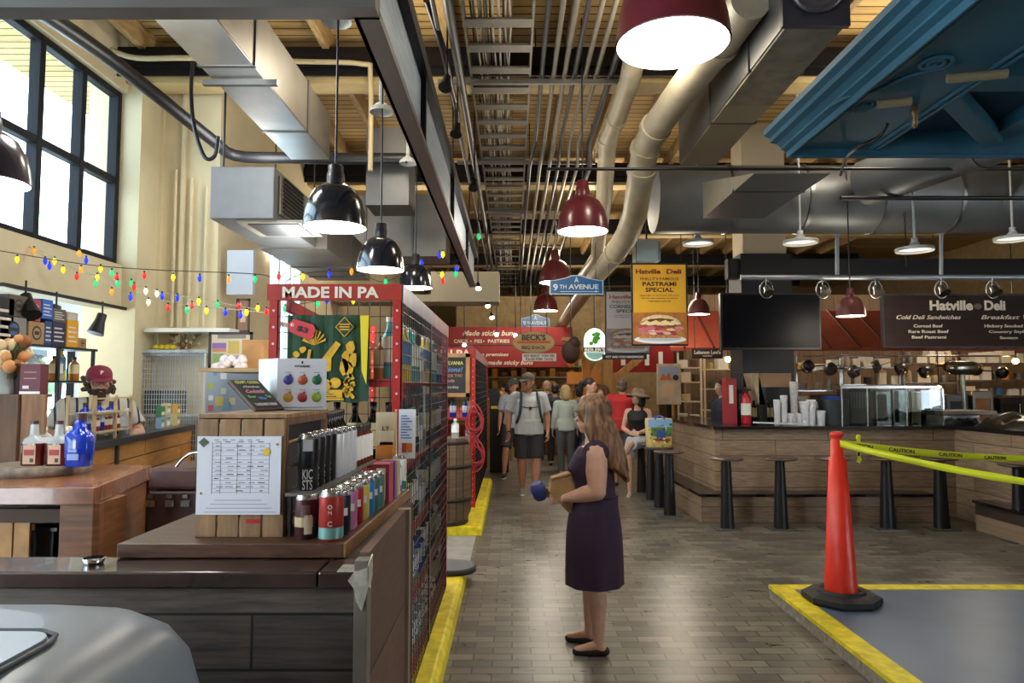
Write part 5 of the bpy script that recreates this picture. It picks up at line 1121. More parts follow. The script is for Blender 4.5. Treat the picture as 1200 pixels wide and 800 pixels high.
MB().box((dx0+.1,8.9,0),(6.2,9.45,dz-.05)).prism([(dx0+.1,8.9),(dx0+.7,8.9),(bx2+.55,11.9),(bx2+.08,11.9)],0,dz-.06,plane='XY').box((5.55,7.0,0),(6.2,8.9,dz-.05)).build('carcass',mat('carcass_brown'),db)
MB().box((fX,8.5,0),(5.0,8.8,fzb_-.03)).box((5.2,7.0,0),(5.46,8.05,fzb_-.03)).build('footrest_box',PLK,db)
MB().prism([(fX,8.5),(fX+.3,8.8),(fX+.2,12),(fX-.1,12)],0,fzb_-.03,plane='XY').build('footrest_box',PLKY,db)
MB().box((fX-.02,8.48,fzb_-.03),(5.02,8.8,fzb_)).prism([(fX-.02,8.5),(fX+.3,8.5),(fX+.2,12),(fX-.12,12)],fzb_-.03,fzb_+.001,plane='XY').box((5.18,7.0,fzb_-.03),(5.46,8.07,fzb_)).build('footrest_top',BTOP,db)
SEAT = mat('stool_seat','#4a3a33',.3,noise=.2,coat=.3)
def stool(loc,label,group):
    t=thing('bar_stool',label,'bar stool',loc,0,group)
    MB().lathe([(0,0),(.16,0),(.19,.008),(.195,.018),(.185,.028),(0,.03)],(0,0,.775),SEAT,32).build('seat',None,t)
    MB().loft([((0,0,.012),.074,.06),((0,0,.4),.06,.05),((0,0,.775),.046,.042)],BLACK,8,6).build('pedestal',None,t)
    MB().box((-.15,-.12,0),(.15,.12,.012)).build('base_plate',mat('plate_steel','#6f7276',.4,.7),t,bevel=.003)
    return t
st=None
for i,(px,py,lb) in enumerate(((852,617,'black pedestal stool nearest the bar corner, at the bar front'),(915,615,'black pedestal stool directly before the paper cups'),(977,616,'black pedestal stool behind the orange cone'),(1040,615,'black pedestal stool next after the cone'),(1103,615,'last black pedestal stool before the bar turns'))):
    x=P(px,600,8.15).x
    if st is None: st=stool((x,8.15,0),lb,'stools along the bar front')
    else: dup(st,(x,8.15,0),None,lb)
for i,(px,py,lb) in enumerate(((785,604,'stool on the bar side closest to the corner'),(773,595,'stool on the bar side carrying the painted shopping bag'),(763,586,'stool on the bar side behind the shopping bag'),(752,577,'stool on the bar side carrying the woman in the sun hat'))):
    q=F(px,py,0); s=dup(st,(q.x,q.y,0),None,lb,'stools along the bar side')
    if i==1: bagpos=q
    if i==3: seatpos=q
dup(st,(P(1190,600,7.6).x-.02,7.5,0),None,'stool cut off at the picture edge by the bar turn','stools along the bar front')

# ---------------------------------------------------------------- things on and behind the deli bar
CX0,CX1=P(870,400,9.55).x,P(930,400,9.55).x
MB().box((CX0,9.55,dz+.0),(CX1,10.1,P(900,297,9.55).z)).build('x',mat('column_black','#17181c',.45)).name='black_column'; struct(bpy.data.objects['black_column'])
MB().box((CX0+.05,9.6,P(900,297,9.55).z),(CX1-.05,10.05,CEZ)).build('x',mat('column_cream','#b3a890',.7)).name='upper_column'; struct(bpy.data.objects['upper_column'])
x0,x1=P(845,400,8.6).x,P(963,400,8.6).x; z0,z1=P(900,410,8.6).z,P(900,343,8.6).z
tv=thing('wall_screen','large black switched off television hung above the deli bar','television',(0,0,0))
MB().box((x0,8.6,z0),(x1,8.68,z1)).build('housing',BLACK,tv,bevel=.006); MB().box((x0+.025,8.594,z0+.03),(x1-.025,8.6,z1-.025)).build('screen',mat('screen_black','#0a0c12',.3,spec=.15),tv)
MB().cyl(((x0+x1)/2,8.7,(z0+z1)/2),((x0+x1)/2,9.56,(z0+z1)/2),.04).build('bracket',BLACKM,tv)
x0,x1=P(1037,400,8.3).x,P(1037,400,8.3).x+2.5; z0,z1=P(1100,405.5,8.3).z,P(1100,346,8.3).z
mn=thing('menu_board','dark brown wooden Hatville Deli menu board with cream writing','menu board',(0,0,0))
MB().box((x0,8.3,z0),(x1,8.34,z1)).build('board',bricks('menu_wood','#33211c','#2a1a16','#150d0b',3,.16,.003,'XZ',.9,noise=.2),mn)
MB().box((x0-.02,8.29,z0-.02),(x1,8.3,z0)).box((x0-.02,8.29,z1),(x1,8.3,z1+.02)).box((x0-.02,8.29,z0),(x0,8.35,z1)).build('frame',mat('frame_dark'),mn)
LET=mat('letter_tan','#efe2cc',.6)
def mt_(px0,px1,py0,py1,s,bold=.02,sh=0): 
    a=P(px0,py1,8.3); b=P(px1,py0,8.3); return (s,b.z-a.z,(a.x+b.x)/2,a.z,b.x-a.x,bold,sh)
joined_text([mt_(1089,1139,352,363,'Hatville',.05),mt_(1153,1177,352,363,'Deli',.05),mt_(1050,1125,369,374,'Cold Deli Sandwiches',.01,.3),mt_(1149,1230,369,374,'Breakfast Wheel',.01,.3),
 mt_(1070,1104,380,383.5,'Corned Beef',.03),mt_(1064,1111,386.5,390,'Rare Roast Beef',.03),mt_(1068,1108,393,396.5,'Beef Pastrami',.03),mt_(1153,1216,380,383.5,'Hickory Smoked Bacon',.03),mt_(1158,1220,387,390,'Country Style Ham',.03),mt_(1171,1192,394,397,'Sausage',.03)],LET,mn,loc=(0,8.288,0))
q=P(1146,359,8.29); MB().ell((q.x,8.288,q.z),(.05,.004,.035),mat('logo_grey','#6e5f56',.6),10).build('rooster_mark',None,mn)
# sloping red awning
AWN=mat('awning_red','#9a4330',.6,noise=.1); a0=P(800,411,10.2); a1=P(800,366,11.0)
aw=thing('red_awning','sloping terracotta red boarded awning over the deli kitchen','awning',(0,0,0))
zA,zB=a0.z,a1.z; xA=P(786,411,10.2).x
MB().prism([(10.2,zA),(10.2,zA+.05),(11.2,zB+.05),(11.2,zB)],xA,9.5,AWN,'YZ').build('panel',None,aw)
m=MB(); x=xA+.2
while x<9.4: m.bar((x,10.18,zA+.045),(x+.0,11.2,zB+.06),.025,.03,mat('awning_dark','#5a2018',.6)); x+=.42
m.build('battens',None,aw)
# kitchen back wall, shelving, goods
KW=bricks('kitchen_wall','#6e5640','#806850','#3a2a1e',1.4,.22,.004,'ZX',.7,noise=.25); MB().box((3.2,13.0,0),(12,13.2,3.3)).build('x',KW).name='wall_kitchen'; struct(bpy.data.objects['wall_kitchen'])
MB().box((11.8,-1,0),(12,26,CEZ)).build('x',mat('far_wall')).name='wall_right'; struct(bpy.data.objects['wall_right'])
def unit(px0,px1,levels,Y,label,group,fill,frame=STEEL,depth=.35,seed=1):
    rnd=random.Random(seed); x0,x1=P(px0,450,Y).x,P(px1,450,Y).x; t=thing('kitchen_shelf',label,'shelf',(0,0,0))
    zs=[P(px0,py,Y).z for py in levels]; zt=max(zs)+.0
    for x in (x0,x1): MB().box((x-.015,Y,0),(x+.015,Y+.03,zt+.25)).build('post',frame,t)
    for z in zs: MB().box((x0,Y,z-.02),(x1,Y+depth,z)).build('shelf_board',frame,t)
    out=[]
    for li,z in enumerate(zs):
        x=x0+.06
        while x<x1-.12:
            c,cn=rnd.choice(fill); w=rnd.uniform(.09,.22); h=rnd.uniform(.1,.24)
            if li==len(zs)-1 and False: break
            kind=rnd.random()
            if kind<.55:
                o=MB().box((0,0,0),(w,.2,h)).box((w*.3,-.002,h*.4),(w*.7,0,h*.6),mat('print_pale')).build('food_box',mat('crt_'+c[1:],c,.6),loc=(x,Y+.04,z),bevel=.004); cat='box'
                if len(o.data.materials)==1: pass
            elif kind<.8:
                w=.12; o=MB().lathe([(.045,0),(.055,.01),(.055,h*.8),(.045,h*.9),(.045,h),(0,h)],(.06,.06,0),mat('crt_'+c[1:],c,.6),14).build('storage_jar',loc=(x,Y+.04,z)); cat='jar'
            else:
                w=.2; m_=MB()
                for q in range(4): m_.lathe([(.05+.01*q/4,.03*q),(.085,.03*q+.035),(.08,.03*q+.035)],(.1,.1,0),mat('crt_'+c[1:],c,.4),16)
                o=m_.build('stacked_bowls',loc=(x,Y+.04,z)); cat='bowls'
            tag(o,cn+' '+{'box':'packet','jar':'tub','bowls':'bowl stack'}[cat]+' on '+label.split(' with')[0]+', shelf '+['one','two','three','four','five'][li]+' from below' if False else cn+' '+{'box':'packet','jar':'tub','bowls':'bowl stack'}[cat]+' stored on the '+group,cat,group)
            x+=w+rnd.uniform(.02,.09)
    return t
FILL=[('#a08a60','tan'),('#b8b0a0','cream'),('#3c3a38','black'),('#4a5a4a','dark green'),('#8a5a3a','brown'),('#c98a3a','orange'),('#6e6a62','grey'),('#a8a294','pale grey'),('#b8402c','red')]
unit(795,822,(495,470,447,430),12.0,'white open shelf of jars and bread rolls','white deli shelf',[('#5a4030','dark brown'),('#c9b48a','tan'),('#a87a4a','golden')],mat('cream_paint','#cfc4a8',.6),seed=2)
unit(826,868,(480,455,432),12.4,'cream shelf of packets with warm light','cream deli shelf',FILL,mat('cream_paint'),seed=3)
unit(934,985,(478,457,433),12.0,'steel shelf of bright food packets','steel shelf by the column',[('#d9862c','orange'),('#d9b04a','yellow'),('#7a7a78','grey')]+FILL[:2],seed=4)
unit(987,1055,(470,450,430),12.2,'wide steel shelf of tubs','middle steel shelf',FILL,seed=5)
unit(1060,1122,(462,448,425),12.2,'steel shelf of grey bowls and pans','shelf of pans',[('#6a6a66','grey'),('#8f8c84','pale grey'),('#b8a888','tan')],seed=6)
unit(1126,1215,(463,445,425),12.2,'steel shelf at the picture edge','shelf at the picture edge',FILL+[('#3a6aa8','blue')],seed=7)
PB=mat('cream_paint')
# standing poster and signs at the deli
def poster(name,label,px0,px1,py0,py1,Y,fc,bg,extra=(),cat='poster',th=.03,fw=.02):
    x0,x1=P(px0,(py0+py1)/2,Y).x,P(px1,(py0+py1)/2,Y).x; z0,z1=P((px0+px1)/2,py1,Y).z,P((px0+px1)/2,py0,Y).z
    t=thing(name,label,cat,(x0,Y,z0)); w=x1-x0; h=z1-z0
    MB().box((0,0,0),(w,th,h)).build('frame',fc,t,bevel=.003); MB().box((fw,-.003,fw),(w-fw,0,h-fw)).build('sheet',bg,t)
    return t,w,h
YLW=mat('poster_yellow','#d9a52a',.45,noise=.12,nscale=2); GRYP=mat('poster_grey','#8f8a88',.5)
def sandwich(t,w,h,mb,ox=0.0):
    g=mb!=''; m=MB(); c_=lambda a,b:(b if g else a)
    E=lambda cx,cz,rx,rz,n=24,j=0:[(w*cx+w*rx*math.cos(2*PI*k/n)*(1+j*math.sin(5*k)),h*cz+h*rz*math.sin(2*PI*k/n)*(1+j*math.cos(3*k))) for k in range(n)]
    m.box((w*.02,-.005,h*.02),(w*.98,-.003,h*.40),mat('tabletop'+mb,c_('#a86a2c','#6a6260'),.5,noise=.3,nscale=6))
    m.prism(E(.5,.075,.46,.05),-.007,-.005,mat('plate_pale'+mb,c_('#dfe4ea','#9a9896'),.4)); m.prism(E(.5,.09,.38,.035),-.008,-.007,mat('plate_in'+mb,c_('#b8c0c8','#848280'),.4))
    m.prism([(w*a,h*b) for a,b in ((.14,.09),(.86,.09),(.9,.16),(.8,.2),(.2,.2),(.1,.15))],-.010,-.008,mat('bread_low'+mb,c_('#b8824a','#6a5a50'),.6,noise=.3,nscale=40))
    rnd=random.Random(4)
    for k in range(46):
        x=.16+.68*rnd.random(); z=.14+.13*rnd.random(); c=rnd.choice(c_(('#b84a52','#c9707a','#a83a44','#d88a88','#e0c0a8'),('#6a4a44','#7a5a50','#8a7a6c')))
        m.prism(E(x,z,.075,.016,10,.2),-.0105-.0002*k,-.009,mat('fill_'+c[1:],c,.5))
    for k in range(12): m.prism(E(.2+.055*k,.27+.012*math.sin(2*k),.06,.022,9,.2),-.022-.0002*k,-.018,mat('cheese'+mb,c_('#ecd9a0','#8f857a'),.5))
    m.prism([(w*a,h*b) for a,b in ((.08,.27),(.12,.33),(.25,.38),(.45,.405),(.65,.395),(.82,.35),(.93,.27),(.88,.26),(.75,.31),(.5,.335),(.3,.32),(.16,.27))],-.030,-.025,mat('bread_top'+mb,c_('#a8672e','#5e4c40'),.6,noise=.25,nscale=30))
    m.prism([(w*a,h*b) for a,b in ((.14,.28),(.2,.33),(.4,.37),(.62,.365),(.8,.32),(.86,.275),(.7,.315),(.5,.33),(.3,.315))],-.032,-.030,mat('bread_in'+mb,c_('#dcc090','#80705f'),.6,noise=.2,nscale=30))
    m.build('sandwich_picture',None,t)
t,w,h=poster('deli_poster','yellow Hatville Deli pastrami special poster hanging beside the aisle',740,806,308,405,8.0,BLACK,YLW)
RDK=mat('ink_red','#7a1f1c',.5)
joined_text([('Hatville',h*.055,w*.30,h*.87,w*.44,.05,0,RDK),('Deli',h*.055,w*.76,h*.87,w*.26,.05,0,RDK),("PHILLY'S FAMOUS",h*.035,w*.5,h*.79,w*.68,.01,0,RDK),('PASTRAMI',h*.05,w*.5,h*.72,w*.6,.03,0,mat('ink_brown','#3a1c14',.5)),('SPECIAL',h*.05,w*.5,h*.65,w*.5,.03,0,mat('ink_brown')),('piled high on rye bread with swiss',h*.016,w*.5,h*.6,w*.7,0,0,mat('ink_brown')),('and our own dressing, served hot',h*.016,w*.5,h*.565,w*.66,0,0,mat('ink_brown')),('made fresh every day',h*.016,w*.5,h*.53,w*.4,0,0,mat('ink_brown'))],RDK,t,loc=(0,-.005,0)); sandwich(t,w,h,'')
MB().cyl((w*.1,.015,h),(w*.1,.015,h+.6),.004).cyl((w*.9,.015,h),(w*.9,.015,h+.6),.004).build('hanging_wires',BLACKM,t)
t,w,h=poster('deli_poster','grey corned beef special poster partly behind the yellow one',709,762,340,415,9.0,BLACK,GRYP)
joined_text([('Hatville Deli',h*.055,w*.5,h*.87,w*.8,.04,0,RDK),("PHILLY'S FAMOUS",h*.035,w*.5,h*.8,w*.68,.01,0,inkd),('CORNED BEEF',h*.05,w*.5,h*.72,w*.8,.03,0,inkd),('SPECIAL',h*.05,w*.5,h*.65,w*.5,.03,0,inkd),('served on rye bread',h*.016,w*.5,h*.6,w*.6,0,0,inkd),('with cole slaw and swiss',h*.016,w*.5,h*.57,w*.6,0,0,inkd)],inkd,t,loc=(0,-.005,0)); sandwich(t,w,h,'_g')
MB().cyl((w*.1,.015,h),(w*.1,.015,h+.6),.004).build('hanging_wires',BLACKM,t)
t,w,h=poster('banner_strip','black strip sign with small white letters under the grey poster',706,758,415,421,9.0,BLACK,mat('strip_black','#121214',.5),fw=.004,cat='sign'); joined_text([('HOT AND COLD SANDWICHES',h*.45,w*.5,h*.28,w*.85,0,0)],mat('pt_white'),t,loc=(0,-.005,0))
t,w,h=poster('lebanon_sign','small dark brown sign reading Lebanon Levis over the deli corner',811,847,408,420,10.0,mat('sign_brown','#33211d',.5),mat('sign_brown'),cat='sign'); MB().cyl((w*.1,.015,h),(w*.1,.015,CEZ-P(811,420,10.0).z),.005,BLACK,6).build('hanging_wire',None,t); joined_text([("Lebanon Levi's",h*.35,w*.5,h*.45,w*.85,.02,0),('market',h*.15,w*.5,h*.2,w*.3,.02,0)],LET,t,loc=(0,-.005,0))
t,w,h=poster('picture_poster','tall pastel market poster standing behind the side of the bar',770,798,426,474,11.6,mat('poster_cream','#bfae90',.6),mat('poster_peach','#b8a48a',.6,noise=.2,nscale=4),fw=.01)
MB().box((w*.4,.01,-P(780,474,11.6).z),(w*.6,.03,0)).build('stand',BLACK,t)
m=MB().box((w*.1,-.006,h*.7),(w*.9,-.003,h*.93),mat('poster_sky','#8fa0b4',.6)).prism([(w*.1,h*.6),(w*.25,h*.76),(w*.38,h*.68),(w*.5,h*.8),(w*.6,h*.6)],-.008,-.006,mat('poster_roof','#b8643a',.6)).lathe([(0,-.008),(w*.12,-.007)],(w*.78,0,h*.66),mat('print_dark'),16,'Y').box((w*.2,-.006,h*.2),(w*.7,-.003,h*.5),mat('poster_tan2','#c9a882',.6)); m.build('printed_scene',None,t)
# bar-top objects
def bp(px,Y): return P(px,490,Y).x
t=thing('dispenser_box','tall red dispenser box with white strip on the deli bar','dispenser',(bp(852,9.2),9.2,dz)); h=P(850,443,9.2).z-dz; w=bp(864,9.2)-bp(852,9.2)
MB().box((0,0,0),(w,.2,h)).build('body',mat('box_red','#9c2a30',.45),t,bevel=.004); MB().box((w*.25,-.003,h*.45),(w*.65,0,h*.85)).build('white_strip',mat('pt_white'),t)
tag(MB().box((bp(864.5,9.3),9.3,dz),(bp(871,9.3),9.45,P(865,437,9.3).z)).build('folder_stand',mat('navy','#1a2030',.5)),'dark blue upright file between the red dispenser and extinguisher','file')
x=bp(876,9.15); fe=thing('fire_extinguisher','red fire extinguisher standing beside the black column','fire extinguisher',(x,9.2,dz)); 
MB().lathe([(0,0),(.06,0),(.065,.02),(.065,.32),(.05,.37),(.02,.4),(.02,.42),(0,.42)],(0,0,0),mat('ext_red','#b3202a',.3),20).build('cylinder_body',None,fe); MB().lathe([(.066,.12),(.066,.27)],(0,0,0),mat('pt_white'),20).build('label',None,fe)
MB().cbox((.02,0,.44),(.1,.03,.03),BLACK).cbox((.02,0,.47),(.1,.03,.012),STEEL).tube([(-.02,0,.43),(-.08,0,.38),(-.085,0,.2)],.01,BLACK,8).build('handle_hose',None,fe)
x0,x1=bp(884,9.1),bp(932,9.1); z0,z1=P(900,465,9.1).z,P(900,437,9.1).z
cbx=thing('cardboard_box','open brown cardboard box raised against the black column','box',(0,0,0)); CBM=mat('cardboard','#8f6f52',.7,noise=.1)
MB().box((x0+.1,9.2,z1-.18),(x1,9.5,z1)).build('body',CBM,cbx); MB().prism([(x0,z1),(x0+.1,z1),(x0+.18,z0-.1),(x0+.1,z0-.1)],9.2,9.5,mat('cardboard_light','#a8957a',.7)).build('flap',None,cbx); MB().box((x0+.1,9.2,dz),(x0+.2,9.5,z1-.18)).build('stand',BLACK,cbx)
CUP=mat('cup_white','#cdd0d4',.4)
def cups(px,py0,py1,label,r=.045,mt=CUP,Y=9.05):
    h=P(px,py0,Y).z-dz; m=MB().lathe([(r*.75,0),(r*.8,h*.5),(r,h),(r*.9,h),(0.001,h-.005)],(0,0,0),mt,16); n=int(h/.03)
    for k in range(n): m.lathe([(r*(.78+.2*k/n)+.004,h*k/n),(r*(.78+.2*k/n)+.006,h*k/n+.008)],(0,0,0),mt,16)
    tag(m.build('cup_stack',loc=(bp(px,Y),Y,dz)),label,'cups','stacks of cups on the deli bar')
cups(911,468,498,'short stack of white cups by the green lit bottles'); cups(919,463,498,'stack of white cups next to the tall speckled stack'); cups(931,447,498,'tallest speckled paper cup stack',.05,mat('cup_speck','#b9b6b8',.5,noise=.3,nscale=60)); cups(926,484,498,'low stack of white lids'); cups(936,484,498,'second low stack of white lids')
cups(943,470,498,'wide stack of white bowls, taller of the pair',.07); cups(951,468,498,'leaning stack of white bowls beside the taller one',.06); cups(962,481,498,'short stack of white bowls',.06)
MB().bar((bp(882,9.0),8.98,dz+.07),(bp(945,9.0),8.98,dz+.045),.03,.02,CUP).build('x').name='paper_roll'; tag(bpy.data.objects['paper_roll'],'long white rolled paper lying before the cup stacks','paper roll'); bpy.data.objects['paper_roll'].location.z=-.035
for i in range(5):
    put('green' if i%2 else 'dark',(bp(884+5*i,9.3),9.32,dz),'small dark green bottle in the cluster before the black column','bottles before the column')
tub=MB().loft([((0,0,0),.16,.14),((0,0,.32),.18,.16)],mat('tub_steel','#43474c',.5,.3),20,3).build('grey_tub',loc=(bp(977,9.2),9.2,dz)); tag(tub,'dark grey tub beside the white bowl stacks','tub')
MB().box((-.1,-.08,.32),(.1,.08,.36),mat('cloth_blue','#2a4aa0',.7)).build('blue_cloth',None,tub)
sg=thing('sneeze_guard','steel framed glass guard standing on the deli bar','glass guard',(0,0,0)); x0,x1=bp(988,8.9),bp(1105,8.9); zt=P(1040,452,8.9).z
for x in (x0,bp(1018,8.9),bp(1064,8.9),x1): MB().cyl((x,8.92,dz),(x,8.92,zt),.012,STEEL,8).build('post',None,sg)
MB().box((x0,8.915,dz+.03),(x1,8.925,zt-.05)).build('pane',glassy('guard_glass','#d8e0e0',.05),sg); MB().box((x0,8.9,zt-.03),(x1,8.95,zt)).build('top_rail',STEEL,sg)
def machine(px0,px1,py0,Y,name,label,mt,panels=(),d=.35):
    x0,x1=bp(px0,Y),bp(px1,Y); z=P((px0+px1)/2,py0,Y).z; t=thing(name,label,'kitchen appliance',(x0,Y,dz)); w=x1-x0;h=z-dz
    MB().box((0,0,0),(w,d,h)).build('body',mt,t,bevel=.008)
    for i,(u0,u1,v0,v1,m_) in enumerate(panels): MB().box((w*u0,-.008,h*v0),(w*u1,0,h*v1)).build('front_panel',m_,t)
    return t
DGL=mat('dark_glass','#1c2024',.1,spec=.7)
machine(996,1022,455,9.15,'drink_cooler','black grilled cooler on the deli bar',BLACK,[(.05+.13*k,.1+.13*k,.45,.9,mat('grille_grey','#5c6064',.4,.5)) for k in range(7)])
machine(1027,1045,458,9.2,'toaster_oven','steel cabinet with dark glass door',STEEL,[(.1,.7,.1,.9,DGL)])
machine(1047,1066,456,9.2,'dish_cabinet','shiny narrow steel cabinet with dark slot',STEEL,[(.1,.35,.05,.95,DGL)])
machine(1068,1080,458,9.2,'steel_pillar_unit','slim steel unit beside the navy cups',STEEL,[(.1,.9,.05,.95,mat('steel_warm','#a8957e',.3,.8))])
machine(1080,1090,460,9.25,'cup_dispenser','dark navy cup dispenser tower',mat('navy'),[(.3,.7,.1,.3,mat('cloth_blue'))])
machine(1090,1108,455,9.2,'coffee_urn','dark glass fronted steel urn reflecting warm light',STEEL,[(.15,.85,.05,.75,DGL)])
Y=8.0; gx0,gx1=5.5,6.3
gr=thing('flat_grill','steel counter grill with knobs at the bar turn','grill',(0,0,0)); x0,x1=P(1107,490,8.75).x,P(1150,490,8.75).x; zz=P(1130,486,8.75).z
MB().box((x0,8.78,dz),(x1,9.3,zz)).build('body',STEEL,gr,bevel=.008); MB().box((x0-.02,8.75,zz),(x1+.2,9.35,zz+.05)).build('griddle_plate',mat('griddle','#6a5c50',.35,.5),gr,bevel=.005)
for k in range(4): MB().cyl((x0+.07+.1*k,8.78,dz+.08),(x0+.07+.1*k,8.74,dz+.08),.025,BLACK,14).build('knob',None,gr)
m=MB(); nx,ny=14,8; X0,X1,Ya,Yb2=5.5,6.25,7.3,8.6; vs=[];fs=[]
for j in range(ny+1):
    for i in range(nx+1):
        u,v=i/nx,j/ny; e=min(u,1-u,v,1-v); z=dz+.005+min(1,e*6)*(.14+.05*math.sin(9*u+5*v)+.04*math.sin(17*v)); vs.append((X0+(X1-X0)*u,Ya+(Yb2-Ya)*v,z))
for j in range(ny):
    for i in range(nx): q=j*(nx+1)+i; fs.append((q,q+1,q+nx+2,q+nx+1))
m.add(vs,fs,mat('cover_black','#17191c',.25),True); m.add([(X0,Ya,dz),(X1,Ya,dz),(X1,Yb2,dz),(X0,Yb2,dz)],[(0,1,2,3)],mat('cover_black')); tag(m.build('dark_cover'),'black plastic sheet draped over goods on the bar turn','cover')
pw=thing('bread_loaf_scale','grey rounded steel canister held up on a post behind the grill','canister',(0,0,0)); c=P(1128,431,10.2)
MB().limb([(c.x-.12,10.2,c.z),(c.x+.12,10.2,c.z)],[.1,.1],STEEL,16).build('drum',None,pw); MB().cyl((c.x,10.2,dz*0+0),(c.x,10.2,c.z),.03,STEEL,10).build('post',None,pw)
# steel back counter with ovens, pans and trays
bc_=thing('steel_back_counter','long stainless back counter behind the deli bar','counter',(0,0,0)); MB().box((4.2,11.0,0),(9.5,11.6,.92)).build('cabinet',STEEL,bc_); MB().box((4.15,10.95,.92),(9.55,11.62,.96)).build('counter_top',STEEL,bc_)
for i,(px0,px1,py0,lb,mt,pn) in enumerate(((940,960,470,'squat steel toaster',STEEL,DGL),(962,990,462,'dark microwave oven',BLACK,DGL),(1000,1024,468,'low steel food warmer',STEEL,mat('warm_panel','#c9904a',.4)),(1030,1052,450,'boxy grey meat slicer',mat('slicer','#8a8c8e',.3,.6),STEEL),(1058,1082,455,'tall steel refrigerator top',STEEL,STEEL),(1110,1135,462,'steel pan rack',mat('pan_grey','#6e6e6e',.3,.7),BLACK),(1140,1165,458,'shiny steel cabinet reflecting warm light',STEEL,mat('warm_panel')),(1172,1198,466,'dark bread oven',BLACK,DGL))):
    x0,x1=P(px0,480,11.1).x,P(px1,480,11.1).x; z1=P(1000,py0,11.1).z; t=thing('kitchen_machine',lb+' on the stainless back counter','kitchen appliance',(x0,11.1,.96)); MB().box((0,0,0),(x1-x0,.4,z1-.96)).build('body',mt,t,bevel=.01); MB().box(((x1-x0)*.15,-.01,(z1-.96)*.2),((x1-x0)*.75,0,(z1-.96)*.8)).build('door',pn,t); MB().cyl(((x1-x0)*.85,-.02,(z1-.96)*.2),((x1-x0)*.85,-.02,(z1-.96)*.8),.01,STEEL,8).build('handle',None,t)
for i in range(9):
    px=948+28*i; c=P(px,428+(i%3)*3,11.4); o=MB().lathe([(.09,0),(.1,.02),(.1,.12),(.095,.12),(.09,.03),(0,.02)],(0,0,-.12),mat('pan_grey'),18).bar((.1,0,-.03),(.26,0,0),.02,.01,BLACK).cyl((0,0,-.02),(0,0,.15),.005,BLACK,6).build('hanging_pan',loc=c,rot=(R(70),0,R(20*i))); tag(o,'dark saucepan hanging in the row above the deli kitchen','pan','hanging pans in the kitchen')
o=MB().cyl((P(940,420,11.4).x,11.4,P(0,417,11.4).z),(P(1190,420,11.4).x,11.4,P(0,417,11.4).z),.015,STEEL,8).build('pan_rail'); tag(o,'steel rail carrying the hanging saucepans','rail')
# warm lamp bulbs in the kitchen
for px,py,lb in ((853,421,'warm bare bulb above the cream deli shelf'),(1190,423,'warm bulb by the picture edge'),(1100,455,'warm heat bulb over the urn')):
    c=P(px,py,11.3); t=thing('hanging_bulb',lb,'bulb',c,0,'warm kitchen bulbs'); MB().ell((0,0,0),.045,mat('bulb_warm','#ffffff',.5,emit='#ffb45a',es=40),12).build('bulb',None,t); MB().cyl((0,0,.03),(0,0,CEZ-c.z),.008,BLACK,8).build('cord',None,t)

# ---------------------------------------------------------------- cone and caution tape
cq=F(986,704,.1); cq=Vector((cq.x,cq.y,.1))
cn=thing('traffic_cone','tall orange channelizer cone on black rubber base on the blue platform','traffic cone',cq); CH=P(980,505,cq.y).z-.1
ORG=mat('cone_orange','#d8301c',.38,noise=.05)
MB().rings([[Vector((r_*math.cos(R(22.5+45*k)),r_*math.sin(R(22.5+45*k)),z_)) for k in range(8)] for r_,z_ in ((.255,0),(.265,.02),(.262,.05),(.22,.065),(.15,.075))],mat('rubber_black','#1b1d20',.6),smooth=False).lathe([(.165,.07),(.16,.09),(.13,.085)],(0,0,0),mat('rubber_black'),32).build('base',None,cn)
pr=[(.112,.06),(.058,CH*.845),(.044,CH*.85),(.042,CH*.945),(.035,CH*.95),(.035,CH*.965),(.048,CH*.972),(.05,CH*.985),(.03,CH*.998),(.001,CH)]
MB().lathe(pr,(0,0,0),ORG,32).build('cone_body',None,cn)
TAPE=mat('tape_yellow','#d8e02a',.3,emit=None); TINK=mat('ink_dark')
def tape(name,label,a,b,d,w=.055,twist=0,letters=0):
    pts=sag(a,b,d,24); vs=[];fs=[]; t=thing(name,label,'tape',(0,0,0))
    for i,p in enumerate(pts):
        an=twist*math.sin(i*.5); u=Vector((0,math.sin(an),math.cos(an)))*w/2; nf=Vector((0,.0008,0)); vs+=[p-u,p+u,p-u+nf,p+u+nf]
    for i in range(len(pts)-1):
        q=4*i; fs+=[(q,q+4,q+5,q+1),(q+2,q+3,q+7,q+6),(q+1,q+5,q+7,q+3),(q,q+2,q+6,q+4)]
    MB().add(vs,fs,TAPE,True).build('ribbon',None,t)
    if letters:
        for k in range(letters):
            f=(k+.45)/letters; i=int(f*24); p=pts[i]; q=pts[min(i+1,24)]; dr=(q-p).normalized(); o=text('CAUTION',w*.5,(0,0,0),TINK,t,'lettering',.3,(0,0,0),.03,.0006)
            zax=Vector((dr.y,-dr.x,0)).normalized(); yax=zax.cross(dr); o.matrix_world=Matrix(((dr.x,yax.x,zax.x,p.x),(dr.y,yax.y,zax.y,p.y-.004),(dr.z,yax.z,zax.z,p.z-w*.22),(0,0,0,1)))
top=cq+Vector((0,-.05,CH*.93))
tape('caution_tape','yellow caution tape stretched from the cone towards the camera side',top,P(1225,568,4.4)+Vector((0,0,0)),.02,.05,.5)
tape('caution_tape','yellow caution tape with black letters running back from the cone',top+Vector((0,.06,0)),P(1240,538,6.4),.03,.055,.1,5)
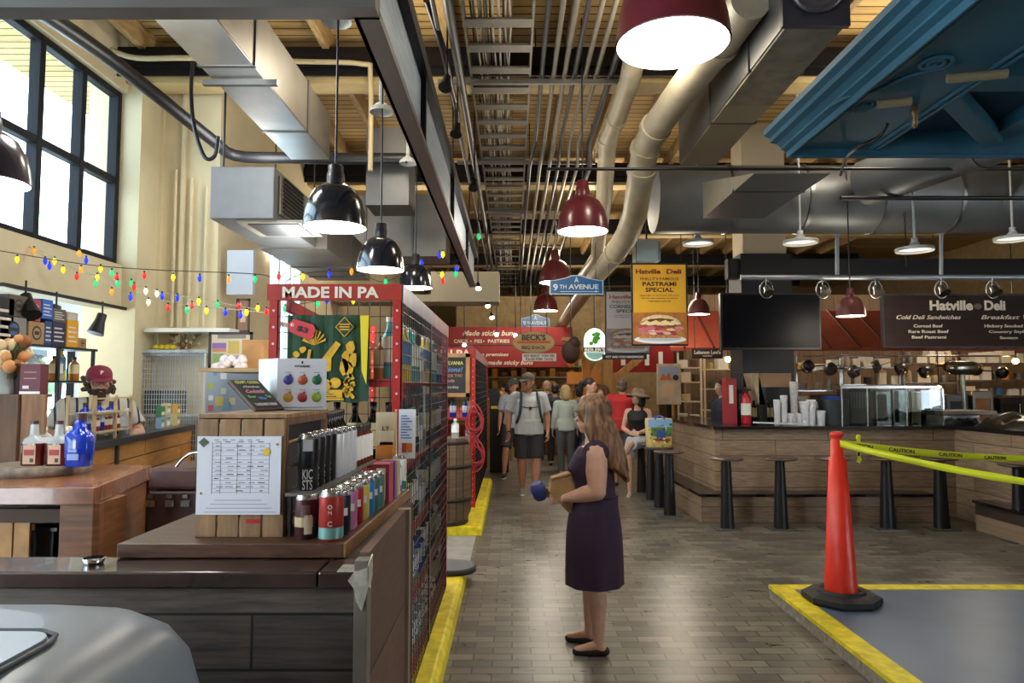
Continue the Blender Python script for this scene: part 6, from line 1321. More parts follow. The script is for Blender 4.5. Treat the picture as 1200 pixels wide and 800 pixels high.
m=MB(); k0=P(1006,512,5.3); m.box((k0.x-.014,5.3,k0.z-.15),(k0.x+.014,5.302,k0.z),TAPE); m.ell(k0,(.02,.012,.02),TAPE,8); m.cbox((k0.x+.0,5.3,k0.z-.17),(.03,.002,.04),TAPE,(0,.5,0)); m.box((k0.x-.01,5.298,k0.z-.08),(k0.x+.008,5.3,k0.z-.05),TINK); m.box((k0.x-.01,5.298,k0.z-.14),(k0.x+.008,5.3,k0.z-.11),TINK)
tag(m.build('tape_knot'),'knotted loose end of yellow caution tape hanging beside the cone','tape')

# ---------------------------------------------------------------- blue canopy
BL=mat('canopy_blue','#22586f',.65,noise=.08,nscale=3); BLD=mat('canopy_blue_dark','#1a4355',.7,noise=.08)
cz=3.25; ky=F(1000,185,cz).y; kx=F(924,185,cz).x; xo=P(895,155,ky).x; zo=P(895,155,ky).z
cnp=thing('blue_canopy','ornate blue painted canopy with stepped cornice over the platform','canopy',(0,0,0))
steps=[(0,cz,cz+.07),(-.035,cz+.07,cz+.11),(-.07,cz+.11,cz+.13),(-.05,cz+.13,cz+.19)]
pr=[(0,0),(-.012,.0),(-.012,.045),(-.05,.06),(-.05,.075),(-.08,.1),(-.12,.11),(-.125,.14),(-.16,.16),(-.16,.20),(0.02,.20)]
k=(xo-kx)/-.16
m=MB().prism([(kx+a*k,cz+b) for a,b in pr],-1.0,ky,BL,'XZ'); m.build('cornice',None,cnp)
m=MB().prism([(ky-a*k*.5,cz+b) for a,b in pr],kx-.0,6.5,BL,'YZ'); m.build('cornice',None,cnp)
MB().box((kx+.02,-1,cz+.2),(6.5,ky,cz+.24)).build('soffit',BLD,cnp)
MB().box((kx+.02,-1,cz+.06),(kx+.62,ky-.02,cz+.2)).build('side_panel',BL,cnp)
m=MB()
m.box((kx,ky-.02,cz+.0),(6.5,ky+.0,cz+.03)).box((kx+.62,ky-1.15,cz+.08),(6.5,ky-.95,cz+.2)).box((kx+.62,ky-2.3,cz+.08),(6.5,ky-2.1,cz+.2))
for x0_,z_ in ((.03,.045),(.07,.05),(.56,.045),(.60,.04)): m.box((kx+x0_,-1,cz+z_),(kx+x0_+.025,ky-.04,cz+.08))
m.box((kx+1.35,-1,cz+.1),(kx+1.5,ky,cz+.2)); m.bar((kx+.6,ky-.9,cz+.1),(kx+1.4,ky-.1,cz+.1),.12,.1)
m.build('beams',BL,cnp,bevel=.008)
sc_=F(1095,75,cz+.045); pts=[]
for i in range(48): a=i/47*4.2*PI; r_=.015+.075*i/47; pts.append(Vector((sc_.x+r_*math.cos(a),sc_.y+r_*math.sin(a),cz+.05)))
MB().tube(pts,.012,BL,8).tube(smoothpath([pts[-1],pts[-1]+Vector((-.12,.10,0)),pts[-1]+Vector((-.2,.28,0)),pts[-1]+Vector((-.32,.38,0)),pts[-1]+Vector((-.36,.52,0))],6),.012,BL,8).build('scroll',None,cnp)
for k in range(5): MB().limb([(pts[-1].x-.2+.03*k,pts[-1].y+.5,cz+.055),(pts[-1].x-.22+.03*k,pts[-1].y+.62,cz+.055)],[.012,.008],None,8).build('leaf_ornament',BL,cnp)
c=F(1072,138,cz-.02); pl_=thing('socket_lamp','small unlit socket lamp hanging under the blue canopy','lamp',(c.x,c.y,cz-.02)); MB().lathe([(.001,-.06),(.012,-.06),(.02,-.03),(.016,0),(.025,.02),(.02,.06),(.01,.1),(.01,.22)],(0,0,0),mat('brass','#7a6648',.4,.7),14).build('socket_cap',None,pl_)
for (pxa,pya,pxb,pyb,lb) in ((1110,92,1180,86,'short pale pipe across the canopy underside'),(1028,122,1068,118,'short brownish pipe by the hanging socket')):
    a=F(pxa,pya,cz+.02); b=F(pxb,pyb,cz+.02); o=MB().cyl(a,b,.025,mat('pipe_tan','#8f8468',.5,.3),10); tag(o.build('canopy_pipe'),lb,'pipe')
pts=smoothpath([F(1040,145,3.2),F(1030,160,3.15),F(1002,175,3.1),P(990,188,5.4),P(985,205,6.4)],5); tag(MB().tube(pts,.012,BLACK,6).build('loose_cable'),'loose dark cable trailing from the blue canopy','cable')
# loudspeaker box
c0=P(745,306,8.6); c1=P(774,280,8.6); sp_=thing('loudspeaker','pale grey box loudspeaker above the yellow poster','loudspeaker',(0,0,0)); MB().box((c0.x,8.6,c0.z),(c1.x-.03,8.85,c1.z)).build('body',mat('speaker_pale','#b4c4c4',.4),sp_,bevel=.012); MB().box((c1.x-.03,8.6,c0.z+.01),(c1.x,8.85,c1.z-.02)).build('side',mat('speaker_side','#8a9494',.5),sp_); MB().cyl(((c0.x+c1.x)/2,8.7,c1.z),((c0.x+c1.x)/2,8.7,CEZ-.4),.012,BLACK,8).build('stem',None,sp_)
# hanging blue avenue signs
def avenue(px0,px1,py0,py1,label):
    Y=.76*FPX/(px1-px0); a=P(px0,py1,Y); b=P(px1,py0,Y); w=b.x-a.x; h=b.z-a.z
    t=thing('avenue_sign',label,'sign',(a.x,Y,a.z),0,'blue avenue signs'); hs=h*.72
    poly=[(0,0),(w,0),(w,hs),(w*.93,hs),(w*.93,hs),(w*.7,h*.86),(w*.58,h*.99),(w*.42,h*.99),(w*.3,h*.86),(w*.07,hs),(0,hs)]
    def ins(k): return [(w/2+(x-w/2)*(1-k/w*2),h/2+(z-h/2)*(1-k/h*2)) for x,z in poly]
    m=MB().prism(poly,0,.02,mat('sign_white','#cfe0ea',.4)); m.build('border',None,t)
    m=MB().prism(ins(.015),-.004,0,mat('sign_blue','#1f66a8',.35)); m.build('panel',None,t)
    ww=mat('sign_white'); joined_text([('A',h*.26,w*.5,h*.62,h*.22,.03,0,ww),('9',h*.32,w*.11,h*.22,w*.09,.04,0,ww),('TH',h*.2,w*.25,h*.3,w*.13,.03,0,ww),('AVENUE',h*.24,w*.63,h*.28,w*.56,.04,0,ww)],ww,t,loc=(0,-.006,0))
    MB().box((w*.2,-.007,h*.14),(w*.85,-.004,h*.17),ww).prism([(w*.85,h*.1),(w*.93,h*.155),(w*.85,h*.21)],-.007,-.004,ww).build('arrow',None,t)
    MB().cyl((w*.14,.01,hs),(w*.14,.01,CEZ-a.z),.004).build('hanging_wire',BLACKM,t); MB().cyl((w*.86,.01,hs),(w*.86,.01,CEZ-a.z),.004).build('hanging_wire',BLACKM,t)
avenue(644,707,322,345,'nearer blue A 9th Avenue sign hanging over the aisle'); avenue(611,644,368,385,'farther small blue A 9th Avenue sign over the aisle')
# round and oval market signs
Y=14.0; a=P(600,414,Y); b=P(651,388,Y); w=b.x-a.x;h=b.z-a.z; cxx,czz=(a.x+b.x)/2,(a.z+b.z)/2
t=thing('oval_sign','tan oval BBQ shack sign with orange stripe over the aisle','sign',(cxx,Y,czz)); E=lambda k:[(w/2*k*math.cos(q),h/2*k*math.sin(q)) for q in [2*PI*j/40 for j in range(40)]]
MB().prism(E(1),0,.04,mat('oval_rim','#8a6a3a',.5)).prism(E(.94),-.01,0,mat('oval_tan','#b8a070',.5)).build('panel',None,t); MB().cyl((-w*.3,.02,h*.4),(-w*.3,.02,CEZ-czz),.008,BLACK,6).build('hanging_wire',None,t); MB().cyl((w*.3,.02,h*.4),(w*.3,.02,CEZ-czz),.008,BLACK,6).build('hanging_wire',None,t)
MB().box((-w*.38,-.013,-h*.05),(w*.38,-.01,h*.06),mat('oval_orange','#c8502a',.5)).build('stripe',None,t)
joined_text([("BECK'S",h*.25,0,h*.1,w*.55,.05,0),('BBQ SHACK',h*.14,0,-h*.3,w*.55,.04,0)],inkd,t,loc=(0,-.012,0))
a=P(612,422,Y); b=P(652,416,Y); t,w,h=poster('strip_sign','white strip sign with black letters under the oval sign',612,652,414,423,14.0,WHITE,WHITE,fw=.004,cat='sign'); joined_text([('BEEF BRISKET  PORK RIBS',h*.32,w*.5,h*.55,w*.9,.03,0),('PULLED PORK  TACOS',h*.32,w*.5,h*.12,w*.8,.03,0)],inkd,t,loc=(0,-.005,0))
Y=12.0; a=P(683,424,Y); b=P(711,383,Y); w=b.x-a.x; h=b.z-a.z
t=thing('market_sign','green and white arched Beilers sign lit from inside','sign',(a.x,Y,a.z))
arch=[(0,h*.3)]+[(w/2-w/2*math.cos(PI*k/16),h*.62+h*.38*math.sin(PI*k/16)) for k in range(17)]+[(w,h*.3)]+[(w/2+w/2*math.cos(PI*k/12),h*.3-h*.3*math.sin(PI*k/12)) for k in range(1,12)]
arch=arch[:-0] if False else arch
MB().prism(arch,0,.06,mat('sign_green','#4a7a4a',.5)).build('rim',None,t)
MB().prism([(w/2+(x-w/2)*.9,h/2+(z-h/2)*.93) for x,z in arch],-.004,0,mat('sign_glow','#f4f6e0',.5,emit='#f0f4d8',es=.9)).box((w*.02,-.008,h*.28),(w*.98,-.004,h*.42),BLACK).prism([(w*.1,h*.27),(w*.9,h*.27),(w*.8,h*.14),(w*.6,h*.06),(w*.4,h*.06),(w*.2,h*.14)],-.008,-.004,mat('sign_teal','#8fc4c0',.5)).build('panel',None,t)
m=MB(); rnd=random.Random(2)
for k in range(14): x=w*(.5+rnd.uniform(-.17,.17)); z=h*(.66+rnd.uniform(-.15,.15)); m.prism([(x+w*.09*math.cos(q),z+h*.05*math.sin(q)) for q in [2*PI*j/8 for j in range(8)]],-.008-.0002*k,-.004,mat('leaf_bright','#3aa02a',.5))
m.build('leaf_mark',None,t); joined_text([("BEILER'S",h*.1,w*.5,h*.3,w*.85,.05,0)],WHITE,t,loc=(0,-.01,0)); MB().cyl((w/2,.03,h),(w/2,.03,h+1),.01,BLACK,8).build('hanger',None,t)

# ---------------------------------------------------------------- far stalls
Y=18.0; z0,z1=P(600,430,Y).z,P(600,383,Y).z; x0,x1=P(520,400,Y).x-.5,P(671,400,Y).x
t=thing('stall_sign_band','wide red stall fascia with cream writing about buns, pies and pastries','sign',(0,0,0)); MB().box((x0,Y,z0),(x1,Y+.3,z1)).build('fascia',mat('fascia_red','#8c1f20',.45,noise=.1),t); MB().box((x0,Y-.01,P(0,405,Y).z),(x1,Y,P(0,404,Y).z)).build('seam',BLACK,t)
def ft(px0,px1,py0,py1,s,bold=.02,sh=0): a=P(px0,py1,Y); b=P(px1,py0,Y); return (s,b.z-a.z,(a.x+b.x)/2,a.z,b.x-a.x,bold,sh)
joined_text([ft(542,605,387,393,'Made sticky buns',.03,.3),ft(532,565,397.5,401.5,'CAKES  •  PIES',.03),ft(566,597,397.5,401.5,'•  PASTRIES',.03),ft(560,596,413,417,'on premises',.03,.3),ft(571,625,422,427,'made sticky buns',.03,.3)],mat('letter_cream'),t,loc=(0,Y-.012,0))
for px,py in ((582,392),(604,393),(622,392),(544,404)):
    c=P(px,py,17.4); tt=thing('bright_spot','small bright spotlight before the red stall fascia','spotlight',c,0,'bright little spots at the red fascia'); MB().ell((0,0,0),.045,mat('bulb_white','#ffffff',.5,emit='#fff2dc',es=25),10).build('bulb',None,tt); MB().cyl((0,0,.04),(0,0,CEZ-c.z),.012,BLACK,6).build('stem',None,tt)
def stall(px0,px1,pytop,Y,h,mt,label,seed,colors,back=1.0,cat='market stall'):
    x0,x1=P(px0,450,Y).x,P(px1,450,Y).x; t=thing('stall_counter',label,cat,(0,0,0)); MB().box((x0,Y,0),(x1,Y+.7,h)).build('counter_body',mt,t,bevel=.01); MB().box((x0-.03,Y-.03,h),(x1+.03,Y+.73,h+.04)).build('counter_top',mat('cream_paint'),t)
    rnd=random.Random(seed); x=x0+.1; n=0
    while x<x1-.2 and n<14:
        c=rnd.choice(colors); s_=rnd.uniform(.08,.2); hh=rnd.uniform(.08,.3); m_=MB()
        m_.lathe([(s_*.5,0),(s_*.6,.02),(s_*.6,hh*.8),(s_*.4,hh),(0,hh)],(0,0,0),mat('crt_'+c[1:],c,.6),12)
        tag(m_.build('food_tub',loc=(x+s_*.5,Y+.2+rnd.uniform(0,.2),h+.04)),'round food container on the '+label.split(' with')[0],'tub','containers on the '+label.split(' with')[0]); x+=s_*1.2+rnd.uniform(.02,.2); n+=1
    return t
WARM=['#d9b46a','#c98a3a','#e0d0a8','#a86a3a','#8a5a3a','#e8e0cc']
stall(576,600,470,15.5,1.2,mat('stall_wood','#8a6a42',.6,noise=.2),'pale stall counter beyond the man with backpack',1,WARM)
stall(560,690,470,18.8,1.25,mat('stall_wood2','#9c7a4c',.6,noise=.2),'long bakery counter beneath the red fascia',2,WARM)
stall(640,690,470,16.8,1.1,mat('stall_wood'),'wooden crate counter behind the shoppers',3,['#c9702c','#8aa83a','#d9b46a'])
# bakery back wall with shelves
MB().box((-1.6,20.3,0),(4.2,20.5,4.2)).build('x',mat('bakery_wall','#b39a70',.7,noise=.15)).name='wall_bakery'; struct(bpy.data.objects['wall_bakery'])
for i,z in enumerate((1.5,1.85,2.15)):
    tag(MB().box((-1.2,19.9,z),(2.2,20.3,z+.03)).build('bakery_shelf',mat('cream_paint')),'pale bakery shelf, '+['lowest','middle','top'][i]+' of three, behind the long counter','shelf','bakery shelves'); 
    for k in range(12): 
        c=WARM[(k*3+i)%6]; tag(MB().box((0,0,0),(.16,.2,.12+.06*((k*7)%3))).build('bread_packet',mat('crt_'+c[1:],c,.6),loc=(-1.1+.27*k,19.95,z+.03),bevel=.02),'packet on the bakery shelves behind the long counter','packet','packets on the bakery shelves')
# timber frame by the market sign
TM=mat('timber','#b08248',.6,noise=.25,nscale=5,stretch=(8,8,1)); Yt=13.2
tf=thing('timber_frame','pale timber post and braces beside the shoppers','timber frame',(0,0,0)); xp=P(713,450,Yt).x; x2=P(690,450,Yt).x; zt=P(713,410,Yt).z
MB().box((xp-.085,Yt,0),(xp+.085,Yt+.17,zt+.5)).build('post',TM,tf); MB().bar((xp-.1,Yt+.1,P(0,455,Yt).z),(P(756,415,Yt).x,Yt+.1,P(0,415,Yt).z),.12,.12).build('x',TM,tf).name='brace'
MB().bar((x2,Yt+.5,0),(x2,Yt+.5,zt+.1),.14,.14).build('post',mat('timber_orange','#c07a34',.6),tf); MB().bar((P(668,430,Yt).x,Yt+.5,P(0,428,Yt).z),(P(700,408,Yt).x,Yt+.5,P(0,402,Yt).z),.1,.1).build('brace',mat('timber_orange'),tf); MB().bar((P(706,425,Yt).x,Yt+.5,P(0,425,Yt).z),(P(690,455,Yt).x,Yt+.5,P(0,455,Yt).z),.1,.1).build('brace',mat('timber_orange'),tf)
MB().box((P(660,400,Yt).x,Yt+.2,P(0,398,Yt).z),(P(810,400,Yt).x,Yt+.5,P(0,394,Yt).z)).build('beam',TM,tf)
MB().box((P(665,450,15).x,15,P(0,450,15).z),(P(705,450,15).x,15.3,P(0,436,15).z)).build('x',mat('timber_orange')).name='wooden_counter_hood'; tag(bpy.data.objects['wooden_counter_hood'],'orange wooden hood of the stall behind the timber post','hood'); 
MB().box((P(668,450,15).x,15.1,0),(P(672,450,15).x,15.2,P(0,450,15).z)).build('post',mat('timber_orange'),bpy.data.objects['wooden_counter_hood']); MB().box((P(698,450,15).x,15.1,0),(P(702,450,15).x,15.2,P(0,450,15).z)).build('post',mat('timber_orange'),bpy.data.objects['wooden_counter_hood'])
b_=MB().ell((P(669,412,13).x,13,P(0,412,13).z),(.17,.1,.22),mat('sign_darkbrown','#3a2620',.6),14); b_.ell((P(673,428,13).x,13,P(0,402,13).z),(.12,.1,.12),mat('sign_darkbrown'),12); b_.cyl((P(669,412,13).x,13,P(0,395,13).z),(P(669,412,13).x,13,CEZ),.01,BLACK,6); tag(b_.build('carved_sign'),'dark brown rounded carved sign between the oval and arched signs','sign')
# red stall further behind with deli ovens
MB().box((P(716,450,16).x,16,P(0,436,16).z),(P(790,450,16).x,16.2,P(0,405,16).z)).build('x',mat('fascia_red')).name='red_fascia'; fo=bpy.data.objects['red_fascia']; tag(fo,'dark red stall fascia behind the timber post','sign')
for px in (728,742,756,772): MB().box((P(px,450,16).x,15.98,P(0,428,16).z),(P(px+5,450,16).x,16,P(0,412,16).z)).build('white_patch',WHITE,fo)
for px in (718,788): MB().box((P(px,450,16).x-.04,16.02,0),(P(px,450,16).x+.04,16.1,P(0,436,16).z)).build('post',TM,fo)
# tall black bin cabinet between rack and man
x0,x1=P(574,500,13.4).x,P(590,500,13.4).x; z1=P(580,455,13.4).z
k_=MB().prism([(x0,.0),(x1+.1,.0),(x1+.1,z1-.5),(x0+.14,z1),(x0,z1)],13.4,14.0,mat('cabinet_black','#1a1a1e',.5)); tag(k_.build('black_cabinet',bevel=.01),'tall black slanted cabinet past the farther red rack','cabinet')
MB().box((x0+.02,13.39,z1-.38),(x0+.14,13.4,z1-.33)).build('label_plate',mat('pt_d8b62c','#d8c86a',.5),bpy.data.objects['black_cabinet'])

# ---------------------------------------------------------------- people
def skinm(n,c): return mat('skin_'+n,c,.5,noise=.06,nscale=25)
def vox(o, v, it=2, f=.5):
    r = o.modifiers.new('remesh','REMESH'); r.mode='VOXEL'; r.voxel_size=v; r.use_smooth_shade=True
    if it: s = o.modifiers.new('smooth','SMOOTH'); s.iterations=it; s.factor=f
    return o
DEF = dict(pelvis=(0,0,.95), waist=(0,0,1.08), chest=(0,-.005,1.27), neck=(0,.015,1.46), head=(0,-.015,1.625),
  shL=(.175,.01,1.40), shR=(-.175,.01,1.40), elL=(.23,.03,1.13), elR=(-.23,.03,1.13), wrL=(.25,-.04,.89), wrR=(-.25,-.04,.89),
  hdL=(0,-.25,-1), hdR=(0,-.25,-1), hipL=(.09,0,.92), hipR=(-.09,0,.92), knL=(.10,-.01,.50), knR=(-.10,-.01,.50),
  anL=(.10,.03,.085), anR=(-.10,.03,.085), toL=(.02,-1,-.0), toR=(-.02,-1,-.0))
def hand(m, w, d, side, s, curl=.5, pn=None):
    """palm, four bent fingers and a thumb; w wrist, d direction, side = towards the thumb"""
    d=Vector(d).normalized(); sd=Vector(side); sd=(sd-d*sd.dot(d)).normalized(); n=d.cross(sd) if pn is None else Vector(pn)
    w=Vector(w)
    for k in range(4):
        o=(1.5-k)*.019*s; L=(.038,.043,.040,.031)[k]*s
        b=w+d*.085*s+sd*o*1.05; m.limb([w+d*.015*s+sd*o*.7,b],[.0145*s,.0125*s],None,8)
        d1=(d*math.cos(curl*.6)+n*math.sin(curl*.6)); d2=(d*math.cos(curl*1.4)+n*math.sin(curl*1.4)); d3=(d*math.cos(curl*2.1)+n*math.sin(curl*2.1))
        p1=b+d1*L; p2=p1+d2*L*.65; p3=p2+d3*L*.5
        m.limb([b,p1,p2,p3],[.0095*s,.0088*s,.008*s,.0068*s],None,8)
    t0=w+d*.025*s+sd*.022*s; t1=t0+(d*.6+sd*.75).normalized()*.038*s; t2=t1+(d*.9+sd*.3+n*curl*.6).normalized()*.034*s
    m.limb([w+d*.01*s,t0,t1,t2],[.013*s,.013*s,.0105*s,.0085*s],None,8)
def person(label, loc, rot, H, skin, J={}, bulk=1.0, hips=1.0, belly=0, top=None, sleeve='short', neckline='round', bottom=None, bl='shorts', shoes='#222228', sole=None,
           hair=None, hstyle='short', hat=None, yaw=0, pitch=0, group=None, v=.011, curl=(.5,.5), socks=None, dress=False, beard=None, feet=True, hemz=None, glasses=False, fem=False, armk=1.0, headk=1.06):
    s=H/1.75; j=dict(DEF); j.update(J); j={k:Vector(a) for k,a in j.items()}
    S=lambda p: Vector(p)*s
    m=MB(); b=bulk
    pel,wai,che,nec=j['pelvis'],j['waist'],j['chest'],j['neck']
    # trunk
    def trunk(m,g=0,z0=None,cap=True,shoulders=True):
        w_=.115 if fem else .13
        sec=[(pel-Vector((0,0,.09)),.135*b*hips+g,.10*b*hips+g),(pel,.165*b*hips+g,.115*b*hips+g),(wai,(w_+.01)*b+g+belly*.3,.10*b+g+belly),(wai.lerp(che,.5),(w_+.02)*b+g+belly*.2,.105*b+g+belly*.6),(che,.155*b+g,.11*b+g),(che+(nec-che)*.5,.165*b+g,.10*b+g),(che+(nec-che)*.80,.12*b+g,.075*b+g)]
        if fem: sec[4]=(che+Vector((0,-.01,0)),.15*b+g,.125*b+g)
        m.loft([(S(c),rx*s,ry*s) for c,rx,ry in sec],None,20)
        if shoulders:
            for k in ('shL','shR'): m.limb([S(nec+Vector((0,0,-.05))),S(j[k])],[(.055*b+g)*s,(.055*b+g)*s],None,12)
    trunk(m)
    m.limb([S(nec-Vector((0,0,.04))),S(j['head']+Vector((0,.015,-.08)))],[.055*s*min(b,1.15),.052*s],None,12)
    # head
    M=Euler((R(pitch),0,R(yaw))).to_matrix(); hc=S(j['head']); hs=s*headk
    def Hd(x,y,z): return hc+M@(Vector((x,y,z))*hs)
    m.ell(Hd(0,.015,.03),(.077*hs,.096*hs,.097*hs),None,18,M); m.ell(Hd(0,-.022,-.045),(.058*hs,.066*hs,.068*hs),None,16,M); m.ell(Hd(0,-.05,-.085),(.03*hs,.03*hs,.026*hs),None,12,M)
    m.limb([Hd(0,-.082,.012),Hd(0,-.098,-.012),Hd(0,-.108,-.026)],[.008*hs,.011*hs,.014*hs],None,8)
    m.limb([Hd(-.035,-.078,.03),Hd(.035,-.078,.03)],[.012*hs,.012*hs],None,8)
    m.limb([Hd(-.018,-.083,-.056),Hd(.018,-.083,-.056)],[.009*hs,.009*hs],None,8)
    for e in (-1,1): m.ell(Hd(.079*e,.012,-.005),(.012*hs,.022*hs,.032*hs),None,10,M); m.ell(Hd(.04*e,-.062,-.015),(.024*hs,.02*hs,.022*hs),None,10,M)
    # arms and legs
    for q,e in (('L',1),('R',-1)):
        sh,el,wr=j['sh'+q],j['el'+q],j['wr'+q]
        m.limb([S(sh),S(sh.lerp(el,.45)),S(el)],[.055*b*armk*s,.052*b*armk*s,.040*b*armk*s],None,12); m.limb([S(el),S(el.lerp(wr,.35)),S(wr)],[.040*b*armk*s,.041*b*armk*s,.027*s],None,12)
        d=j['hd'+q]; side=j.get('th'+q,Vector((-e*.3,-1,0)) if abs(d.normalized().y)<.8 else Vector((0,0,1)))
        hand(m,S(wr),d,side,s,curl[0 if q=='L' else 1],j.get('pn'+q))
        hp,kn,an=j['hip'+q],j['kn'+q],j['an'+q]
        m.limb([S(hp),S(hp.lerp(kn,.5)),S(kn)],[.09*b*hips*s,.078*b*hips*s,.056*b*s],None,14); m.limb([S(kn),S(kn.lerp(an,.33)+Vector((0,.012,0))),S(an)],[.054*b*s,.055*b*s,.034*s],None,14)
        t=j['to'+q].normalized(); a=S(an); ft=a+t*.15*s; ft.z=a.z-.045*s+t.z*.1*s if abs(t.z)>.3 else a.z-.052*s
        m.limb([a+Vector((0,0,-.02*s)),a-t*.035*s+Vector((0,0,-.045*s))],[.032*s,.03*s],None,10); m.limb([a+Vector((0,0,-.01*s)),ft],[.034*s,.026*s],None,10)
    body=m.build('person',skin); vox(body,v); body.location=loc; body.rotation_euler=(0,0,R(rot)); tag(body,label,'person',group)
    def part(m,name,mt,vv=None,it=2): o=m.build(name,mt,body); return vox(o,vv or v,it)
    g=.014
    if top is not None:
        m=MB(); trunk(m,g,shoulders=(sleeve!='none'))
        hem=j.get('hem')
        m.loft([(S(pel+Vector((0,0,-.07 if not dress else -.07))),(.165*b*hips+g+.01)*s,(.115*b*hips+g+.012+belly*.7)*s),(S(pel+Vector((0,0,.03))),(.168*b*hips+g)*s,(.12*b*hips+g+belly*.8)*s),(S(wai),(.145*b+g+belly*.3)*s,(.11*b+g+belly)*s)],None,20)
        if sleeve=='none':
            for k,e in (('shL',1),('shR',-1)): m.limb([S(nec+Vector((.055*e,0,-.035))),S(j[k]+Vector((-.03*e,0,.0)))],[.045*s,(.05*b if armk<1.1 else .086*b)*s],None,12); m.limb([S(j[k]+Vector((-.045*e,0,-.02))),S(che+Vector((.10*e*b,0,0)))],[.05*b*s,.06*s],None,10)
        else:
            for q in 'LR':
                sh,el,wr=j['sh'+q],j['el'+q],j['wr'+q]
                if sleeve=='short': m.tube([S(sh+Vector((0,0,.01))),S(sh.lerp(el,.4)),S(sh.lerp(el,.78))],[(.058*b+g)*s,(.06*b+g)*s,(.062*b+g)*s],None,14); m.ell(S(sh),(.06*b+g)*s,None,12)
                else: m.ell(S(sh),(.056*b+g)*s,None,12); m.tube([S(sh),S(el),S(wr.lerp(el,.1))],[(.056*b+g)*s,(.045*b+g)*s,(.032*b+g)*s],None,14); m.ell(S(el),(.044*b+g)*s,None,12)
        part(m,'shirt' if not dress else 'dress_top',top)
    if bottom is not None:
        m=MB()
        if bl in ('shorts','trousers'):
            m.loft([(S(pel-Vector((0,0,.07))),(.15*b*hips+g)*s,(.11*b*hips+g)*s),(S(pel),(.165*b*hips+g)*s,(.118*b*hips+g)*s),(S(pel+Vector((0,0,.07))),(.15*b*hips+g)*s,(.11*b*hips+g+belly*.5)*s)],None,20)
            for q in 'LR':
                hp,kn,an=j['hip'+q],j['kn'+q],j['an'+q]; e=1 if q=='L' else -1
                if bl=='shorts': m.ell(S(hp),(.09*b*hips+g)*s,None,14); m.tube([S(hp),S(hp.lerp(kn,.5)),S(hp.lerp(kn,.92))],[(.092*b*hips+g)*s,(.088*b*hips+g)*s,(.085*b*hips+g)*s],None,16)
                else: m.ell(S(hp),(.09*b*hips+g)*s,None,14); m.tube([S(hp),S(hp.lerp(kn,.5)),S(kn),S(kn.lerp(an,.5)),S(an.lerp(kn,.03))],[(.09*b*hips+g)*s,(.08*b*hips+g)*s,(.06*b+g)*s,(.056*b+g)*s,(.048+g)*s],None,16); m.ell(S(kn),(.058*b+g)*s,None,12)
            part(m,bl,bottom)
        elif bl=='skirt':
            hz=hemz
            m.loft([(S((pel.x,pel.y+.0,hz)),.185*b*hips*s,.165*b*hips*s),(S((pel.x,pel.y,hz+.12)),.19*b*hips*s,.165*b*hips*s),(S(pel+Vector((0,0,-.12))),.19*b*hips*s,.16*b*hips*s),(S(pel+Vector((0,0,.02))),(.175*b*hips)*s,.145*b*hips*s),(S(wai),(.135*b+g)*s,(.11*b+g)*s)],None,32)
            o=m.build('skirt',bottom,body)
            for vv in o.data.vertices:
                a=math.atan2(vv.co.y-pel.y*s,vv.co.x-pel.x*s); k=max(0,1-(vv.co.z/s-hz)/.5); r_=1+.035*k*math.sin(9*a)
                vv.co.x=(vv.co.x-pel.x*s)*r_+pel.x*s; vv.co.y=(vv.co.y-pel.y*s)*r_+pel.y*s
            d=o.modifiers.new('sub','SUBSURF'); d.levels=2; d.render_levels=2
    sm=mat('shoe_'+shoes[1:],shoes,.5)
    for q in 'LR':
        an=j['an'+q]; t=j['to'+q].normalized(); a=S(an); flat=abs(t.z)<.3
        M2=None; m=MB(); dz=-.052*s
        up=Vector((0,0,1)) if flat else Vector((0,0,1)); 
        if sole is not None:
            m.limb([a-t*.03*s+Vector((0,0,-.035*s)),a+Vector((0,0,-.01*s))],[.04*s,.042*s],None,12); m.limb([a-t*.035*s+Vector((0,0,-.045*s)),a+t*.07*s+Vector((0,0,-.036*s)),a+t*.165*s+Vector((0,0,-.05*s))],[.038*s,.042*s,.032*s],None,12)
        else:
            m.limb([a-t*.045*s+Vector((0,0,-.052*s)),a+t*.06*s+Vector((0,0,-.060*s)),a+t*.155*s+Vector((0,0,-.060*s))],[.032*s,.032*s,.028*s],None,12)
        o=part(m,'shoe',sm,min(v,.009),1)
        if sole:
            m=MB(); w_=t.cross(Vector((0,0,1))).normalized()
            pl=[(-.075,-.02),(-.07,.025),(0,.035),(.08,.042),(.16,.035),(.195,.012),(.195,-.012),(.16,-.035),(.08,-.04),(0,-.033),(-.07,-.025)]
            lo=[a+t*x*s+w_*y*s+Vector((0,0,-.085*s)) for x,y in pl]; hi=[p+Vector((0,0,.022*s)) for p in lo]
            m.rings([lo,hi],None,False); m.build('sole',mat('sole_'+sole[1:],sole,.5),o)
    if socks:
        for q in 'LR': part(MB().limb([S(j['an'+q]),S(j['an'+q].lerp(j['kn'+q],.12))],[.04*s,.043*s]),'sock',socks,.009,1)
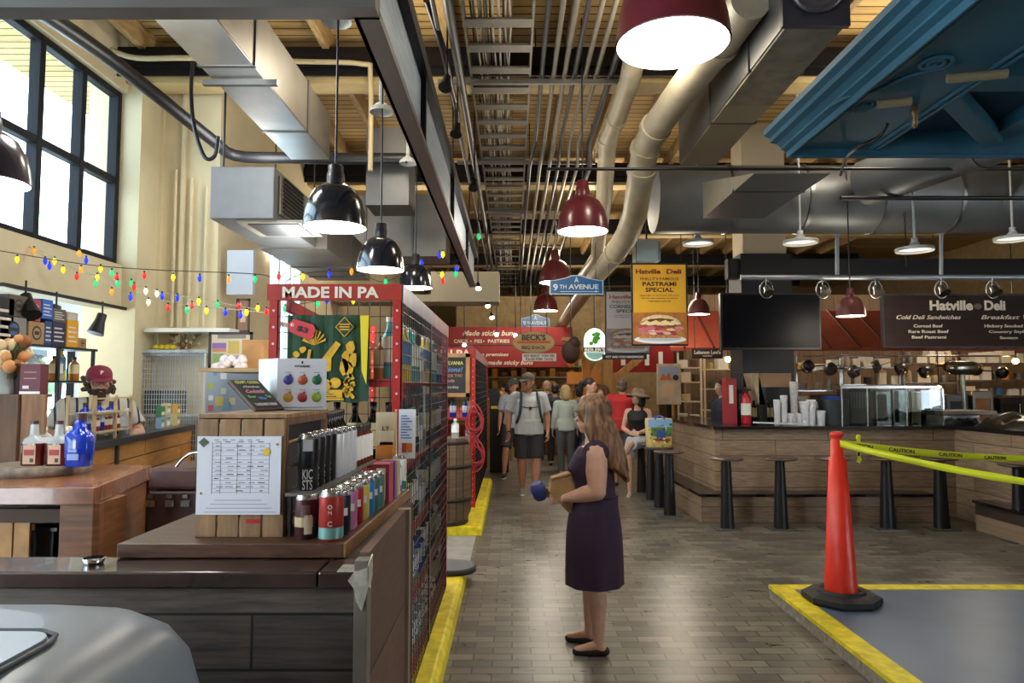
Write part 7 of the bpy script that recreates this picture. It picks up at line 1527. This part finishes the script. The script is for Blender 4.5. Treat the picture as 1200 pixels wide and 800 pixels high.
    # hair
    if hair is not None:
        m=MB()
        if hstyle=='short':
            m.ell(Hd(0,.022,.045),(.082*hs,.098*hs,.094*hs),None,18,M); m.ell(Hd(0,.05,-.01),(.074*hs,.066*hs,.08*hs),None,14,M)
        elif hstyle=='long':
            m.ell(Hd(0,.022,.045),(.088*hs,.102*hs,.098*hs),None,18,M); m.limb([Hd(0,.05,.03),Hd(0,.09,-.08),Hd(0,.12,-.2),Hd(0.0,.13,-.32)],[.085*hs,.085*hs,.08*hs,.05*hs],None,14)
            for e in (-1,1): m.limb([Hd(.05*e,.03,.06),Hd(.076*e,.02,-.04),Hd(.085*e,.05,-.15),Hd(.06*e,.09,-.28)],[.04*hs,.034*hs,.04*hs,.03*hs],None,10)
        elif hstyle=='bob':
            m.ell(Hd(0,.025,.045),(.09*hs,.104*hs,.098*hs),None,18,M); m.limb([Hd(0,.05,.0),Hd(0,.06,-.08)],[.09*hs,.085*hs],None,14)
            for e in (-1,1): m.limb([Hd(.055*e,.0,.05),Hd(.078*e,.0,-.04),Hd(.075*e,.01,-.1)],[.035*hs,.03*hs,.026*hs],None,10)
        elif hstyle=='tail':
            m.ell(Hd(0,.022,.045),(.083*hs,.099*hs,.094*hs),None,18,M); m.limb([Hd(0,.09,.06),Hd(0,.15,.05),Hd(0,.17,-.04),Hd(0,.15,-.13)],[.035*hs,.05*hs,.045*hs,.02*hs],None,12)
        elif hstyle=='shaggy':
            m.ell(Hd(0,.03,.03),(.088*hs,.098*hs,.09*hs),None,18,M)
            rr=random.Random(5)
            for e in (-1,1):
                for k in range(7): m.ell(Hd((.078+rr.uniform(0,.025))*e,.03+rr.uniform(-.05,.06),-.02+rr.uniform(-.05,.06)),.02*hs,None,8)
        o=part(m,'hair',hair,min(v,.008),1)
    for e in (-1,1):
        eo=MB().ell(Hd(.031*e,-.083,.008),(.012*hs,.006*hs,.006*hs),mat('eye_white','#d8d4cc',.3),10,M).ell(Hd(.031*e,-.0875,.008),(.005*hs,.003*hs,.005*hs),mat('eye_dark','#1c1612',.3),8,M).build('eye',None,body)
        MB().limb([Hd(.018*e,-.089,.026),Hd(.045*e,-.084,.028)],[.003*hs,.003*hs],hair or mat('hair_brown','#4a3424',.7),6).build('eyebrow',None,body)
    MB().limb([Hd(-.02,-.089,-.055),Hd(0,-.094,-.056),Hd(.02,-.089,-.055)],[.004*hs,.006*hs,.004*hs],mat('lips','#9c5a50',.5),8).build('lips',None,body)
    if beard is not None:
        m=MB(); m.ell(Hd(0,-.035,-.07),(.064*hs,.065*hs,.055*hs),None,14,M); m.ell(Hd(0,-.06,-.1),(.045*hs,.04*hs,.035*hs),None,12,M); m.limb([Hd(-.03,-.09,-.045),Hd(.03,-.09,-.045)],[.009*hs,.009*hs],None,8)
        for e in (-1,1): m.limb([Hd(.07*e,-.01,-.01),Hd(.06*e,-.03,-.06)],[.016*hs,.022*hs],None,8)
        part(m,'beard',beard,min(v,.007),1)
    if glasses:
        m=MB()
        for e in (-1,1): m.tube([Hd(.032*e+.024*math.cos(a),-.097,.006+.019*math.sin(a)) for a in [2*PI*k/14 for k in range(14)]],.0022*hs,None,5,closed=True); m.cyl(Hd(.056*e,-.096,.01),Hd(.08*e,.0,.012),.0022*hs,None,5)
        m.cyl(Hd(-.008,-.098,.008),Hd(.008,-.098,.008),.002*hs,None,5); m.build('glasses',mat('glasses_dark','#2a2224',.3),body)
    if hat:
        kind,hm=hat
        m=MB()
        if kind=='cap':
            pr=[(.093,.0),(.094,.03),(.085,.065),(.055,.092),(.0,.1)]
            rs=[[hc+M@(Vector((r*.96*math.cos(a),r*1.1*math.sin(a)+.015,z+.035))*hs) for a in [2*PI*k/24 for k in range(24)]] for r,z in pr]; rs=[[p for p in r] for r in rs]
            m.rings(rs); bo=m.build('cap',hm,body); bo.modifiers.new('s','SUBSURF').levels=1
            m=MB(); n=14; vs=[]
            for k in range(n+1):
                a=PI*k/n; x=.078*math.cos(a); vs+=[Hd(x,-.07,.045),Hd(x*1.0,-.075-.085*math.sin(a),.04-.02*math.sin(a)*.8),Hd(x,-.07,.041),Hd(x*1.0,-.075-.085*math.sin(a),.036-.02*math.sin(a)*.8)]
            fs=[]
            for k in range(n): q=4*k; fs+=[(q,q+1,q+5,q+4),(q+2,q+6,q+7,q+3),(q+1,q+3,q+7,q+5)]
            m.add(vs,fs,None,True).build('brim',hm,bo)
            return body,j,s,Hd,bo,part,S
        else:
            pr=[(.175,-.015),(.17,.005),(.13,.022),(.095,.035),(.092,.07),(.08,.105),(.05,.118),(.0,.122)]
            rs=[[hc+M@(Vector((r*math.cos(a),r*1.08*math.sin(a)+.01,z+.02+.008*math.sin(3*a)*(r/.17)))*hs) for a in [2*PI*k/28 for k in range(28)]] for r,z in pr]
            bo=m.rings(rs,None,True,False).build('sun_hat',hm,body); so=bo.modifiers.new('sol','SOLIDIFY'); so.thickness=.004
    return body,j,s,Hd,None,part,S
SK1=skinm('light','#c79a82'); SK2=skinm('tan','#b07f66'); SK3=skinm('pale','#d0a58e')
HBROWN=mat('hair_lightbrown','#3c2618',.5,col2='#916a45',nscale=6,stretch=(9,9,1.1),bump=.6); HDK=mat('hair_dark','#1f1a1c',.5); HBL=mat('hair_blond','#a89468',.6,col2='#c2ae80',nscale=9,stretch=(12,12,1)); HGR=mat('hair_greybrown','#5a4a40',.6); 

# the woman in the plum dress
PLUM=mat('dress_plum','#2b1430',.75,noise=.12,nscale=5)
q=F(697,762,0); WH=1.54
J=dict(pelvis=(0,0,.93),waist=(0,.01,1.07),chest=(0,-.01,1.26),neck=(0,.0,1.45),head=(0,-.015,1.625),
  shL=(.155,.02,1.38),elL=(.19,.03,1.12),wrL=(.10,-.20,1.06),hdL=(-.35,-.9,-.1),thL=(-.2,0,1),
  shR=(-.155,.0,1.38),elR=(-.20,-.02,1.13),wrR=(-.06,-.25,1.08),hdR=(.35,-.9,.0),thR=(.2,0,1),
  hipL=(.085,.0,.92),knL=(.09,.0,.49),anL=(.095,.03,.085),toL=(.05,-1,0),
  hipR=(-.085,.0,.92),knR=(-.10,-.03,.49),anR=(-.12,-.04,.085),toR=(-.2,-1,0))
wb,j,s,Hd,_,part,S=person('woman in sleeveless plum dress standing in the aisle holding a paper bag',(q.x,q.y,0.0),-98,WH,SK1,J,1.22,1.02,.012,PLUM,'none',bottom=PLUM,bl='skirt',hemz=.465,shoes='#17141a',hair=HBROWN,hstyle='short',yaw=-28,pitch=-3,v=.0075,curl=(.9,.9),dress=True,fem=True,glasses=True,armk=1.22,headk=1.13)
m=MB(); hc=j['head']
m.ell(Hd(0,.025,.04),(.112*s,.13*s,.122*s),None,18)
for (dx,dy,dz_,w_) in ((0,.09,0,.07),(.05,.075,0,.05),(-.05,.075,0,.05),(.075,.04,.0,.04),(-.07,.035,0,.035),(.03,.1,-.02,.045)):
    m.limb([Hd(dx*.7,.04,.05),Hd(dx*1.2,dy+.01,-.06),Hd(dx*1.2-.01,dy+.06,-.17),Hd(dx*.9-.02,dy+.11,-.28),Hd(dx*.8-.03,dy+.16,-.37+abs(dx))],[.06*s,w_*s*1.2,w_*s*1.15,w_*s*.95,w_*s*.3],None,12)
part(m,'long_hair',HBROWN,.007,1)
part(MB().tube([S((r_*0+.158*math.cos(a)*1.22*1.0,.01+.128*math.sin(a)*1.22,1.075)) for a in [2*PI*k/24 for k in range(24)]],.008,None,8,closed=True),'waist_belt',PLUM,.006,1)
# paper bag under her arm and the blue purse in her hand
BAG=mat('kraft_paper','#a8875c',.7,noise=.12,nscale=15)
R98=Matrix.Rotation(R(-98),4,'Z'); base=Vector((q.x,q.y,0))
def wpos(p): return base+R98@(Vector(p)*s)
pb_=wpos((.03,-.19,1.10)); 
m=MB(); m.prism([(-.12,.11),(.0,.14),(.02,.10),(.16,-.06),(.10,-.135),(-.02,-.10),(-.13,.02)],-.05,.04,BAG); m.prism([(-.12,.11),(.0,.142),(.01,.125),(-.122,.09)],-.053,.043,mat('kraft_fold','#8a6c46',.7))
o=m.build('paper_bag',loc=pb_+Vector((.02,-.01,-.02)),rot=(0,0,R(4)),bevel=.006); tag(o,'folded brown paper bag held under the arm of the woman in plum','paper bag')
ps=wpos((-.01,-.39,1.09)); o=MB().loft([((0,0,-.05),.03,.05),((0,0,-.03),.045,.06),((0,0,.03),.05,.06),((0,0,.055),.03,.04)],mat('purse_blue','#2f3a78',.5),16,3).build('blue_purse',loc=ps,rot=(R(10),R(-18),0)); tag(o,'small navy blue purse in the hands of the woman in plum','purse')

# man with the backpack
SHG=mat('shirt_grey','#a9aeb0',.7,noise=.08,nscale=30); BK=mat('shorts_dark','#25272d',.7)
q=F(620,580,0); MHt=1.80
J=dict(head=(-.02,-.02,1.625),shL=(.19,.01,1.41),shR=(-.19,.01,1.41),elL=(.27,.03,1.14),wrL=(.27,-.03,.90),elR=(-.29,.04,1.15),wrR=(-.30,-.02,.90),anR=(-.085,.12,.085),knR=(-.10,.0,.50),knL=(.10,-.07,.50),anL=(.08,-.10,.085),thL=(-.6,-1,0),thR=(.6,-1,0),toR=(-.1,-1,0),toL=(.35,-1,0))
mb2,j,s,Hd,cap,part,S=person('man with grey cap and dark backpack straps walking up the aisle',(q.x,q.y,0),4,MHt,SK2,J,1.2,.98,.06,SHG,'short',bottom=BK,bl='shorts',shoes='#8b8f92',sole='#dcdcd8',hair=HGR,hat=('cap',mat('cap_grey','#53544c',.8,noise=.2,nscale=40)),yaw=-38,pitch=2,beard=mat('beard_red','#8a5c48',.8),v=.011,curl=(.7,.7),glasses=True)
STR=mat('strap_dark','#1f3038',.6); bp_=thing('backpack','dark backpack worn by the man in the grey shirt, straps buckled across the chest','backpack',(q.x,q.y,0),R(4)) 
m=MB().loft([(S((0,.25,1.02)),.13*s,.08*s),(S((0,.26,1.2)),.14*s,.10*s),(S((0,.24,1.42)),.12*s,.08*s)],None,16,3.5); m.build('bag_body',STR,bp_)
for e in (-1,1):
    pts=smoothpath([S((.115*e,.16,1.40)),S((.115*e,.03,1.485)),S((.12*e,-.09,1.42)),S((.135*e,-.165,1.30)),S((.15*e,-.18,1.18)),S((.185*e,-.12,1.06)),S((.17*e,.1,1.03))],4); MB().tube(pts,.02,STR,8).build('strap',None,bp_)
MB().tube([S((-.13,-.178,1.28)),S((-.04,-.205,1.265)),S((0,-.21,1.26)),S((.04,-.205,1.265)),S((.13,-.178,1.28))],.009,BLACK,6).cbox(S((0,-.215,1.255)),(.04,.015,.05),BLACK).build('chest_strap',None,bp_)
MB().tube([S((-.30+.03*math.cos(a),-.02+.03*math.sin(a),.92)) for a in [2*PI*k/12 for k in range(12)]],.009,BLACK,6,closed=True).build('wristwatch',None,mb2)
# person just behind him
q=F(598,566,0); q2=q
q=F(603,562,0)
J=dict(anR=(-.14,-.25,.1),knR=(-.12,-.2,.5),anL=(.1,.2,.2),knL=(.1,-.03,.5))
person('walker mostly hidden behind the man with the backpack, in white trimmed black sneakers',(q.x-.02,q.y+.35,0),-5,1.74,SK2,J,1.05,top=mat('shirt_paleblue','#9aa4b0',.7),bottom=BK,shoes='#16181c',sole='#e4e4e2',hair=HDK,hat=('cap',mat('cap_olive','#3a3c38',.8)),v=.014,yaw=-20)
# woman in the sun hat sitting on the stool
q=seatpos; sz_=.80
SJ=dict(pelvis=(0,0,.92),waist=(0,-.01,1.05),chest=(0,-.03,1.24),neck=(0,-.02,1.43),head=(0.0,-.035,1.60),hipL=(.09,-.03,.90),hipR=(-.09,-.03,.90),
 knL=(-.06,-.42,.88),anL=(-.26,-.36,.56),toL=(-.5,-.8,-.1),knR=(-.10,-.36,.66),anR=(-.08,-.40,.12),toR=(0,-1,0),
 shL=(.16,-.01,1.37),elL=(.22,-.06,1.10),wrL=(.03,-.24,1.04),hdL=(-1,-.3,0),thL=(0,0,1),shR=(-.16,-.01,1.37),elR=(-.23,-.04,1.10),wrR=(-.08,-.24,1.03),hdR=(1,-.2,0),thR=(0,0,1))
hw_=1.66
person('woman in black tank top and sun hat sitting cross legged on a bar stool',(q.x-.04,q.y+.02,-.075),-18,hw_,SK3,SJ,1.0,1.0,0,mat('tank_black','#17181c',.7),'none',bottom=mat('shorts_pale','#b8c4d2',.7),shoes='#b8b4ae',sole='#d8d8d4',hair=HDK,hstyle='bob',hat=('hat',mat('hat_taupe','#7a6654',.8,noise=.15)),v=.012,yaw=-40,pitch=-8,fem=True,socks=None)
# painted shopping bag on the stool
bx,by=bagpos.x,bagpos.y; zb_=.807; sbg=thing('shopping_bag','colourful painted shopping bag with blue handles on a bar stool','shopping bag',(bx,by,zb_)); hbg=P(773,490,by).z-zb_
m=MB().loft([((0,0,0),.155,.09),((0,0,.01),.16,.095),((0,0,hbg*.9),.175,.09),((0,0,hbg),.17,.08)],mat('bag_cream','#d8c88a',.5),20,7); m.build('bag_body',None,sbg)
m=MB(); rnd=random.Random(9); yf=-.1
PK=[0]
def patch(x0,x1,z0,z1,c): PK[0]+=.0006; m.box((x0*.16,yf-.003-PK[0],z0*hbg),(x1*.16,yf,z1*hbg),mat('pt_'+c[1:],c,.5))
patch(-1,1,.7,.97,'#8ab4dc'); patch(-.75,.95,.38,.7,'#5a8a48'); patch(-.95,.95,.08,.36,'#d8b05a'); patch(-.3,.45,.3,.62,'#3a5a9c'); patch(-.6,.8,.22,.3,'#8a3a24'); patch(-1,-.75,.05,.6,'#e0cc7a')
for k in range(30):
    x=rnd.uniform(-.14,.14); z=rnd.uniform(.05,.8)*hbg; c=rnd.choice(('#2f6a34','#d89a2c','#b84a2c','#e8e0b0','#2c4a98','#78a848')); r_=rnd.uniform(.008,.022)
    m.prism([(x+r_*math.cos(a),z+r_*.8*math.sin(a)) for a in [2*PI*i/7 for i in range(7)]],yf-.008-.0001*k,yf-.004,mat('pt_'+c[1:],c,.5))
m.build('printed_scene',None,sbg)
for e in (-1,1): MB().tube(smoothpath([(-.07,.085*e,hbg*.75),(-.06,.092*e,hbg),(-.0,.06*e,hbg+.03),(.06,.092*e,hbg),(.07,.085*e,hbg*.75)],4),.010,mat('handle_blue','#2a5ac0',.5),8).build('handle',None,sbg)
# man in the red tee, seen from behind
q=F(731,570,0)
J=dict(shL=(.19,.01,1.40),elL=(.27,-.08,1.16),wrL=(.15,-.25,1.12),elR=(-.27,-.08,1.16),wrR=(-.1,-.28,1.12),head=(.0,-.05,1.60),thL=(0,0,1),thR=(0,0,1))
person('man in red tee shirt and grey shorts seen from behind at the bar',(q.x,q.y+.1,0),165,1.76,SK2,J,1.18,.95,.04,mat('tee_red','#b01822',.7),'short',bottom=mat('shorts_grey','#5a5c58',.7),shoes='#1c1c20',hair=HGR,v=.013,yaw=10)
# other shoppers
def shopper(px,py,H,rot,label,top,bl,bot,hair,hst,sleeve='short',hat=None,sk=SK3,fem=False,J={},bulk=1.05):
    q=F(px,py,0); person(label,(q.x,q.y,0),rot,H,sk,J,bulk,1.0,0,mat('cl_'+top[1:],top,.7),sleeve,bottom=mat('cl_'+bot[1:],bot,.7),bl=bl,shoes='#2a2a2c',hair=hair,hstyle=hst,hat=hat,v=.016,fem=fem)
shopper(641,538,1.72,180,'bald headed shopper in navy tee and jeans facing the bakery','#22355c','trousers','#1e2838',mat('hair_thin','#a88870',.6),'short')
shopper(663,557,1.62,190,'blond shopper in pale green shirt and grey trousers seen from behind','#b4c4c0','trousers','#565c60',HBL,'bob','long',fem=True)
shopper(651,545,1.66,170,'shopper with dark hair in black top beside the blond shopper','#1c1e26','trousers','#22242c',HDK,'short')
shopper(692,568,1.74,60,'shopper with dark ponytail turned towards the stalls','#c8c2bc','trousers','#303440',HDK,'tail',fem=True)
shopper(680,550,1.60,150,'shopper in dark blue cap just behind the woman in plum','#3a4a68','trousers','#2a3450',HDK,'short',hat=('cap',mat('cap_navy','#1d2030',.8)))
shopper(708,559,1.62,-60,'shopper with short wavy brown hair and patterned scarf','#8a8c98','trousers','#303238',mat('hair_brown2','#5a4030',.6),'bob',fem=True)
shopper(592,526,1.66,-120,'bakery worker in white shirt beyond the black cabinet','#d0ccc4','trousers','#4a4a4c',HDK,'short')
# deli worker and bartender
q=P(846,470,11.2); person('deli worker in navy jacket half hidden by the red dispenser box',(q.x,11.2,0),-70,1.72,SK3,{},1.15,top=mat('cl_1a2238','#1a2238',.7),sleeve='long',bottom=mat('cl_22242c','#22242c',.7),bl='trousers',hair=HDK,v=.016)
q=P(122,452,5.75)
STRP=bricks('shirt_striped','#b8b2a8','#c2bcb0','#23303a',30,.075,.009,'ZX',.75,noise=.1,bump=0)
J=dict(pelvis=(.05,.12,.95),waist=(.04,.08,1.08),chest=(.02,-.02,1.27),neck=(0,-.09,1.44),head=(.0,-.15,1.58),shL=(.20,-.04,1.38),shR=(-.2,-.04,1.38),elL=(.30,-.14,1.17),wrL=(.16,-.34,1.12),elR=(-.32,-.12,1.15),wrR=(-.16,-.33,1.10),hdL=(-1,-.6,-.1),hdR=(1,-.6,-.1),thL=(0,-.5,1),thR=(0,-.5,1))
bt_,j,s,Hd,cap,part,S=person('bearded bartender in maroon cap and striped shirt leaning at the pine bar',(P(120,452,5.95).x-.08,6.0,.02),38,1.80,SK1,J,1.25,1,.05,STRP,'short',bottom=BK,bl='trousers',hair=mat('hair_shaggy','#4a3828',.7),hstyle='shaggy',hat=('cap',mat('cap_maroon','#7c1c3c',.7)),yaw=0,pitch=6,beard=mat('beard_dark','#33231c',.8),v=.010,glasses=True)
lg=text('P',.03,Hd(.0,-.096,.075),mat('pt_white'),cap,'cap_letter',rot=(R(78),0,0),bold=.05)
